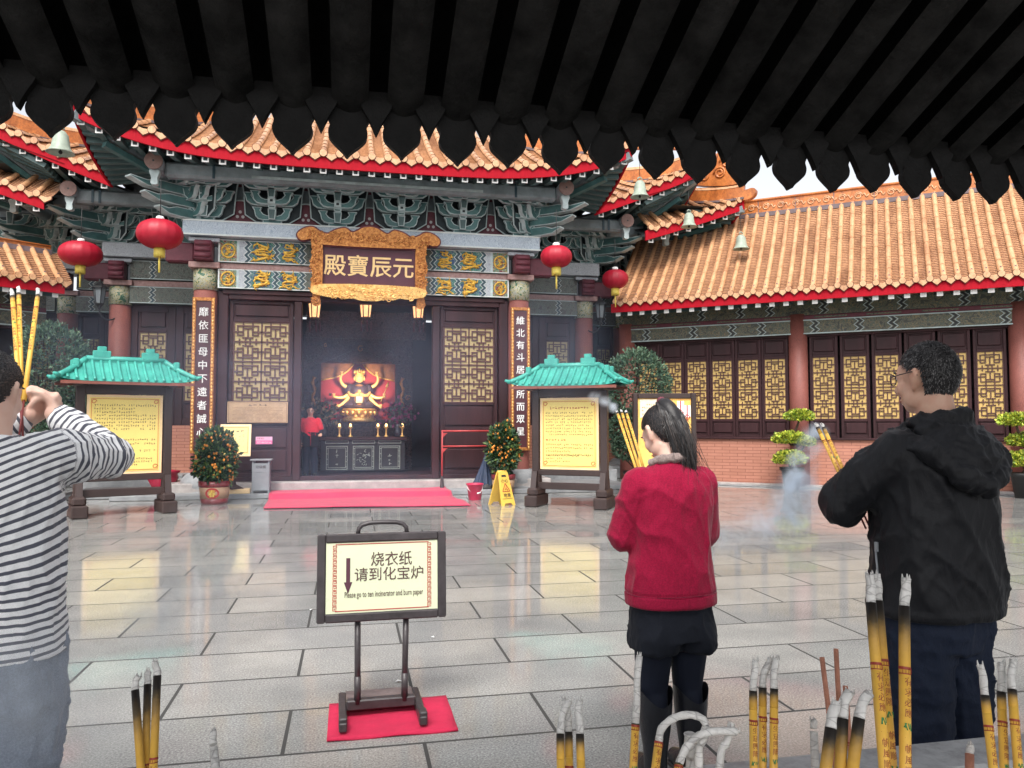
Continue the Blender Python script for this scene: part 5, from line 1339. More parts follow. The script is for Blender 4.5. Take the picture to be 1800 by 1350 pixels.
# scraps of joss paper on the wet paving
for x, y, r in ((-.285,6.40,.012),(.58,5.42,.013),(.295,4.55,.02)):
    o = empty('paper_scrap', (x, y, .006), x*9, 'tiny white scrap of paper lying on the wet paving', 'scrap', 'paper scraps on the paving')
    b = MB(); b.add([(-r,-r*.6,0),(r*.8,-r*.7,.004),(r,r*.5,0),(-r*.3,r*.8,.008),(-r*.9,r*.2,.002)], [(0,1,2,3,4)], m_white); b.build('paper', o)

# ------------------------------------------------------------------ the incense pavilion over the camera: dark eave of tiles seen from below
pv = empty('incense_pavilion', (0, 1.9, 0), 0, 'blackened tiled eave of the incense pavilion overhead with pointed drip tiles', 'pavilion')
m_soot = M('sooty_tile', (.021,.0205,.020), .8, .7, 9, 60, .7, col2=(.003,.003,.003), bd=.008, spec=.12)
m_blackhollow = M('black_hollow', (.002,.002,.002), .9, .4, 18, 60, .3, spec=.05)  # hollows coloured far blacker than the tile undersides
pitch = .1330; x_first = -.672
R_ = random.Random(12); b = MB(); g2 = MB()
slope = math.tan(radians(22))
def zz(yb, k=0): return 2.252 + slope*yb + .012*yb*yb       # yb = distance back from the eave (towards and past the camera)
nt_ = 3
for i in range(-30, 62):
    xc = x_first + i*pitch
    vs = []; fs = []; hw = .044; NB = 9
    for j in rng(NB):
        yb = 4.2*j/(NB-1)
        for q in rng(7):
            u = -1+q/3; vs.append((xc+u*hw, -yb, zz(yb) + .022*u*u - .004*math.sin(yb*9+i)*0 + .0025*noise.noise(Vector((xc*9,yb*3,q)))))
    for j in rng(NB-1):
        for q in rng(6): a = j*7+q; fs.append((a, a+7, a+8, a+1))
    b.add(vs, fs, m_soot, True)
    # hollow of the tube tile between two pans
    vs = []; fs = []; x2 = xc+pitch/2
    for j in rng(NB):
        yb = 4.2*j/(NB-1)
        for q in rng(7):
            a = pi*q/6; vs.append((x2-cos(a)*(pitch/2-hw+.004), -yb, zz(yb)+.02+.045*sin(a)))
    for j in rng(NB-1):
        for q in rng(6): a = j*7+q; fs.append((a, a+7, a+8, a+1))
    g2.add(vs, fs, m_blackhollow, True)
und = b.build('tile_underside', pv); g2.build('tile_hollow', pv)
b = MB(); b.add([(-4.8,.03,2.33),(7.6,.03,2.33),(7.6,-4.25,4.35),(-4.8,-4.25,4.35)], [(0,1,2,3)], m_soot); b.build('roof_top', pv)
drip = cat_poly([(-.058,.03),(-.052,-.002),(-.0455,-.018),(-.0435,-.026),(-.0472,-.041),(-.0430,-.059),(-.027,-.076),(-.010,-.091),(0,-.102),(.010,-.091),(.027,-.076),(.0430,-.059),(.0472,-.041),(.0435,-.026),(.0455,-.018),(.052,-.002),(.058,.03)], 3, False)
small = cat_poly([(-.05,.05),(-.036,.012),(-.025,-.008),(-.017,-.022),(-.009,-.038),(-.003,-.052),(0,-.057),(.003,-.052),(.009,-.038),(.017,-.022),(.025,-.008),(.036,.012),(.05,.05)], 3, False)
m_shadedrip = M('sooty_shaded_drip', (.009,.0085,.0085), .7, .6, 20, 60, .6, col2=(.003,.003,.003), bd=.006, spec=.2)  # darker than the sooty underside: shade on the drips put into the colour
mb1 = MB(); mb1.prism(drip, -.012, .012, m_shadedrip)
mb2 = MB(); mb2.prism(small, -.03, -.008, m_shadedrip)
d1 = d2 = None
for i in range(-30, 62):
    xc = x_first + i*pitch
    if not (-1.6 < xc < 3.2): continue
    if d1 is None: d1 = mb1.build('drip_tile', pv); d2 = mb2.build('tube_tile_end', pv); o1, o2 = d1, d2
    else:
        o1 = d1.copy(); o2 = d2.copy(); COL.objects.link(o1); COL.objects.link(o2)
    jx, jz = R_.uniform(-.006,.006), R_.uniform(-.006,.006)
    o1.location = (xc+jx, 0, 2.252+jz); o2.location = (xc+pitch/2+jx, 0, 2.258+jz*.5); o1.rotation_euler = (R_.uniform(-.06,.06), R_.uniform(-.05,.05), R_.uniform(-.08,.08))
b = MB()
for x in (-4.3, 6.6):
    b.tube([(x,-.9,0),(x,-.9,2.7)], .14, m_column, 18)
    b.box((x,-.9,2.62), (.3,.3,.12), m_wood)
b.build('pillar', pv)
b = MB(); b.box((1.15,-.9,2.76), (11.6,.14,.10), m_wood); b.build('beam', pv)
# ------------------------------------------------------------------ people
def limb(mb, pts, rs, mat=None, seg=14):
    pts = [Vector(p) for p in pts]
    P = []; Rr = []
    for i in range(len(pts)-1):
        for k in rng(5):
            t = k/5; P.append(pts[i].lerp(pts[i+1], t)); Rr.append(rs[i]*(1-t)+rs[i+1]*t)
    P.append(pts[-1]); Rr.append(rs[-1])
    mb.tube(P, Rr, mat, seg)
    for p, r in zip(pts, rs): mb.ell(p, r, mat, 14, 10)
def loft(mb, rings, mat=None, seg=28):
    """rings: (x,y,z,rx,ry) stacked along z, closed"""
    vs = []; fs = []; n = len(rings)
    for x, y, z, rx, ry in rings:
        for k in rng(seg):
            a = 2*pi*k/seg; c, s_ = cos(a), sin(a); e = .86
            vs.append((x+rx*math.copysign(abs(c)**e, c), y+ry*math.copysign(abs(s_)**e, s_), z))
    for i in range(n-1):
        for k in rng(seg): fs.append((i*seg+k, i*seg+(k+1)%seg, (i+1)*seg+(k+1)%seg, (i+1)*seg+k))
    fs.append(list(range(seg))[::-1]); fs.append([(n-1)*seg+k for k in rng(seg)])
    mb.add(vs, fs, mat, True)
def interp_rings(rings, n=5):
    out = []; N_ = len(rings)
    for i in range(N_-1):
        for k in rng(n):
            t = k/n; p = [rings[max(0,i-1)], rings[i], rings[i+1], rings[min(N_-1,i+2)]]
            out.append(tuple(.5*((2*p[1][j])+(p[2][j]-p[0][j])*t+(2*p[0][j]-5*p[1][j]+4*p[2][j]-p[3][j])*t*t+(3*p[1][j]-p[0][j]-3*p[2][j]+p[3][j])*t**3) for j in rng(5)))
    out.append(rings[-1]); return out
def fuse(mb, name, parent, mat, voxel=.008, smooth=6, disp=None, attr=None):
    """unite the overlapping volumes of mb into one continuous surface"""
    tmp = mb.build('tmp_volume')
    tmp.data.materials.clear()
    r = tmp.modifiers.new('r', 'REMESH'); r.mode = 'VOXEL'; r.voxel_size = voxel; r.use_smooth_shade = True
    s_ = tmp.modifiers.new('s', 'SMOOTH'); s_.factor = .5; s_.iterations = smooth
    dg = bpy.context.evaluated_depsgraph_get(); dg.update()
    me = bpy.data.meshes.new_from_object(tmp.evaluated_get(dg)); me.name = name
    bpy.data.objects.remove(tmp)
    if disp:
        nr = [v.normal.copy() for v in me.vertices]
        for v, n_ in zip(me.vertices, nr): v.co = v.co + n_*disp(v.co)
    me.materials.clear(); me.materials.append(mat)
    me.polygons.foreach_set('use_smooth', [True]*len(me.polygons))
    if attr:
        at_ = me.attributes.new('stripe', 'FLOAT', 'POINT'); at_.data.foreach_set('value', [attr(v.co) for v in me.vertices])
    me.update()
    o = bpy.data.objects.new(name, me); COL.objects.link(o); o.parent = parent; return o
def fold(co, f=(5,5,2.2), amp=.008, seed=0, dirx=.0):
    p = Vector((co.x*f[0]+co.z*dirx, co.y*f[1], co.z*f[2])) + Vector((seed*3.1, seed*1.7, seed))
    p = p+Vector((noise.noise(p*.7),noise.noise(p*.7+Vector((4,4,4))),0))*.5
    a = max(0,1-abs(noise.noise(p))*3.2); b_ = noise.noise(p*1.9+Vector((7,1,3))); c_ = max(0,1-abs(noise.noise(p*2.1+Vector((2,9,5))))*3.5)
    return amp*(a*a*1.25+b_*.6+c_*c_*.5-.4)
def skinmat(name, col, red):
    m, n, b = nodes(name); v = coords(n)
    c = ramp(n, noi(n, v, 14, 4), [(.3, red), (.65, col)]); n.links.new(c, b.inputs['Base Color'])
    b.inputs['Roughness'].default_value = .5; b.inputs['Subsurface Weight'].default_value = .12; b.inputs['Subsurface Radius'].default_value = (.02,.008,.004)
    bump(n, b, noi(n, v, 220, 2), .08, .002); return m
m_skin = skinmat('skin', (.58,.36,.26), (.52,.27,.19)); m_skin2 = skinmat('fair_skin', (.68,.46,.37), (.62,.36,.28))
m_hair = M('black_hair', (.016,.014,.015), .42, .3, 30, 90, .2, spec=.45); m_hairg = M('greying_sheen_hair', (.16,.155,.155), .5, .3, 20); m_hairb = M('brown_hair_strand', (.060,.045,.040), .38, .3, 20)  # grey and brown strands also put the hair's sheen into the colour
m_eye = M('eye_white', (.7,.68,.65), .2, .05); m_iris = M('dark_iris', (.02,.012,.01), .15, .1); m_lip = M('lips', (.42,.15,.13), .5, .1)
def fabric(name, col, rough=.85, weave=260, bst=.35, fold_b=.5, var=.25, sheen=.25):
    m, n, b = nodes(name); v = coords(n)
    f = noi(n, v, 5, 5, .6); w_ = noi(n, v, weave, 2, .6); g_ = noi(n, coords(n, (1,1,.45)), 13, 4, .55, .8)
    c = ramp(n, f, [(.3, dk(col,1-var)), (.7, dk(col,1+var*.6))]); c = mixc(n, .5, c, ramp(n, w_, [(.35, dk(col,.6)), (.65, dk(col,1.35))]))
    n.links.new(c, b.inputs['Base Color']); b.inputs['Roughness'].default_value = rough; b.inputs['Sheen Weight'].default_value = sheen; b.inputs['Sheen Roughness'].default_value = .4; b.inputs['Specular IOR Level'].default_value = .25
    h = N(n, 'ShaderNodeMath', operation='MULTIPLY_ADD'); n.links.new(w_, h.inputs[0]); h.inputs[1].default_value = .06*bst/.35; n.links.new(g_, h.inputs[2])
    bump(n, b, h.outputs[0], fold_b, .018); return m
def hand(mb, C, d, n_, s_, curl=1.0, k=1.0):
    """closed hand: C palm centre, d finger direction, n_ palm-facing direction, s_ thumb side"""
    C, d, n_, s_ = Vector(C), Vector(d).normalized(), Vector(n_).normalized(), Vector(s_).normalized()
    for t in (-.026,-.009,.009,.026): limb(mb, [C-d*.035*k+s_*t*k*.7, C+d*.032*k+s_*t*k], [.0145*k,.0125*k], None, 8)
    for i, (t, L) in enumerate(zip((.029,.010,-.010,-.028), (.90,1.0,.95,.76))):
        p = C+d*.036*k+s_*t*k; ang = 0; pts = [p]; dirv = d
        for j, (l, tu) in enumerate(zip((.038,.026,.020), (.95,1.35,.9))):
            ang += tu*curl*(1+.05*i); dv = d*cos(ang)+n_*sin(ang); p = p+dv*l*L*k; pts.append(p)
        limb(mb, pts, [.0095*k,.0088*k,.0080*k,.0070*k], None, 8)
    p0 = C-d*.018*k+s_*.030*k; p1 = p0+(s_*.6+d*.5+n_*.5).normalized()*.036*k; p2 = p1+(d*.6+n_*.8-s_*.1).normalized()*.028*k; p3 = p2+(n_*.7+d*.3-s_*.6).normalized()*.022*k
    limb(mb, [p0-d*.01*k-s_*.012*k,p0,p1,p2,p3], [.014*k,.0135*k,.0105*k,.0092*k,.0078*k], None, 8)
def head_parts(mb, c, R, k=1.0):
    """skull, jaw, nose, ears; c is the middle of the head"""
    E_ = lambda p, r: mb.ell(Vector(c)+R @ (Vector(p)*k), tuple(q*k for q in r), None, 22, 15, R)
    E_((0,-.012,.025), (.075,.094,.094)); E_((0,.022,-.035), (.060,.068,.080)); E_((0,.052,-.082), (.030,.034,.026)); E_((0,.072,.02), (.052,.026,.05))
    for s in (-1,1): E_((s*.034,.066,-.025), (.026,.024,.03)); E_((s*.045,.02,-.06), (.02,.045,.035))
    limb(mb, [Vector(c)+R @ (Vector(p)*k) for p in ((0,.094,.012),(0,.106,-.012),(0,.113,-.026))], [.008*k,.0105*k,.0135*k], None, 10)
    for s in (-1,1):
        E_((s*.012,.100,-.030), (.010,.010,.008))
        ear = [(s*.074,.004,-.03),(s*.082,-.008,-.008),(s*.087,-.016,.012),(s*.086,-.012,.028),(s*.079,.002,.030)]
        limb(mb, [Vector(c)+R @ (Vector(p)*k) for p in ear], [.010*k,.0085*k,.0085*k,.0085*k,.006*k], None, 8); E_((s*.077,-.003,.002), (.008,.018,.026))
    E_((0,.092,-.060), (.022,.010,.008)); E_((0,.090,-.070), (.018,.010,.008))
def face_children(par, c, R, k=1.0):
    P = lambda p: Vector(c)+R @ (Vector(p)*k)
    b = MB()
    for s in (-1,1): b.ell(P((s*.031,.082,.012)), (.013*k,.010*k,.008*k), m_eye, 12, 8, R); b.ell(P((s*.031,.0905,.012)), (.006*k,.003*k,.006*k), m_iris, 10, 6, R)
    b.build('eye', par)
    b = MB()
    for s in (-1,1): b.tube([P((s*.014,.101,.030)),P((s*.032,.099,.036)),P((s*.05,.086,.030))], [.003*k,.004*k,.002*k], m_hair, 6)
    b.build('eyebrow', par)
    b = MB(); b.tube([P((-.024,.094,-.064)),P((0,.104,-.062)),P((.024,.094,-.064))], [.002*k,.005*k,.002*k], m_lip, 6); b.build('mouth', par)
def hair_blades(mb, c, R, k, n, ln, test, mats, seed, flow, rad=(.081,.101,.101), off=(0,-.012,.025), wd=.0022, lift=.30, mess=.13):
    Rn = random.Random(seed); vs = {m: ([], []) for m in mats}
    for i in rng(n):
        q = Vector((Rn.gauss(0,1),Rn.gauss(0,1),Rn.gauss(0,1))).normalized()
        p = Vector((q.x*rad[0]+off[0], q.y*rad[1]+off[1], q.z*rad[2]+off[2]))
        if not test(p): continue
        nr = Vector((q.x/rad[0],q.y/rad[1],q.z/rad[2])).normalized(); fl = flow(p, nr); d = (nr*lift+fl+Vector((Rn.gauss(0,mess),Rn.gauss(0,mess),Rn.gauss(0,mess)))).normalized()
        L = ln*Rn.uniform(.6,1.25); s_ = d.cross(nr); s_ = s_.normalized() if s_.length > .01 else Vector((1,0,0)); w_ = wd*Rn.uniform(.6,1.2)
        a = p-nr*.002; m_ = p+d*L*.55+nr*L*.10; e = p+d*L-nr*L*.12
        m = mats[0] if Rn.random() < .78 else mats[-1]; V, Fc = vs[m]; j = len(V)
        V += [Vector(c)+R @ (x*k) for x in (a-s_*w_, a+s_*w_, m_+s_*w_*.8, m_-s_*w_*.8, e)]; Fc += [(j,j+1,j+2,j+3),(j+3,j+2,j+4)]
    for m, (V, Fc) in vs.items():
        if V: mb.add(V, Fc, m)
def shoe(mb, x, y, mat, ang=0):
    R = Matrix.Rotation(ang, 3, 'Z'); P = lambda p: Vector((x,y,0))+R @ Vector(p)
    limb(mb, [P((0,-.05,.045)),P((0,.06,.042)),P((0,.15,.034))], [.043,.043,.034], mat); limb(mb, [P((0,-.03,.06)),P((0,-.03,.12))], [.045,.044], mat)

# ---- the man in the black hooded jacket
man = empty('person', (1.925, 2.25, 0), radians(9), 'man with short greying hair and glasses in a black hooded jacket, holding incense', 'man', 'worshippers holding incense')
HC = Vector((-.005,.012,1.615)); HR = Euler((radians(-4),radians(1),radians(9))).to_matrix()
bb = MB(); head_parts(bb, HC, HR)
limb(bb, [(0,-.03,1.36),(0,-.022,1.46),(0,-.012,1.56)], [.075,.062,.060]); loft(bb, interp_rings([(0,0,.80,.15,.10),(0,0,1.05,.15,.11),(0,-.01,1.25,.17,.11),(0,-.01,1.38,.15,.09),(0,-.01,1.44,.07,.06)]))
AL = [(-.185,-.01,1.375),(-.275,.135,1.205),(-.045,.335,1.235)]; AR = [(.185,-.01,1.375),(.235,.12,1.17),(.045,.325,1.215)]
for A_ in (AL, AR): limb(bb, A_, [.05,.042,.030])
hand(bb, (-.022,.365,1.250), (.35,.75,.25), (1,-.25,.1), (0,-.2,1)); hand(bb, (.026,.362,1.240), (-.35,.75,.25), (-1,-.25,.1), (0,-.2,1))
for s in (-1,1): limb(bb, [(s*.09,0,.85),(s*.095,.01,.46),(s*.10,-.01,.09)], [.085,.06,.045])
body = fuse(bb, 'body', man, m_skin, .007, 4)
face_children(man, HC, HR)
m_jacket = fabric('black_jacket_cloth', (.0095,.010,.0125), .6, 300, .2, .6, .3, .03)
jk = MB()
loft(jk, interp_rings([(0,.005,.855,.236,.172),(0,.005,.93,.238,.176),(0,.0,1.05,.228,.172),(0,-.005,1.2,.222,.165),(0,-.01,1.32,.222,.150),(0,-.012,1.395,.195,.125),(0,-.012,1.44,.12,.095),(0,-.008,1.475,.084,.080)]))
for A_ in (AL, AR):
    limb(jk, [(A_[0][0]*.9,A_[0][1],A_[0][2]-.01), Vector(A_[0]).lerp(Vector(A_[1]),.5), A_[1], Vector(A_[1]).lerp(Vector(A_[2]),.45), Vector(A_[1]).lerp(Vector(A_[2]),.88)], [.088,.080,.072,.066,.052])
def jdisp(co):
    k = 1.35 if (abs(co.x) > .2 or co.z < 1.0) else 1.0
    z = (fold(co, (6,6,3.2), .0095*k, 2, 3.0) + fold(co, (14,14,6), .0032, 5, -4))*min(1,max(.25,(co.z-.85)/.10))
    if co.z < .885: z += .004
    return z
jo = fuse(jk, 'jacket', man, m_jacket, .0085, 5, jdisp)
hd = MB()      # the hood lying on the back
hp = [(-.080,.085,1.435),(-.140,.02,1.432),(-.170,-.06,1.405),(-.155,-.135,1.365),(-.085,-.185,1.310),(.0,-.198,1.275),(.085,-.185,1.305),(.150,-.135,1.36),(.165,-.06,1.405),(.138,.02,1.432),(.080,.085,1.435)]
hp = [Vector((p[0],p[1],p[2])) for p in hp]
limb(hd, hp, [.018,.026,.031,.034,.034,.032,.034,.034,.031,.026,.018])
hd.ell((0,-.118,1.372), (.165,.085,.105), None, 20, 14, Euler((radians(-28),0,0)).to_matrix()); hd.ell((0,-.06,1.445), (.125,.075,.055), None, 18, 12)
limb(hd, [(-.08,.05,1.46),(-.095,-.02,1.475),(-.06,-.085,1.488),(0,-.10,1.49),(.06,-.085,1.488),(.095,-.02,1.475),(.08,.05,1.46)], [.018,.024,.027,.028,.027,.024,.018])
fuse(hd, 'hood', jo, m_jacket, .007, 6, lambda co: fold(co, (9,9,9), .010, 3, 2.0)+fold(co,(20,20,16),.004,8))
b = MB(); b.tube([(-.236,.012,.90),(-.245,.02,1.0),(-.24,.03,1.06)], .0035, m_grey, 6); b.box((-.247,.02,1.075), (.006,.012,.03), m_grey); b.build('zip', jo)
m_navytr = fabric('navy_trousers', (.010,.016,.034), .8, 240, .3, .6, .25, .03)
tr = MB()
for s in (-1,1): limb(tr, [(s*.085,0,.88),(s*.088,.012,.66),(s*.090,.012,.46),(s*.092,-.01,.26),(s*.095,-.015,.07)], [.122,.116,.108,.100,.096])
loft(tr, [(0,0,.74,.19,.125),(0,0,.92,.19,.13)])
fuse(tr, 'trousers', man, m_navytr, .009, 5, lambda co: fold(co, (7,7,5), .010, 4, 2)+fold(co,(5,5,14),.004,9))
sh_ = MB()
for s in (-1,1): shoe(sh_, s*.105, .0, None, -s*.12)
fuse(sh_, 'shoes', man, m_black, .008, 3)
hb = MB()
def hairline(p):
    if abs(p.x) > .058 and -.032 < p.y < .045 and p.z < .034: return False
    return (p.z > .012 + .75*max(0,p.y+.012)) if p.y > -.02 else (p.z > -.058+.35*max(0,p.y+.06))
capm = MB(); capm.ell((0,0,0), (.0805,.1005,.101), m_hair, 40, 28)
vs = [Vector(v)+Vector((0,-.012,.025)) for v in capm.v]; fs = [f for f in capm.f if all(hairline(vs[i]) for i in f)]
hb.add([HC+HR @ (v*(1+.012*noise.noise(v*40))) for v in vs], fs, m_hair, True)
whorl = Vector((.02,-.075,.095))
def mflow(p, nr):
    d = p-whorl; t = d-nr*d.dot(nr); t = t.normalized() if t.length > .001 else Vector((0,1,0)); return t*.95 + nr.cross(t)*.35
hair_blades(hb, HC, HR, 1, 18000, .0135, hairline, [m_hair, m_hairg], 3, mflow, wd=.0015, lift=.5, mess=.20)
hb.build('hair', man)
gl = MB(); P_ = lambda p: HC+HR @ Vector(p)
for s in (-1,1):
    gl.tube([P_((s*.034+.024*cos(a),.108-.008*abs(cos(a))*(1 if s*cos(a)>0 else 0),.010+.019*sin(a))) for a in (i*2*pi/18 for i in rng(19))], .0016, m_black, 6)
    gl.tube([P_((s*.058,.100,.016)),P_((s*.080,.05,.020)),P_((s*.089,-.005,.024)),P_((s*.088,-.022,.010))], .0017, m_black, 6)
gl.tube([P_((-.010,.109,.014)),P_((0,.112,.017)),P_((.010,.109,.014))], .0015, m_black, 6); gl.build('glasses', man)

man.scale = (.96,.96,1.017)
# ---- the woman in the red fleece
wm = empty('person', (1.345, 3.10, 0), radians(5), 'woman with a long ponytail in a crimson fleece and black boots, head bowed over incense', 'woman', 'worshippers holding incense')
WC = Vector((-.01,.045,1.452)); WR = Euler((radians(-32),0,radians(12))).to_matrix()
bb = MB(); head_parts(bb, WC, WR, .95)
limb(bb, [(0,-.03,1.24),(0,-.015,1.33),(0,.02,1.40)], [.065,.052,.050]); loft(bb, interp_rings([(0,0,.60,.13,.09),(0,0,.75,.115,.085),(0,0,.85,.11,.085),(0,0,1.1,.14,.09),(0,-.01,1.24,.12,.08),(0,-.01,1.30,.06,.05)]))
WL = [(-.155,-.01,1.245),(-.188,.05,1.02),(-.04,.265,1.135)]; WRt = [(.155,-.01,1.245),(.186,.05,1.02),(.04,.26,1.125)]
for A_ in (WL, WRt): limb(bb, A_, [.042,.035,.026])
hand(bb, (-.02,.285,1.155), (.35,.7,.4), (1,-.25,.1), (0,-.3,1), 1, .9); hand(bb, (.022,.283,1.145), (-.35,.7,.4), (-1,-.25,.1), (0,-.3,1), 1, .9)
for s in (-1,1): limb(bb, [(s*.080,0,.60),(s*.082,.01,.36),(s*.085,-.01,.08)], [.075,.050,.038])
fuse(bb, 'body', wm, m_skin2, .007, 4); face_children(wm, WC, WR, .95)
m_fleece = fabric('crimson_fleece', (.27,.005,.034), .95, 180, .8, .5, .25, .12)
jk = MB(); loft(jk, interp_rings([(0,.0,.730,.198,.152),(0,.0,.80,.196,.150),(0,0,.95,.178,.135),(0,-.005,1.08,.176,.130),(0,-.012,1.20,.180,.120),(0,-.015,1.27,.155,.098),(0,-.012,1.315,.095,.078),(0,-.005,1.345,.070,.068)]))
for A_ in (WL, WRt): limb(jk, [(A_[0][0]*.92,A_[0][1],A_[0][2]-.005), Vector(A_[0]).lerp(Vector(A_[1]),.5), A_[1], Vector(A_[1]).lerp(Vector(A_[2]),.45), Vector(A_[1]).lerp(Vector(A_[2]),.86)], [.074,.071,.070,.064,.048])
def wdisp(co):
    d = (fold(co, (6,6,2.6), .0075, 6, 2.2) + fold(co,(13,13,5),.0025,3,-3))*min(1,max(.2,(co.z-.72)/.12))
    if abs(co.z-.787) < .006 and abs(co.x) < .25: d -= .005
    return d
fl = fuse(jk, 'fleece_jacket', wm, m_fleece, .008, 5, wdisp)
cl = MB(); limb(cl, [(.055+.0,.055,1.322),(.082,.0,1.328),(.066,-.052,1.342),(0,-.078,1.352),(-.066,-.052,1.342),(-.082,.0,1.328),(-.055,.055,1.322)], [.014,.018,.020,.021,.020,.018,.014])
fuse(cl, 'fluffy_collar', fl, fabric('beige_fleece', (.24,.185,.17), .95, 120, 1.0, .5, .25, .5), .006, 3, lambda co: .006*noise.noise(co*60))
b = MB(); b.tube([( .20*cos(a), .154*sin(a), .787+.003*sin(a*3)) for a in (i*2*pi/40 for i in rng(41))], .0022, fabric('crimson_seam', (.20,.006,.03), .9), 5); b.build('hem_seam', fl)
m_shorts = fabric('black_shorts', (.006,.008,.014), .85, 240, .3, .4, .25, .02); m_tights = fabric('navy_tights', (.007,.010,.021), .75, 400, .1, .2, .25, .02)
st = MB(); loft(st, interp_rings([(0,-.005,.82,.155,.115),(0,-.005,.72,.172,.132),(0,-.005,.64,.182,.145),(0,-.005,.60,.186,.150)]))
for s in (-1,1): loft(st, interp_rings([(s*.085,-.005,.545,.098,.130),(s*.085,-.005,.60,.098,.142),(s*.08,-.005,.66,.09,.13)]))
fuse(st, 'shorts', wm, m_shorts, .008, 4, lambda co: fold(co,(9,9,4),.008,2,1))
tg = MB()
for s in (-1,1): limb(tg, [(s*.082,-.005,.62),(s*.083,.005,.50),(s*.082,.012,.37),(s*.083,-.008,.25)], [.086,.078,.062,.058])
fuse(tg, 'tights', wm, m_tights, .008, 4)
m_boot = M('black_leather', (.010,.011,.016), .38, .3, 8, 60, .3)
for s in (-1,1):
    bt = MB(); x = s*.084; seg = 24; prof = [(.36,.074,.078),(.30,.070,.074),(.22,.062,.068),(.14,.050,.056),(.09,.046,.056),(.05,.046,.062)]; vs = []; fs = []
    for z, rx, ry in prof:
        for k in rng(seg):
            a = 2*pi*k/seg; zz_ = z + (.030*cos(2*a) if z == .36 else .012*cos(2*a) if z == .30 else 0); vs.append((x+rx*cos(a), -.01+ry*sin(a), zz_))
    for i in range(len(prof)-1):
        for k in rng(seg): fs.append((i*seg+k,(i+1)*seg+k,(i+1)*seg+(k+1)%seg,i*seg+(k+1)%seg))
    bt.add(vs, fs, m_boot, True)
    limb(bt, [(x,-.03,.05),(x,.06,.045),(x,.13,.035)], [.046,.044,.034], m_boot); bt.box((x,-.045,.012), (.07,.06,.024), m_black, b=.006); bt.box((x,.06,.008), (.08,.18,.016), m_black, b=.006)
    bt.build('boot', wm)
hb = MB()
def whair(p):
    if abs(p.x) > .060 and -.022 < p.y < .05 and p.z < .026: return False
    return p.z > -.005 + 1.0*max(0,p.y-.0) if p.y > -.03 else p.z > -.075
capm = MB(); capm.ell((0,0,0), (.083,.1035,.104), m_hair, 40, 28); vs = [Vector(v)+Vector((0,-.012,.025)) for v in capm.v]; fs = [f for f in capm.f if all(whair(vs[i]) for i in f)]
hb.add([WC+WR @ (v*.95*(1+.008*sin(v.x*260))) for v in vs], fs, m_hair, True)
tie = Vector((0,-.060,.118))
def wflow_(p, nr):
    d = tie-p; t = d-nr*d.dot(nr); return t.normalized()*1.3-nr*.34 if t.length > .001 else Vector((0,0,1))
def wflow(p, nr): return wflow_(p, nr)*1.5-nr*.30
hair_blades(hb, WC, WR, .95, 8000, .045, whair, [m_hair, m_hairb], 5, wflow, lift=.34, mess=.05, rad=(.083,.1035,.104), wd=.0018)
T0 = WC+WR @ (tie*.95)
limb(hb, [T0-Vector((0,0,.012)), T0+Vector((0,-.012,.014))], [.022,.020], m_maroon)
Rp = random.Random(17)
for k in rng(820):        # ponytail strands
    a, r = Rp.uniform(0,2*pi), sqrt(Rp.random()); ox, oy = r*cos(a), r*sin(a); L = Rp.uniform(.72,1.04); stray = Rp.random() < .12
    p0 = T0+Vector((ox*.020,oy*.012,.004)); p1 = T0+Vector((ox*.055+.003,-.070+oy*.035,.030+.02*oy)); p2 = T0+Vector((ox*.070+.022,-.145+oy*.035,-.12)); p3 = T0+Vector((ox*(.05 if stray else .028)+.072+(Rp.gauss(0,.035) if stray else Rp.gauss(0,.008)),-.120+oy*.025+(Rp.gauss(0,.03) if stray else 0),-.31*L-.02))
    pts = bez(p0,p1,p2,p3,9); wv = Rp.uniform(.0012,.0026); V = []; Fc = []
    ax = Vector((.8,-.3+Rp.gauss(0,.3),.2)).normalized()
    for i, p in enumerate(pts):
        p = p+Vector((.004*sin(i*1.1+k),.003*cos(i*.9+k),0)); w_ = wv*(1.2-.9*i/9); V += [p-ax*w_, p+ax*w_]
    for i in rng(9): Fc.append((2*i,2*i+1,2*i+3,2*i+2))
    hb.add(V, Fc, m_hair if Rp.random() < .7 else m_hairb)
core = bez(T0, T0+Vector((.003,-.065,.026)), T0+Vector((.03,-.135,-.12)), T0+Vector((.070,-.12,-.27)), 10); hb.tube(core, [.018,.026,.033,.037,.037,.034,.029,.022,.015,.008,.002], m_hair, 10)
hb.build('hair', wm)

# ---- the woman in the striped shirt
gr = empty('person', (-.945, 2.34, 0), radians(-2), 'woman in a white and charcoal striped shirt raising incense to her forehead', 'woman', 'worshippers holding incense')
GC = Vector((-.028,.018,1.578)); GR = Euler((radians(-8),0,radians(-8))).to_matrix()
bb = MB(); head_parts(bb, GC, GR, .95)
limb(bb, [(0,-.03,1.36),(0,-.02,1.45),(0,-.005,1.53)], [.06,.048,.047]); loft(bb, interp_rings([(0,0,.75,.15,.10),(0,0,1.0,.13,.09),(0,0,1.2,.14,.09),(0,-.01,1.36,.13,.08),(0,-.01,1.43,.06,.05)]))
GRt = [(.150,-.005,1.405),(.232,.225,1.395),(.035,.290,1.525)]; GL = [(-.150,-.005,1.405),(-.232,.225,1.395),(-.035,.290,1.52)]
for A_ in (GRt, GL): limb(bb, A_, [.042,.035,.026])
hand(bb, (.018,.305,1.550), (-.45,.35,.5), (-.9,-.3,.1), (.1,-.55,.8), 1, .95); hand(bb, (-.020,.31,1.530), (.45,.35,.5), (.9,-.3,.1), (-.1,-.55,.8), 1, .95)
for s in (-1,1): limb(bb, [(s*.085,0,.80),(s*.087,.01,.44),(s*.09,-.01,.08)], [.08,.055,.042])
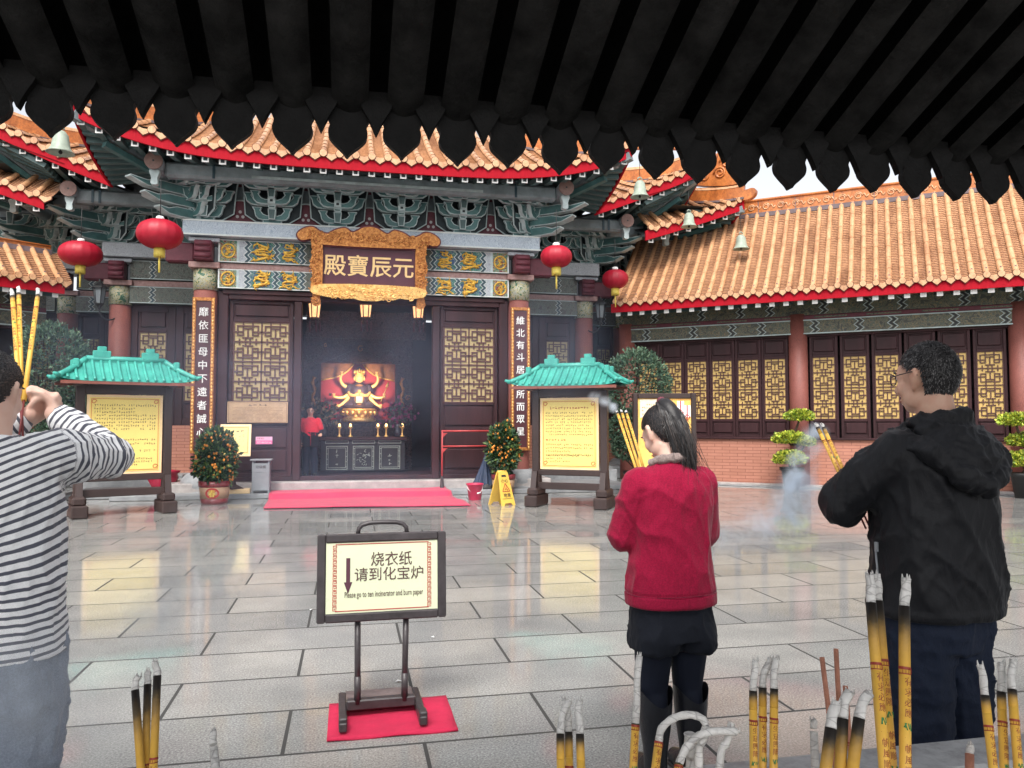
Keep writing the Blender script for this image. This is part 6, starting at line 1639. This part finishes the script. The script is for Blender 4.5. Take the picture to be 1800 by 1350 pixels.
fuse(bb, 'body', gr, m_skin2, .0065, 4); face_children(gr, GC, GR, .95)
def stripe_mat():
    m, n, b = nodes('striped_jersey'); at_ = n.nodes.new('ShaderNodeAttribute'); at_.attribute_name = 'stripe'
    wob = N(n, 'ShaderNodeMath', operation='MULTIPLY_ADD'); n.links.new(noi(n, coords(n), 7, 3), wob.inputs[0]); wob.inputs[1].default_value = .012; n.links.new(at_.outputs['Fac'], wob.inputs[2])
    md = N(n, 'ShaderNodeMath', operation='FRACT'); dv = N(n, 'ShaderNodeMath', operation='DIVIDE'); n.links.new(wob.outputs[0], dv.inputs[0]); dv.inputs[1].default_value = .0215; n.links.new(dv.outputs[0], md.inputs[0])
    c = ramp(n, md.outputs[0], [(0, (.09,.095,.125)), (.34, (.09,.095,.125)), (.39, (.90,.90,.91)), (.95, (.90,.90,.91)), (1, (.09,.095,.125))])
    c = mixc(n, .25, c, ramp(n, noi(n, coords(n), 300, 2), [(.3,(.5,.5,.5)),(.7,(1,1,1))]), 'MULTIPLY')
    n.links.new(c, b.inputs['Base Color']); b.inputs['Roughness'].default_value = .9; b.inputs['Sheen Weight'].default_value = .2
    bump(n, b, noi(n, coords(n, (1,1,.5)), 12, 4, .55, .8), .4, .015); return m
sh3 = MB(); loft(sh3, interp_rings([(0,.0,.875,.192,.135),(0,0,.95,.190,.133),(0,0,1.08,.180,.125),(0,-.005,1.2,.176,.122),(0,-.012,1.32,.176,.112),(0,-.015,1.40,.150,.092),(0,-.012,1.44,.09,.072),(0,-.008,1.462,.062,.060)]))
for A_ in (GRt, GL): limb(sh3, [(A_[0][0]*.92,A_[0][1],A_[0][2]), Vector(A_[0]).lerp(Vector(A_[1]),.5), A_[1], Vector(A_[1]).lerp(Vector(A_[2]),.45), Vector(A_[1]).lerp(Vector(A_[2]),.84)], [.078,.070,.062,.055,.042])
def gattr(co):
    s = 1 if co.x > 0 else -1; A_ = GRt if s > 0 else GL
    a, e, h = Vector(A_[0]), Vector(A_[1]), Vector(A_[2]); d1 = (e-a); L1 = d1.length; d1n = d1/L1; t = (co-a).dot(d1n); d2n = (h-e).normalized(); t2 = (co-e).dot(d2n)
    r1 = (co-a-d1n*t).length
    if t2 > .02 and (co-e-d2n*t2).length < .075 and t > L1*.5: return 5+L1+t2
    if t > .01 and r1 < .095 and (abs(co.x) > .165 or co.y > .10): return 5+t
    k = min(1,max(0,(co.z-1.0)/.38)); return co.z - .42*co.x*k*k*(3-2*k) - co.y*.10
sh_o = fuse(sh3, 'striped_shirt', gr, stripe_mat(), .0065, 5, lambda co: (fold(co,(7,7,3.5),.0085,1,2.5)+fold(co,(15,15,7),.0035,4,-4))*min(1,max(.25,(co.z-.86)/.12)), gattr)
m_jean = fabric('pale_blue_trousers', (.20,.235,.30), .9, 200, .5, .5)
tr = MB()
for s in (-1,1): limb(tr, [(s*.085,0,.88),(s*.09,.01,.66),(s*.092,.01,.45),(s*.094,-.01,.24),(s*.095,-.012,.05)], [.108,.100,.090,.086,.086])
loft(tr, [(0,0,.74,.175,.12),(0,0,.95,.17,.115)])
fuse(tr, 'trousers', gr, m_jean, .009, 5, lambda co: fold(co,(6,6,3),.011,7,2)+fold(co,(6,6,15),.004,2))
sh_ = MB()
for s in (-1,1): shoe(sh_, s*.095, .0, None, -s*.1)
fuse(sh_, 'shoes', gr, m_white, .008, 3)
hb = MB()
def gflow2(p, nr): return gflow(p, nr)*1.6-nr*.30
def ghair(p):
    if abs(p.x) > .060 and -.022 < p.y < .05 and p.z < .026: return False
    return p.z > -.01 + .9*max(0,p.y-.0) if p.y > -.03 else p.z > -.085
capm = MB(); capm.ell((0,0,0), (.084,.106,.105), m_hair, 40, 28); vs = [Vector(v)+Vector((0,-.014,.025)) for v in capm.v]; fs = [f for f in capm.f if all(ghair(vs[i]) for i in f)]
hb.add([GC+GR @ (v*.95) for v in vs], fs, m_hair, True)
bun = Vector((0,-.118,-.01))
def gflow(p, nr):
    d = bun-p; t = d-nr*d.dot(nr); return t.normalized()*1.3-nr*.36 if t.length > .001 else Vector((0,-1,0))
hair_blades(hb, GC, GR, .95, 7000, .05, ghair, [m_hair, m_hairb], 9, gflow2, lift=.34, mess=.05, rad=(.084,.106,.105), off=(0,-.014,.025), wd=.002)
hb.ell(GC+GR @ (bun*.95), (.042,.036,.042), m_hair, 16, 12); hb.build('hair', gr)

# ---- attendant in the doorway
at = empty('person', (-.84, 17.35, .32), radians(186), 'attendant in a red polo shirt and dark trousers standing inside the doorway', 'man')
at.scale = (.91,.91,.91)
TC = Vector((0,.012,1.565)); TR = Euler((radians(-8),0,radians(0))).to_matrix()
bb = MB(); head_parts(bb, TC, TR); limb(bb, [(0,-.02,1.34),(0,-.01,1.5)], [.07,.06]); loft(bb, interp_rings([(0,0,.80,.15,.10),(0,0,1.2,.16,.11),(0,0,1.38,.08,.07)]))
TA = [[(-.19,0,1.33),(-.26,.03,1.07),(-.23,.25,1.0)], [(.19,0,1.33),(.25,-.02,1.06),(.24,.12,.84)]]
for A_ in TA: limb(bb, A_, [.05,.04,.03])
hand(bb, (-.225,.29,1.0), (0,1,.1), (.3,0,-1), (1,.1,.2), .5); hand(bb, (.24,.15,.80), (0,.4,-1), (-1,0,0), (0,1,.2), .5)
for s in (-1,1): limb(bb, [(s*.09,0,.85),(s*.095,.01,.46),(s*.10,-.01,.09)], [.085,.06,.045])
fuse(bb, 'body', at, m_skin, .009, 4); face_children(at, TC, TR)
pb = MB(); loft(pb, interp_rings([(0,0,.86,.20,.15),(0,0,1.1,.20,.155),(0,0,1.28,.20,.13),(0,0,1.37,.12,.09),(0,0,1.41,.075,.07)]))
for A_ in TA: limb(pb, [(A_[0][0]*.9,0,1.32), Vector(A_[0]).lerp(Vector(A_[1]),.7)], [.085,.075])
fuse(pb, 'polo_shirt', at, fabric('red_polo', (.72,.022,.045), .85), .011, 4, lambda co: fold(co,(6,6,3),.006,2))
ap = MB(); loft(ap, interp_rings([(0,.0,.70,.21,.16),(0,0,.95,.207,.16),(0,0,1.06,.205,.158)])); fuse(ap, 'apron', at, m_shorts, .011, 3)
b = MB(); b.tube([(0,.165,1.06),(0,.170,.74)], .008, m_lred, 6); b.box((.26,.12,.72), (.10,.06,.14), m_pane_dull, b=.01); b.build('lanyard', at)
for A_ in TA:
    sl_ = MB(); limb(sl_, [Vector(A_[0]).lerp(Vector(A_[1]),.75), A_[1], Vector(A_[1]).lerp(Vector(A_[2]),.8)], [.058,.052,.04]); fuse(sl_, 'sleeve_guard', at, m_tights, .010, 3)
tr = MB()
for s in (-1,1): limb(tr, [(s*.085,0,.86),(s*.095,.012,.46),(s*.102,-.01,.08)], [.11,.09,.08])
fuse(tr, 'trousers', at, m_navytr, .011, 4); sh_ = MB()
for s in (-1,1): shoe(sh_, s*.105, .0, None, -s*.12)
fuse(sh_, 'shoes', at, m_black, .010, 3)
hb = MB(); capm = MB(); capm.ell((0,0,0), (.082,.102,.103), m_hair, 30, 20); vs = [Vector(v)+Vector((0,-.012,.025)) for v in capm.v]; fs = [f for f in capm.f if all(hairline(vs[i]) for i in f)]
hb.add([TC+TR @ v for v in vs], fs, m_hair, True); hair_blades(hb, TC, TR, 1, 2500, .02, hairline, [m_hair], 4, mflow); hb.build('hair', at)
gl = MB(); P_ = lambda p: TC+TR @ Vector(p)
for s in (-1,1):
    gl.tube([P_((s*.034+.024*cos(a),.110,.010+.019*sin(a))) for a in (i*2*pi/14 for i in rng(15))], .0025, m_black, 5); gl.tube([P_((s*.058,.104,.016)),P_((s*.084,.03,.02)),P_((s*.088,-.02,.012))], .002, m_black, 5)
gl.build('glasses', at)
# ------------------------------------------------------------------ the incense burner and its sticks
bu = empty('incense_burner', (.6, .97, 0), 0, 'grey stone incense burner with a broad rim, filled with ash', 'incense burner')
m_rim = speckle('grey_rim_stone', (.36,.37,.38), (.22,.22,.23), .4, 30); m_sand = M('burner_ash', (.36,.31,.25), .95, .3, 40, 180, .8)
b = MB()
for c, d in (((0,.362,.80),(3.5,.12,.10)),((0,-.42,.80),(3.5,.12,.10)),((-1.69,-.03,.80),(.12,.664,.10)),((1.69,-.03,.80),(.12,.664,.10))): b.box(c, d, m_rim, b=.008)
b.build('rim', bu)
b = MB(); b.box((0,-.03,.50), (3.34,.80,.50), m_rim, b=.01); b.box((0,-.03,.12), (3.0,.66,.24), m_rim, b=.02); b.build('basin', bu)
b = MB(); b.grid([[Vector((-1.62+3.24*i/60, -.355+.65*j/12, .802+.008*noise.noise(Vector((i*.5,j*.5,0))))) for j in rng(13)] for i in rng(61)], m_sand, True, True); b.build('ash_bed', bu)
m_paper = M('yellow_incense_paper', (.80,.47,.075), .5, .15, 14, 90, .08); m_pinkstick = M('pinkish_incense', (.48,.21,.14), .8, .25, 20, 120, .3)
m_print = M('dark_red_lettering', (.30,.03,.015), .55, .2, 30); m_greenprint = M('green_leaf_print', (.05,.28,.10), .55, .2, 30); m_stickwood = M('red_stick_wood', (.20,.03,.03), .6, .2)
def char_mat():
    m, n, b = nodes('scorched_paper'); tc = n.nodes.new('ShaderNodeTexCoord'); sx = n.nodes.new('ShaderNodeSeparateXYZ'); n.links.new(tc.outputs['Generated'], sx.inputs[0])
    a = N(n, 'ShaderNodeMath', operation='MULTIPLY_ADD'); n.links.new(noi(n, tc.outputs['Object'], 60, 3), a.inputs[0]); a.inputs[1].default_value = .25; n.links.new(sx.outputs[2], a.inputs[2])
    c = ramp(n, a.outputs[0], [(.10, (.80,.47,.075)), (.55, (.46,.26,.045)), (.86, (.06,.04,.016)), (1, (.014,.011,.009))]); n.links.new(c, b.inputs['Base Color']); b.inputs['Roughness'].default_value = .6; return m
m_char = char_mat()
Ri = random.Random(31)
def incense(base, top, r, label, group, ashp=None, ash_len=.03, char=.05, text='有求必應', label_at=.07, mat=None, tail=0, letters=True, ash_bend=0.0, cat='incense stick'):
    base, top = Vector(base), Vector(top); r = r*.76; d = top-base; L = d.length; z = d.normalized(); y = (Vector((0,1,0))-z*z.y).normalized(); x = y.cross(z)
    Mx = Matrix((x,y,z)).transposed().to_4x4(); Mx.translation = base
    o = bpy.data.objects.new('incense_stick', None); COL.objects.link(o); o.matrix_world = Mx; o.empty_display_size = .05; tag(o, label, cat, group)
    mat = mat or m_paper
    b = MB(); b.tube([(0,0,tail),(0,0,(L-char+tail)/2),(0,0,L-char)], r, mat, 14); b.build('paper_tube', o)
    if tail: b = MB(); b.tube([(0,0,-.02),(0,0,tail+.002)], r*.45, m_stickwood, 8); b.build('stick_end', o)
    if char > .004: b = MB(); b.tube([(0,0,L-char),(0,0,L-char*.5),(0,0,L)], [r*.998,r*.997,r*.99], m_char, 14); b.build('scorched_end', o)
    if ash_len:
        n = 9; pts = []; rs = []; ph = Ri.uniform(0,6)
        if ashp: inv = Mx.inverted(); pts = [inv @ Vector(p) for p in ashp]; k = [Vector(p) for p in cat3(pts, 4)]; pts = k; rs = [r*(.90+.07*sin(i*1.9)) for i in rng(len(pts))]
        else:
            for i in rng(n):
                t = i/(n-1); pts.append((ash_bend*t*t+.0015*sin(t*7+ph)*t, .004*t*sin(ph), L+ash_len*t)); rs.append(r*(.93-.10*t+.05*sin(t*9+ph)))
        b = MB(); b.tube(pts, rs, m_ash, 12)
        e = Vector(pts[-1])
        for q in rng(3): a = Ri.uniform(0,6); b.tube([e+Vector((r*.6*cos(a),r*.6*sin(a),-.002)), e+Vector((r*.7*cos(a),r*.7*sin(a),.006))], [r*.3,r*.08], m_ash, 5)
        b.build('ash', o)
    if letters:
        b = MB(); zt = L-label_at; rr = r+.0003; q = r*1.5
        b.tube([(0,0,zt),(0,0,zt+r*.5)], rr, m_print, 14, False); b.tube([(0,0,zt-r*.8),(0,0,zt-r*.6)], rr, m_print, 14, False)
        for k in rng(5): a = -pi/2+(k-2)*.5; b.tube([(rr*cos(a),rr*sin(a),zt-r*.7),(rr*cos(a),rr*sin(a),zt+r*.2)], r*.06, m_print, 4)
        zc = zt-r*2.0; reps = (text, None, '一帆風順', None, text)
        for s in reps:
            if s is None:
                for k in rng(5): a = -pi/2+Ri.uniform(-.8,.8); a2 = a+Ri.uniform(-.5,.5); b.tube([(rr*cos(a),rr*sin(a),zc),(rr*cos(a2),rr*sin(a2),zc-r*Ri.uniform(.6,1.3))], r*.10, m_greenprint, 4)
                zc -= r*2.4; continue
            for ch in s:
                if zc < tail+r*2: break
                b.text(ch, q*1.05, m_print, Matrix.Translation((0,-rr,zc)) @ Matrix.Rotation(pi/2,4,'X') @ Matrix.Translation((0,-.08*q,0)), .012, wrap=rr); zc -= q*1.15
        b.build('printed_lettering', o)
    return o
def cat3(pts, n=4):
    out = []; N_ = len(pts)
    for i in rng(N_-1):
        p = [pts[max(0,i-1)], pts[i], pts[i+1], pts[min(N_-1,i+2)]]
        for k in rng(n):
            t = k/n; out.append(.5*((2*p[1])+(p[2]-p[0])*t+(2*p[0]-5*p[1]+4*p[2]-p[3])*t*t+(3*p[1]-p[0]-3*p[2]+p[3])*t**3))
    out.append(pts[-1]); return out
GB = 'incense sticks standing in the burner'
B_ = [
 ('charred',(-.273,1.225,.8),(-.329,1.339,1.075),.0080,'charred incense stick, outermost left of the leftmost trio',.006), ('charred',(-.288,1.238,.8),(-.315,1.357,1.077),.0078,'charred incense stick, middle of the leftmost trio',0), ('charred',(-.277,1.223,.8),(-.29,1.309,1.105),.0080,'charred incense stick, tallest of the leftmost trio',-.004),
 ('stub',(-.135,1.079,.8),(-.193,1.231,1.022),.0080,'lone grey ash stub right of the charred trio',0),
 ('curl',(.294,1.05,.8),(.316,1.144,1.03),.0082,'incense stick whose curled ash leans right, left of its trio below the floor sign',.014), ('curl',(.314,1.078,.8),(.334,1.161,1.025),.0082,'incense stick with the tallest ash, middle of the trio left of the boots',-.006), ('curl',(.321,1.031,.8),(.342,1.128,1.034),.0082,'incense stick with straight forked ash, right of the trio left of the boots',0),
 ('trio',(.586,1.059,.8),(.621,1.118,1.081),.0082,'yellow incense stick, left one of the trio right of the ash arches',.004), ('trio',(.61,1.08,.8),(.646,1.133,1.079),.0082,'yellow incense stick with ash bent right, middle of the trio right of the arches',.016), ('trio',(.612,1.055,.8),(.653,1.111,1.084),.0082,'yellow incense stick, right one of the trio right of the arches',.005),
 ('right',(.882,.908,.8),(.943,1.009,1.088),.0084,'leaning incense stick, left one of the trio in the lower right corner',-.003), ('right',(.903,.934,.8),(.984,1.021,1.086),.0084,'incense stick with split ash, middle of the lower right corner trio',0), ('right',(.913,.909,.8),(.983,1.0,1.097),.0084,'incense stick with ash bent right, last of the lower right corner trio',.010),
 ('thick',(.547,.887,.8),(.648,.959,1.082),.0105,'thick scorched incense stick, left one of the bundle before the man',.006), ('thick',(.605,.905,.8),(.676,.973,1.088),.0105,'thick scorched incense stick, middle of the bundle before the man',.010), ('thick',(.591,.896,.8),(.692,.959,1.092),.0105,'thick scorched incense stick, right one of the bundle before the man',.012),
 ('tall',(.676,.864,.8),(.76,1.02,1.232),.0102,'tallest thick incense stick before the man, in front of its twin',0), ('tall',(.711,.898,.8),(.790,1.044,1.228),.0100,'tall thick incense stick half hidden behind its twin',0), ('tall',(.697,.883,.8),(.794,.992,1.232),.0104,'lone tall thick incense stick in front of the man in black',.002),
]
for i, (k, a, c, r, lab, bend) in enumerate(B_):
    tx = ('有求必應','生意興隆')[i % 2]
    if k == 'charred': incense(a, c, r, lab, GB, ash_len=.020, char=.12, text=tx, label_at=.12, ash_bend=bend)
    elif k == 'stub': incense(a, c, r, lab, GB, ash_len=.020, char=.004, letters=False, mat=m_ash)
    elif k == 'curl': incense(a, c, r, lab, GB, ash_len=.045, char=.035, text=tx, label_at=.050, ash_bend=bend)
    elif k == 'trio': incense(a, c, r, lab, GB, ash_len=.045, char=.028, text=tx, label_at=.045, ash_bend=bend)
    elif k == 'right': incense(a, c, r, lab, GB, ash_len=.043, char=.025, text=tx, label_at=.045, ash_bend=bend)
    elif k == 'thick': incense(a, c, r, lab, GB, ash_len=.036, char=.075, text=tx, label_at=.095, ash_bend=bend)
    else: incense(a, c, r, lab, GB, ash_len=.040, char=.095, text=tx, label_at=.088, ash_bend=bend)
incense((.404,1.101,.8), (.442,1.159,1.03), .0082, 'incense stick with a long pale straight ash, between the curled trio and the arches', GB, ash_len=.10, char=.006, label_at=.005)
incense((.349,.947,.8), (.446,1.076,1.035), .0080, 'incense stick whose ash makes the larger, farther arch', GB, ashp=[(.446,1.076,1.034),(.450,1.074,1.054),(.467,1.069,1.069),(.489,1.064,1.074),(.506,1.061,1.069),(.512,1.06,1.061)], char=.006, label_at=.004)
incense((.382,.928,.8), (.466,1.051,1.012), .0082, 'incense stick whose ash makes the lower arch pointing right', GB, ashp=[(.466,1.051,1.011),(.478,1.052,1.033),(.498,1.052,1.048),(.524,1.05,1.053),(.555,1.047,1.051)], char=.006, label_at=.006)
for a, c, lab in (((.739,1.051,.8),(.762,1.148,1.115),'thin bare pinkish incense stick bent to the left'),((.755,1.081,.8),(.797,1.161,1.123),'tallest of the thin pinkish incense sticks'),((.743,1.032,.8),(.787,1.124,1.075),'shortest of the thin pinkish incense sticks, red at the top')):
    incense(a, c, .0052, lab, GB, ash_len=0, char=.0, mat=m_pinkstick, label_at=.085)
incense((.68,1.039,.8), (.714,1.101,1.022), .0080, 'grey burnt out stick left of the thick bundle', GB, ash_len=.012, char=.004, letters=False, mat=m_ash)
incense((.873,.974,.8), (.953,1.053,.982), .0085, 'short pinkish stub with a white tip beside the corner trio', GB, ash_len=.014, char=.0, letters=False, mat=m_pinkstick)
for pts, r, lab in (([(.514,1.062,1.058),(.509,1.063,1.035),(.503,1.065,1.009),(.497,1.05,.80)], .0062, 'hanging column of white ash under the end of the larger arch'), ([(.559,1.071,1.055),(.549,1.066,1.03),(.533,1.059,.996),(.50,1.0,.80)], .0058, 'leaning white ash column right of the arches'), ([(.507,1.104,1.03),(.509,1.105,1.0),(.511,1.106,.978),(.495,1.06,.80)], .0085, 'thick pale ash column behind the arches')):
    b = MB(); P = cat3([Vector(p) for p in pts[::-1]], 5); b.tube(P, [r*(1+.12*sin(i*1.7)) for i in rng(len(P))], m_ash, 10); tag(b.build('ash_column'), lab, 'incense ash', 'ash columns in the burner')
# sticks in the hands
GH = 'incense sticks held by the worshippers'
for a, c, r, lab in (((-.958,2.558,1.461),(-1.121,2.875,1.925),.0095,'leftmost of the three sticks raised by the striped woman'),((-.960,2.565,1.461),(-1.109,2.893,1.938),.0095,'middle of the three sticks raised by the striped woman'),((-.963,2.548,1.461),(-1.045,2.879,1.932),.0095,'rightmost, apart from the other two sticks of the striped woman')):
    incense(a, c, r, lab, GH, ash_len=.028, char=.03, label_at=.06, tail=.13, text='生意興隆')
for a, c, lab in (((1.305,3.245,1.13),(1.254,3.498,1.545),'leftmost of the three sticks of the woman in red'),((1.325,3.265,1.13),(1.282,3.513,1.548),'middle of the three sticks of the woman in red'),((1.33,3.225,1.13),(1.29,3.471,1.545),'rightmost of the three sticks of the woman in red')):
    incense(a, c, .0085, lab, GH, ash_len=.010, char=.02, label_at=.04, tail=.08)
for a, c, lab in (((1.84,2.50,1.13),(1.776,2.675,1.48),'left one of the two sticks held by the man in black'),((1.868,2.515,1.13),(1.81,2.688,1.48),'right one of the two sticks held by the man in black')):
    incense(a, c, .0098, lab, GH, ash_len=.012, char=.03, label_at=.06, tail=.06)

# ------------------------------------------------------------------ smoke
def smoke(name, lo, hi, blobs, dens, label_seed=0, scale=3.0, col=(.88,.94,1.0), thr=(.42,.68), detail=4, aniso=.2):
    """one closed box of air; the smoke inside is the union of soft blobs broken up by noise"""
    b = MB(); c = [(l+h)/2 for l, h in zip(lo, hi)]; b.box(c, [h-l for l, h in zip(lo, hi)], None)
    b.mats = []; o = b.build(name)
    m = bpy.data.materials.new('incense_smoke'); m.use_nodes = True; n = m.node_tree
    for x in list(n.nodes):
        if x.type == 'BSDF_PRINCIPLED': n.nodes.remove(x)
    out = [x for x in n.nodes if x.type == 'OUTPUT_MATERIAL'][0]
    vol = n.nodes.new('ShaderNodeVolumePrincipled'); n.links.new(vol.outputs[0], out.inputs['Volume']); vol.inputs['Color'].default_value = col+(1,); vol.inputs['Anisotropy'].default_value = aniso
    tc = n.nodes.new('ShaderNodeTexCoord'); tot = None
    for (p, r, k) in blobs:
        mp = n.nodes.new('ShaderNodeMapping'); mp.inputs['Location'].default_value = [-p[i]/r[i] for i in rng(3)]; mp.inputs['Scale'].default_value = [1/q for q in r]
        n.links.new(tc.outputs['Object'], mp.inputs[0]); ln = N(n, 'ShaderNodeVectorMath', operation='LENGTH'); n.links.new(mp.outputs[0], ln.inputs[0])
        mr = N(n, 'ShaderNodeMapRange'); mr.interpolation_type = 'SMOOTHSTEP'; n.links.new(ln.outputs['Value'], mr.inputs[0]); mr.inputs['From Min'].default_value = 0; mr.inputs['From Max'].default_value = 1; mr.inputs['To Min'].default_value = k; mr.inputs['To Max'].default_value = 0
        if tot is None: tot = mr.outputs[0]
        else:
            ad = N(n, 'ShaderNodeMath', operation='ADD'); n.links.new(tot, ad.inputs[0]); n.links.new(mr.outputs[0], ad.inputs[1]); tot = ad.outputs[0]
    f = noi(n, tc.outputs['Object'], scale, detail, .6, 1.2); mr = N(n, 'ShaderNodeMapRange'); n.links.new(f, mr.inputs[0]); mr.inputs['From Min'].default_value = thr[0]; mr.inputs['From Max'].default_value = thr[1]; mr.inputs['To Min'].default_value = .05; mr.inputs['To Max'].default_value = 1
    ml = N(n, 'ShaderNodeMath', operation='MULTIPLY'); n.links.new(tot, ml.inputs[0]); n.links.new(mr.outputs[0], ml.inputs[1]); m2 = N(n, 'ShaderNodeMath', operation='MULTIPLY'); n.links.new(ml.outputs[0], m2.inputs[0]); m2.inputs[1].default_value = dens; n.links.new(m2.outputs[0], vol.inputs['Density'])
    o.data.materials.append(m); tag(o, kind='stuff'); return o
# plumes
smoke('incense_smoke', (1.04, 2.62, 0.78), (2.04, 3.64, 1.53), [((1.81, 2.74, 1.46), (0.04, 0.1, 0.05), 1.0), ((1.81, 2.78, 1.4), (0.05, 0.1, 0.06), 1.0), ((1.8, 2.82, 1.33), (0.065, 0.12, 0.08), 1.0), ((1.83, 2.9, 1.24), (0.085, 0.14, 0.11), 0.9), ((1.87, 3.0, 1.14), (0.12, 0.18, 0.15), 0.5), ((1.82, 3.12, 1.04), (0.2, 0.2, 0.14), 0.22), ((1.62, 3.27, 0.96), (0.3, 0.2, 0.13), 0.15), ((1.4, 3.42, 0.91), (0.34, 0.2, 0.13), 0.11)], 28, scale=9, thr=(0.45, 0.6), col=(.80,.90,1.0))
smoke('incense_smoke', (1.1, 3.45, 1.54), (1.29, 3.65, 1.68), [((1.24, 3.52, 1.57), (0.03, 0.05, 0.035), 1), ((1.21, 3.55, 1.6), (0.04, 0.05, 0.035), 0.8), ((1.17, 3.58, 1.62), (0.05, 0.05, 0.04), 0.4)], 40, scale=16, thr=(0.42, 0.6))
smoke('incense_smoke', (-0.53, 1.4, 1.02), (-0.09, 2.31, 1.38), [((-0.34, 1.48, 1.08), (0.05, 0.06, 0.06), 0.8), ((-0.37, 1.58, 1.11), (0.07, 0.08, 0.09), 0.9), ((-0.36, 1.73, 1.12), (0.12, 0.1, 0.1), 0.7), ((-0.33, 1.93, 1.16), (0.16, 0.14, 0.13), 0.55), ((-0.31, 2.13, 1.21), (0.2, 0.16, 0.15), 0.4)], 9, scale=11, thr=(0.44, 0.62))
smoke('incense_smoke', (-1.02, 1.72, 0.52), (-0.34, 2.19, 1.16), [((-0.68, 1.97, 0.82), (0.32, 0.2, 0.3), 1.0), ((-0.71, 1.92, 0.92), (0.25, 0.18, 0.22), 0.7)], 1.8, scale=4, thr=(0.3, 0.65))
smoke('incense_smoke', (-6.01, 10.55, 0.02), (4.95, 14.54, 4.49), [((-0.5, 12.99, 1.71), (2.4, 1.1, 1.6), 1.0), ((0.78, 12.88, 2.47), (2.3, 1.1, 2.0), 0.9), ((-2.12, 13.1, 2.25), (2.4, 1.1, 1.8), 0.7), ((3.43, 12.52, 2.67), (1.5, 1.0, 1.7), 0.8), ((0.22, 11.77, 0.5), (3.0, 1.2, 0.8), 0.6), ((-4.19, 13.52, 2.62), (1.8, 1.0, 1.6), 0.6)], 0.21, scale=0.55, thr=(0.22, 0.7), col=(.60,.72,1.0))
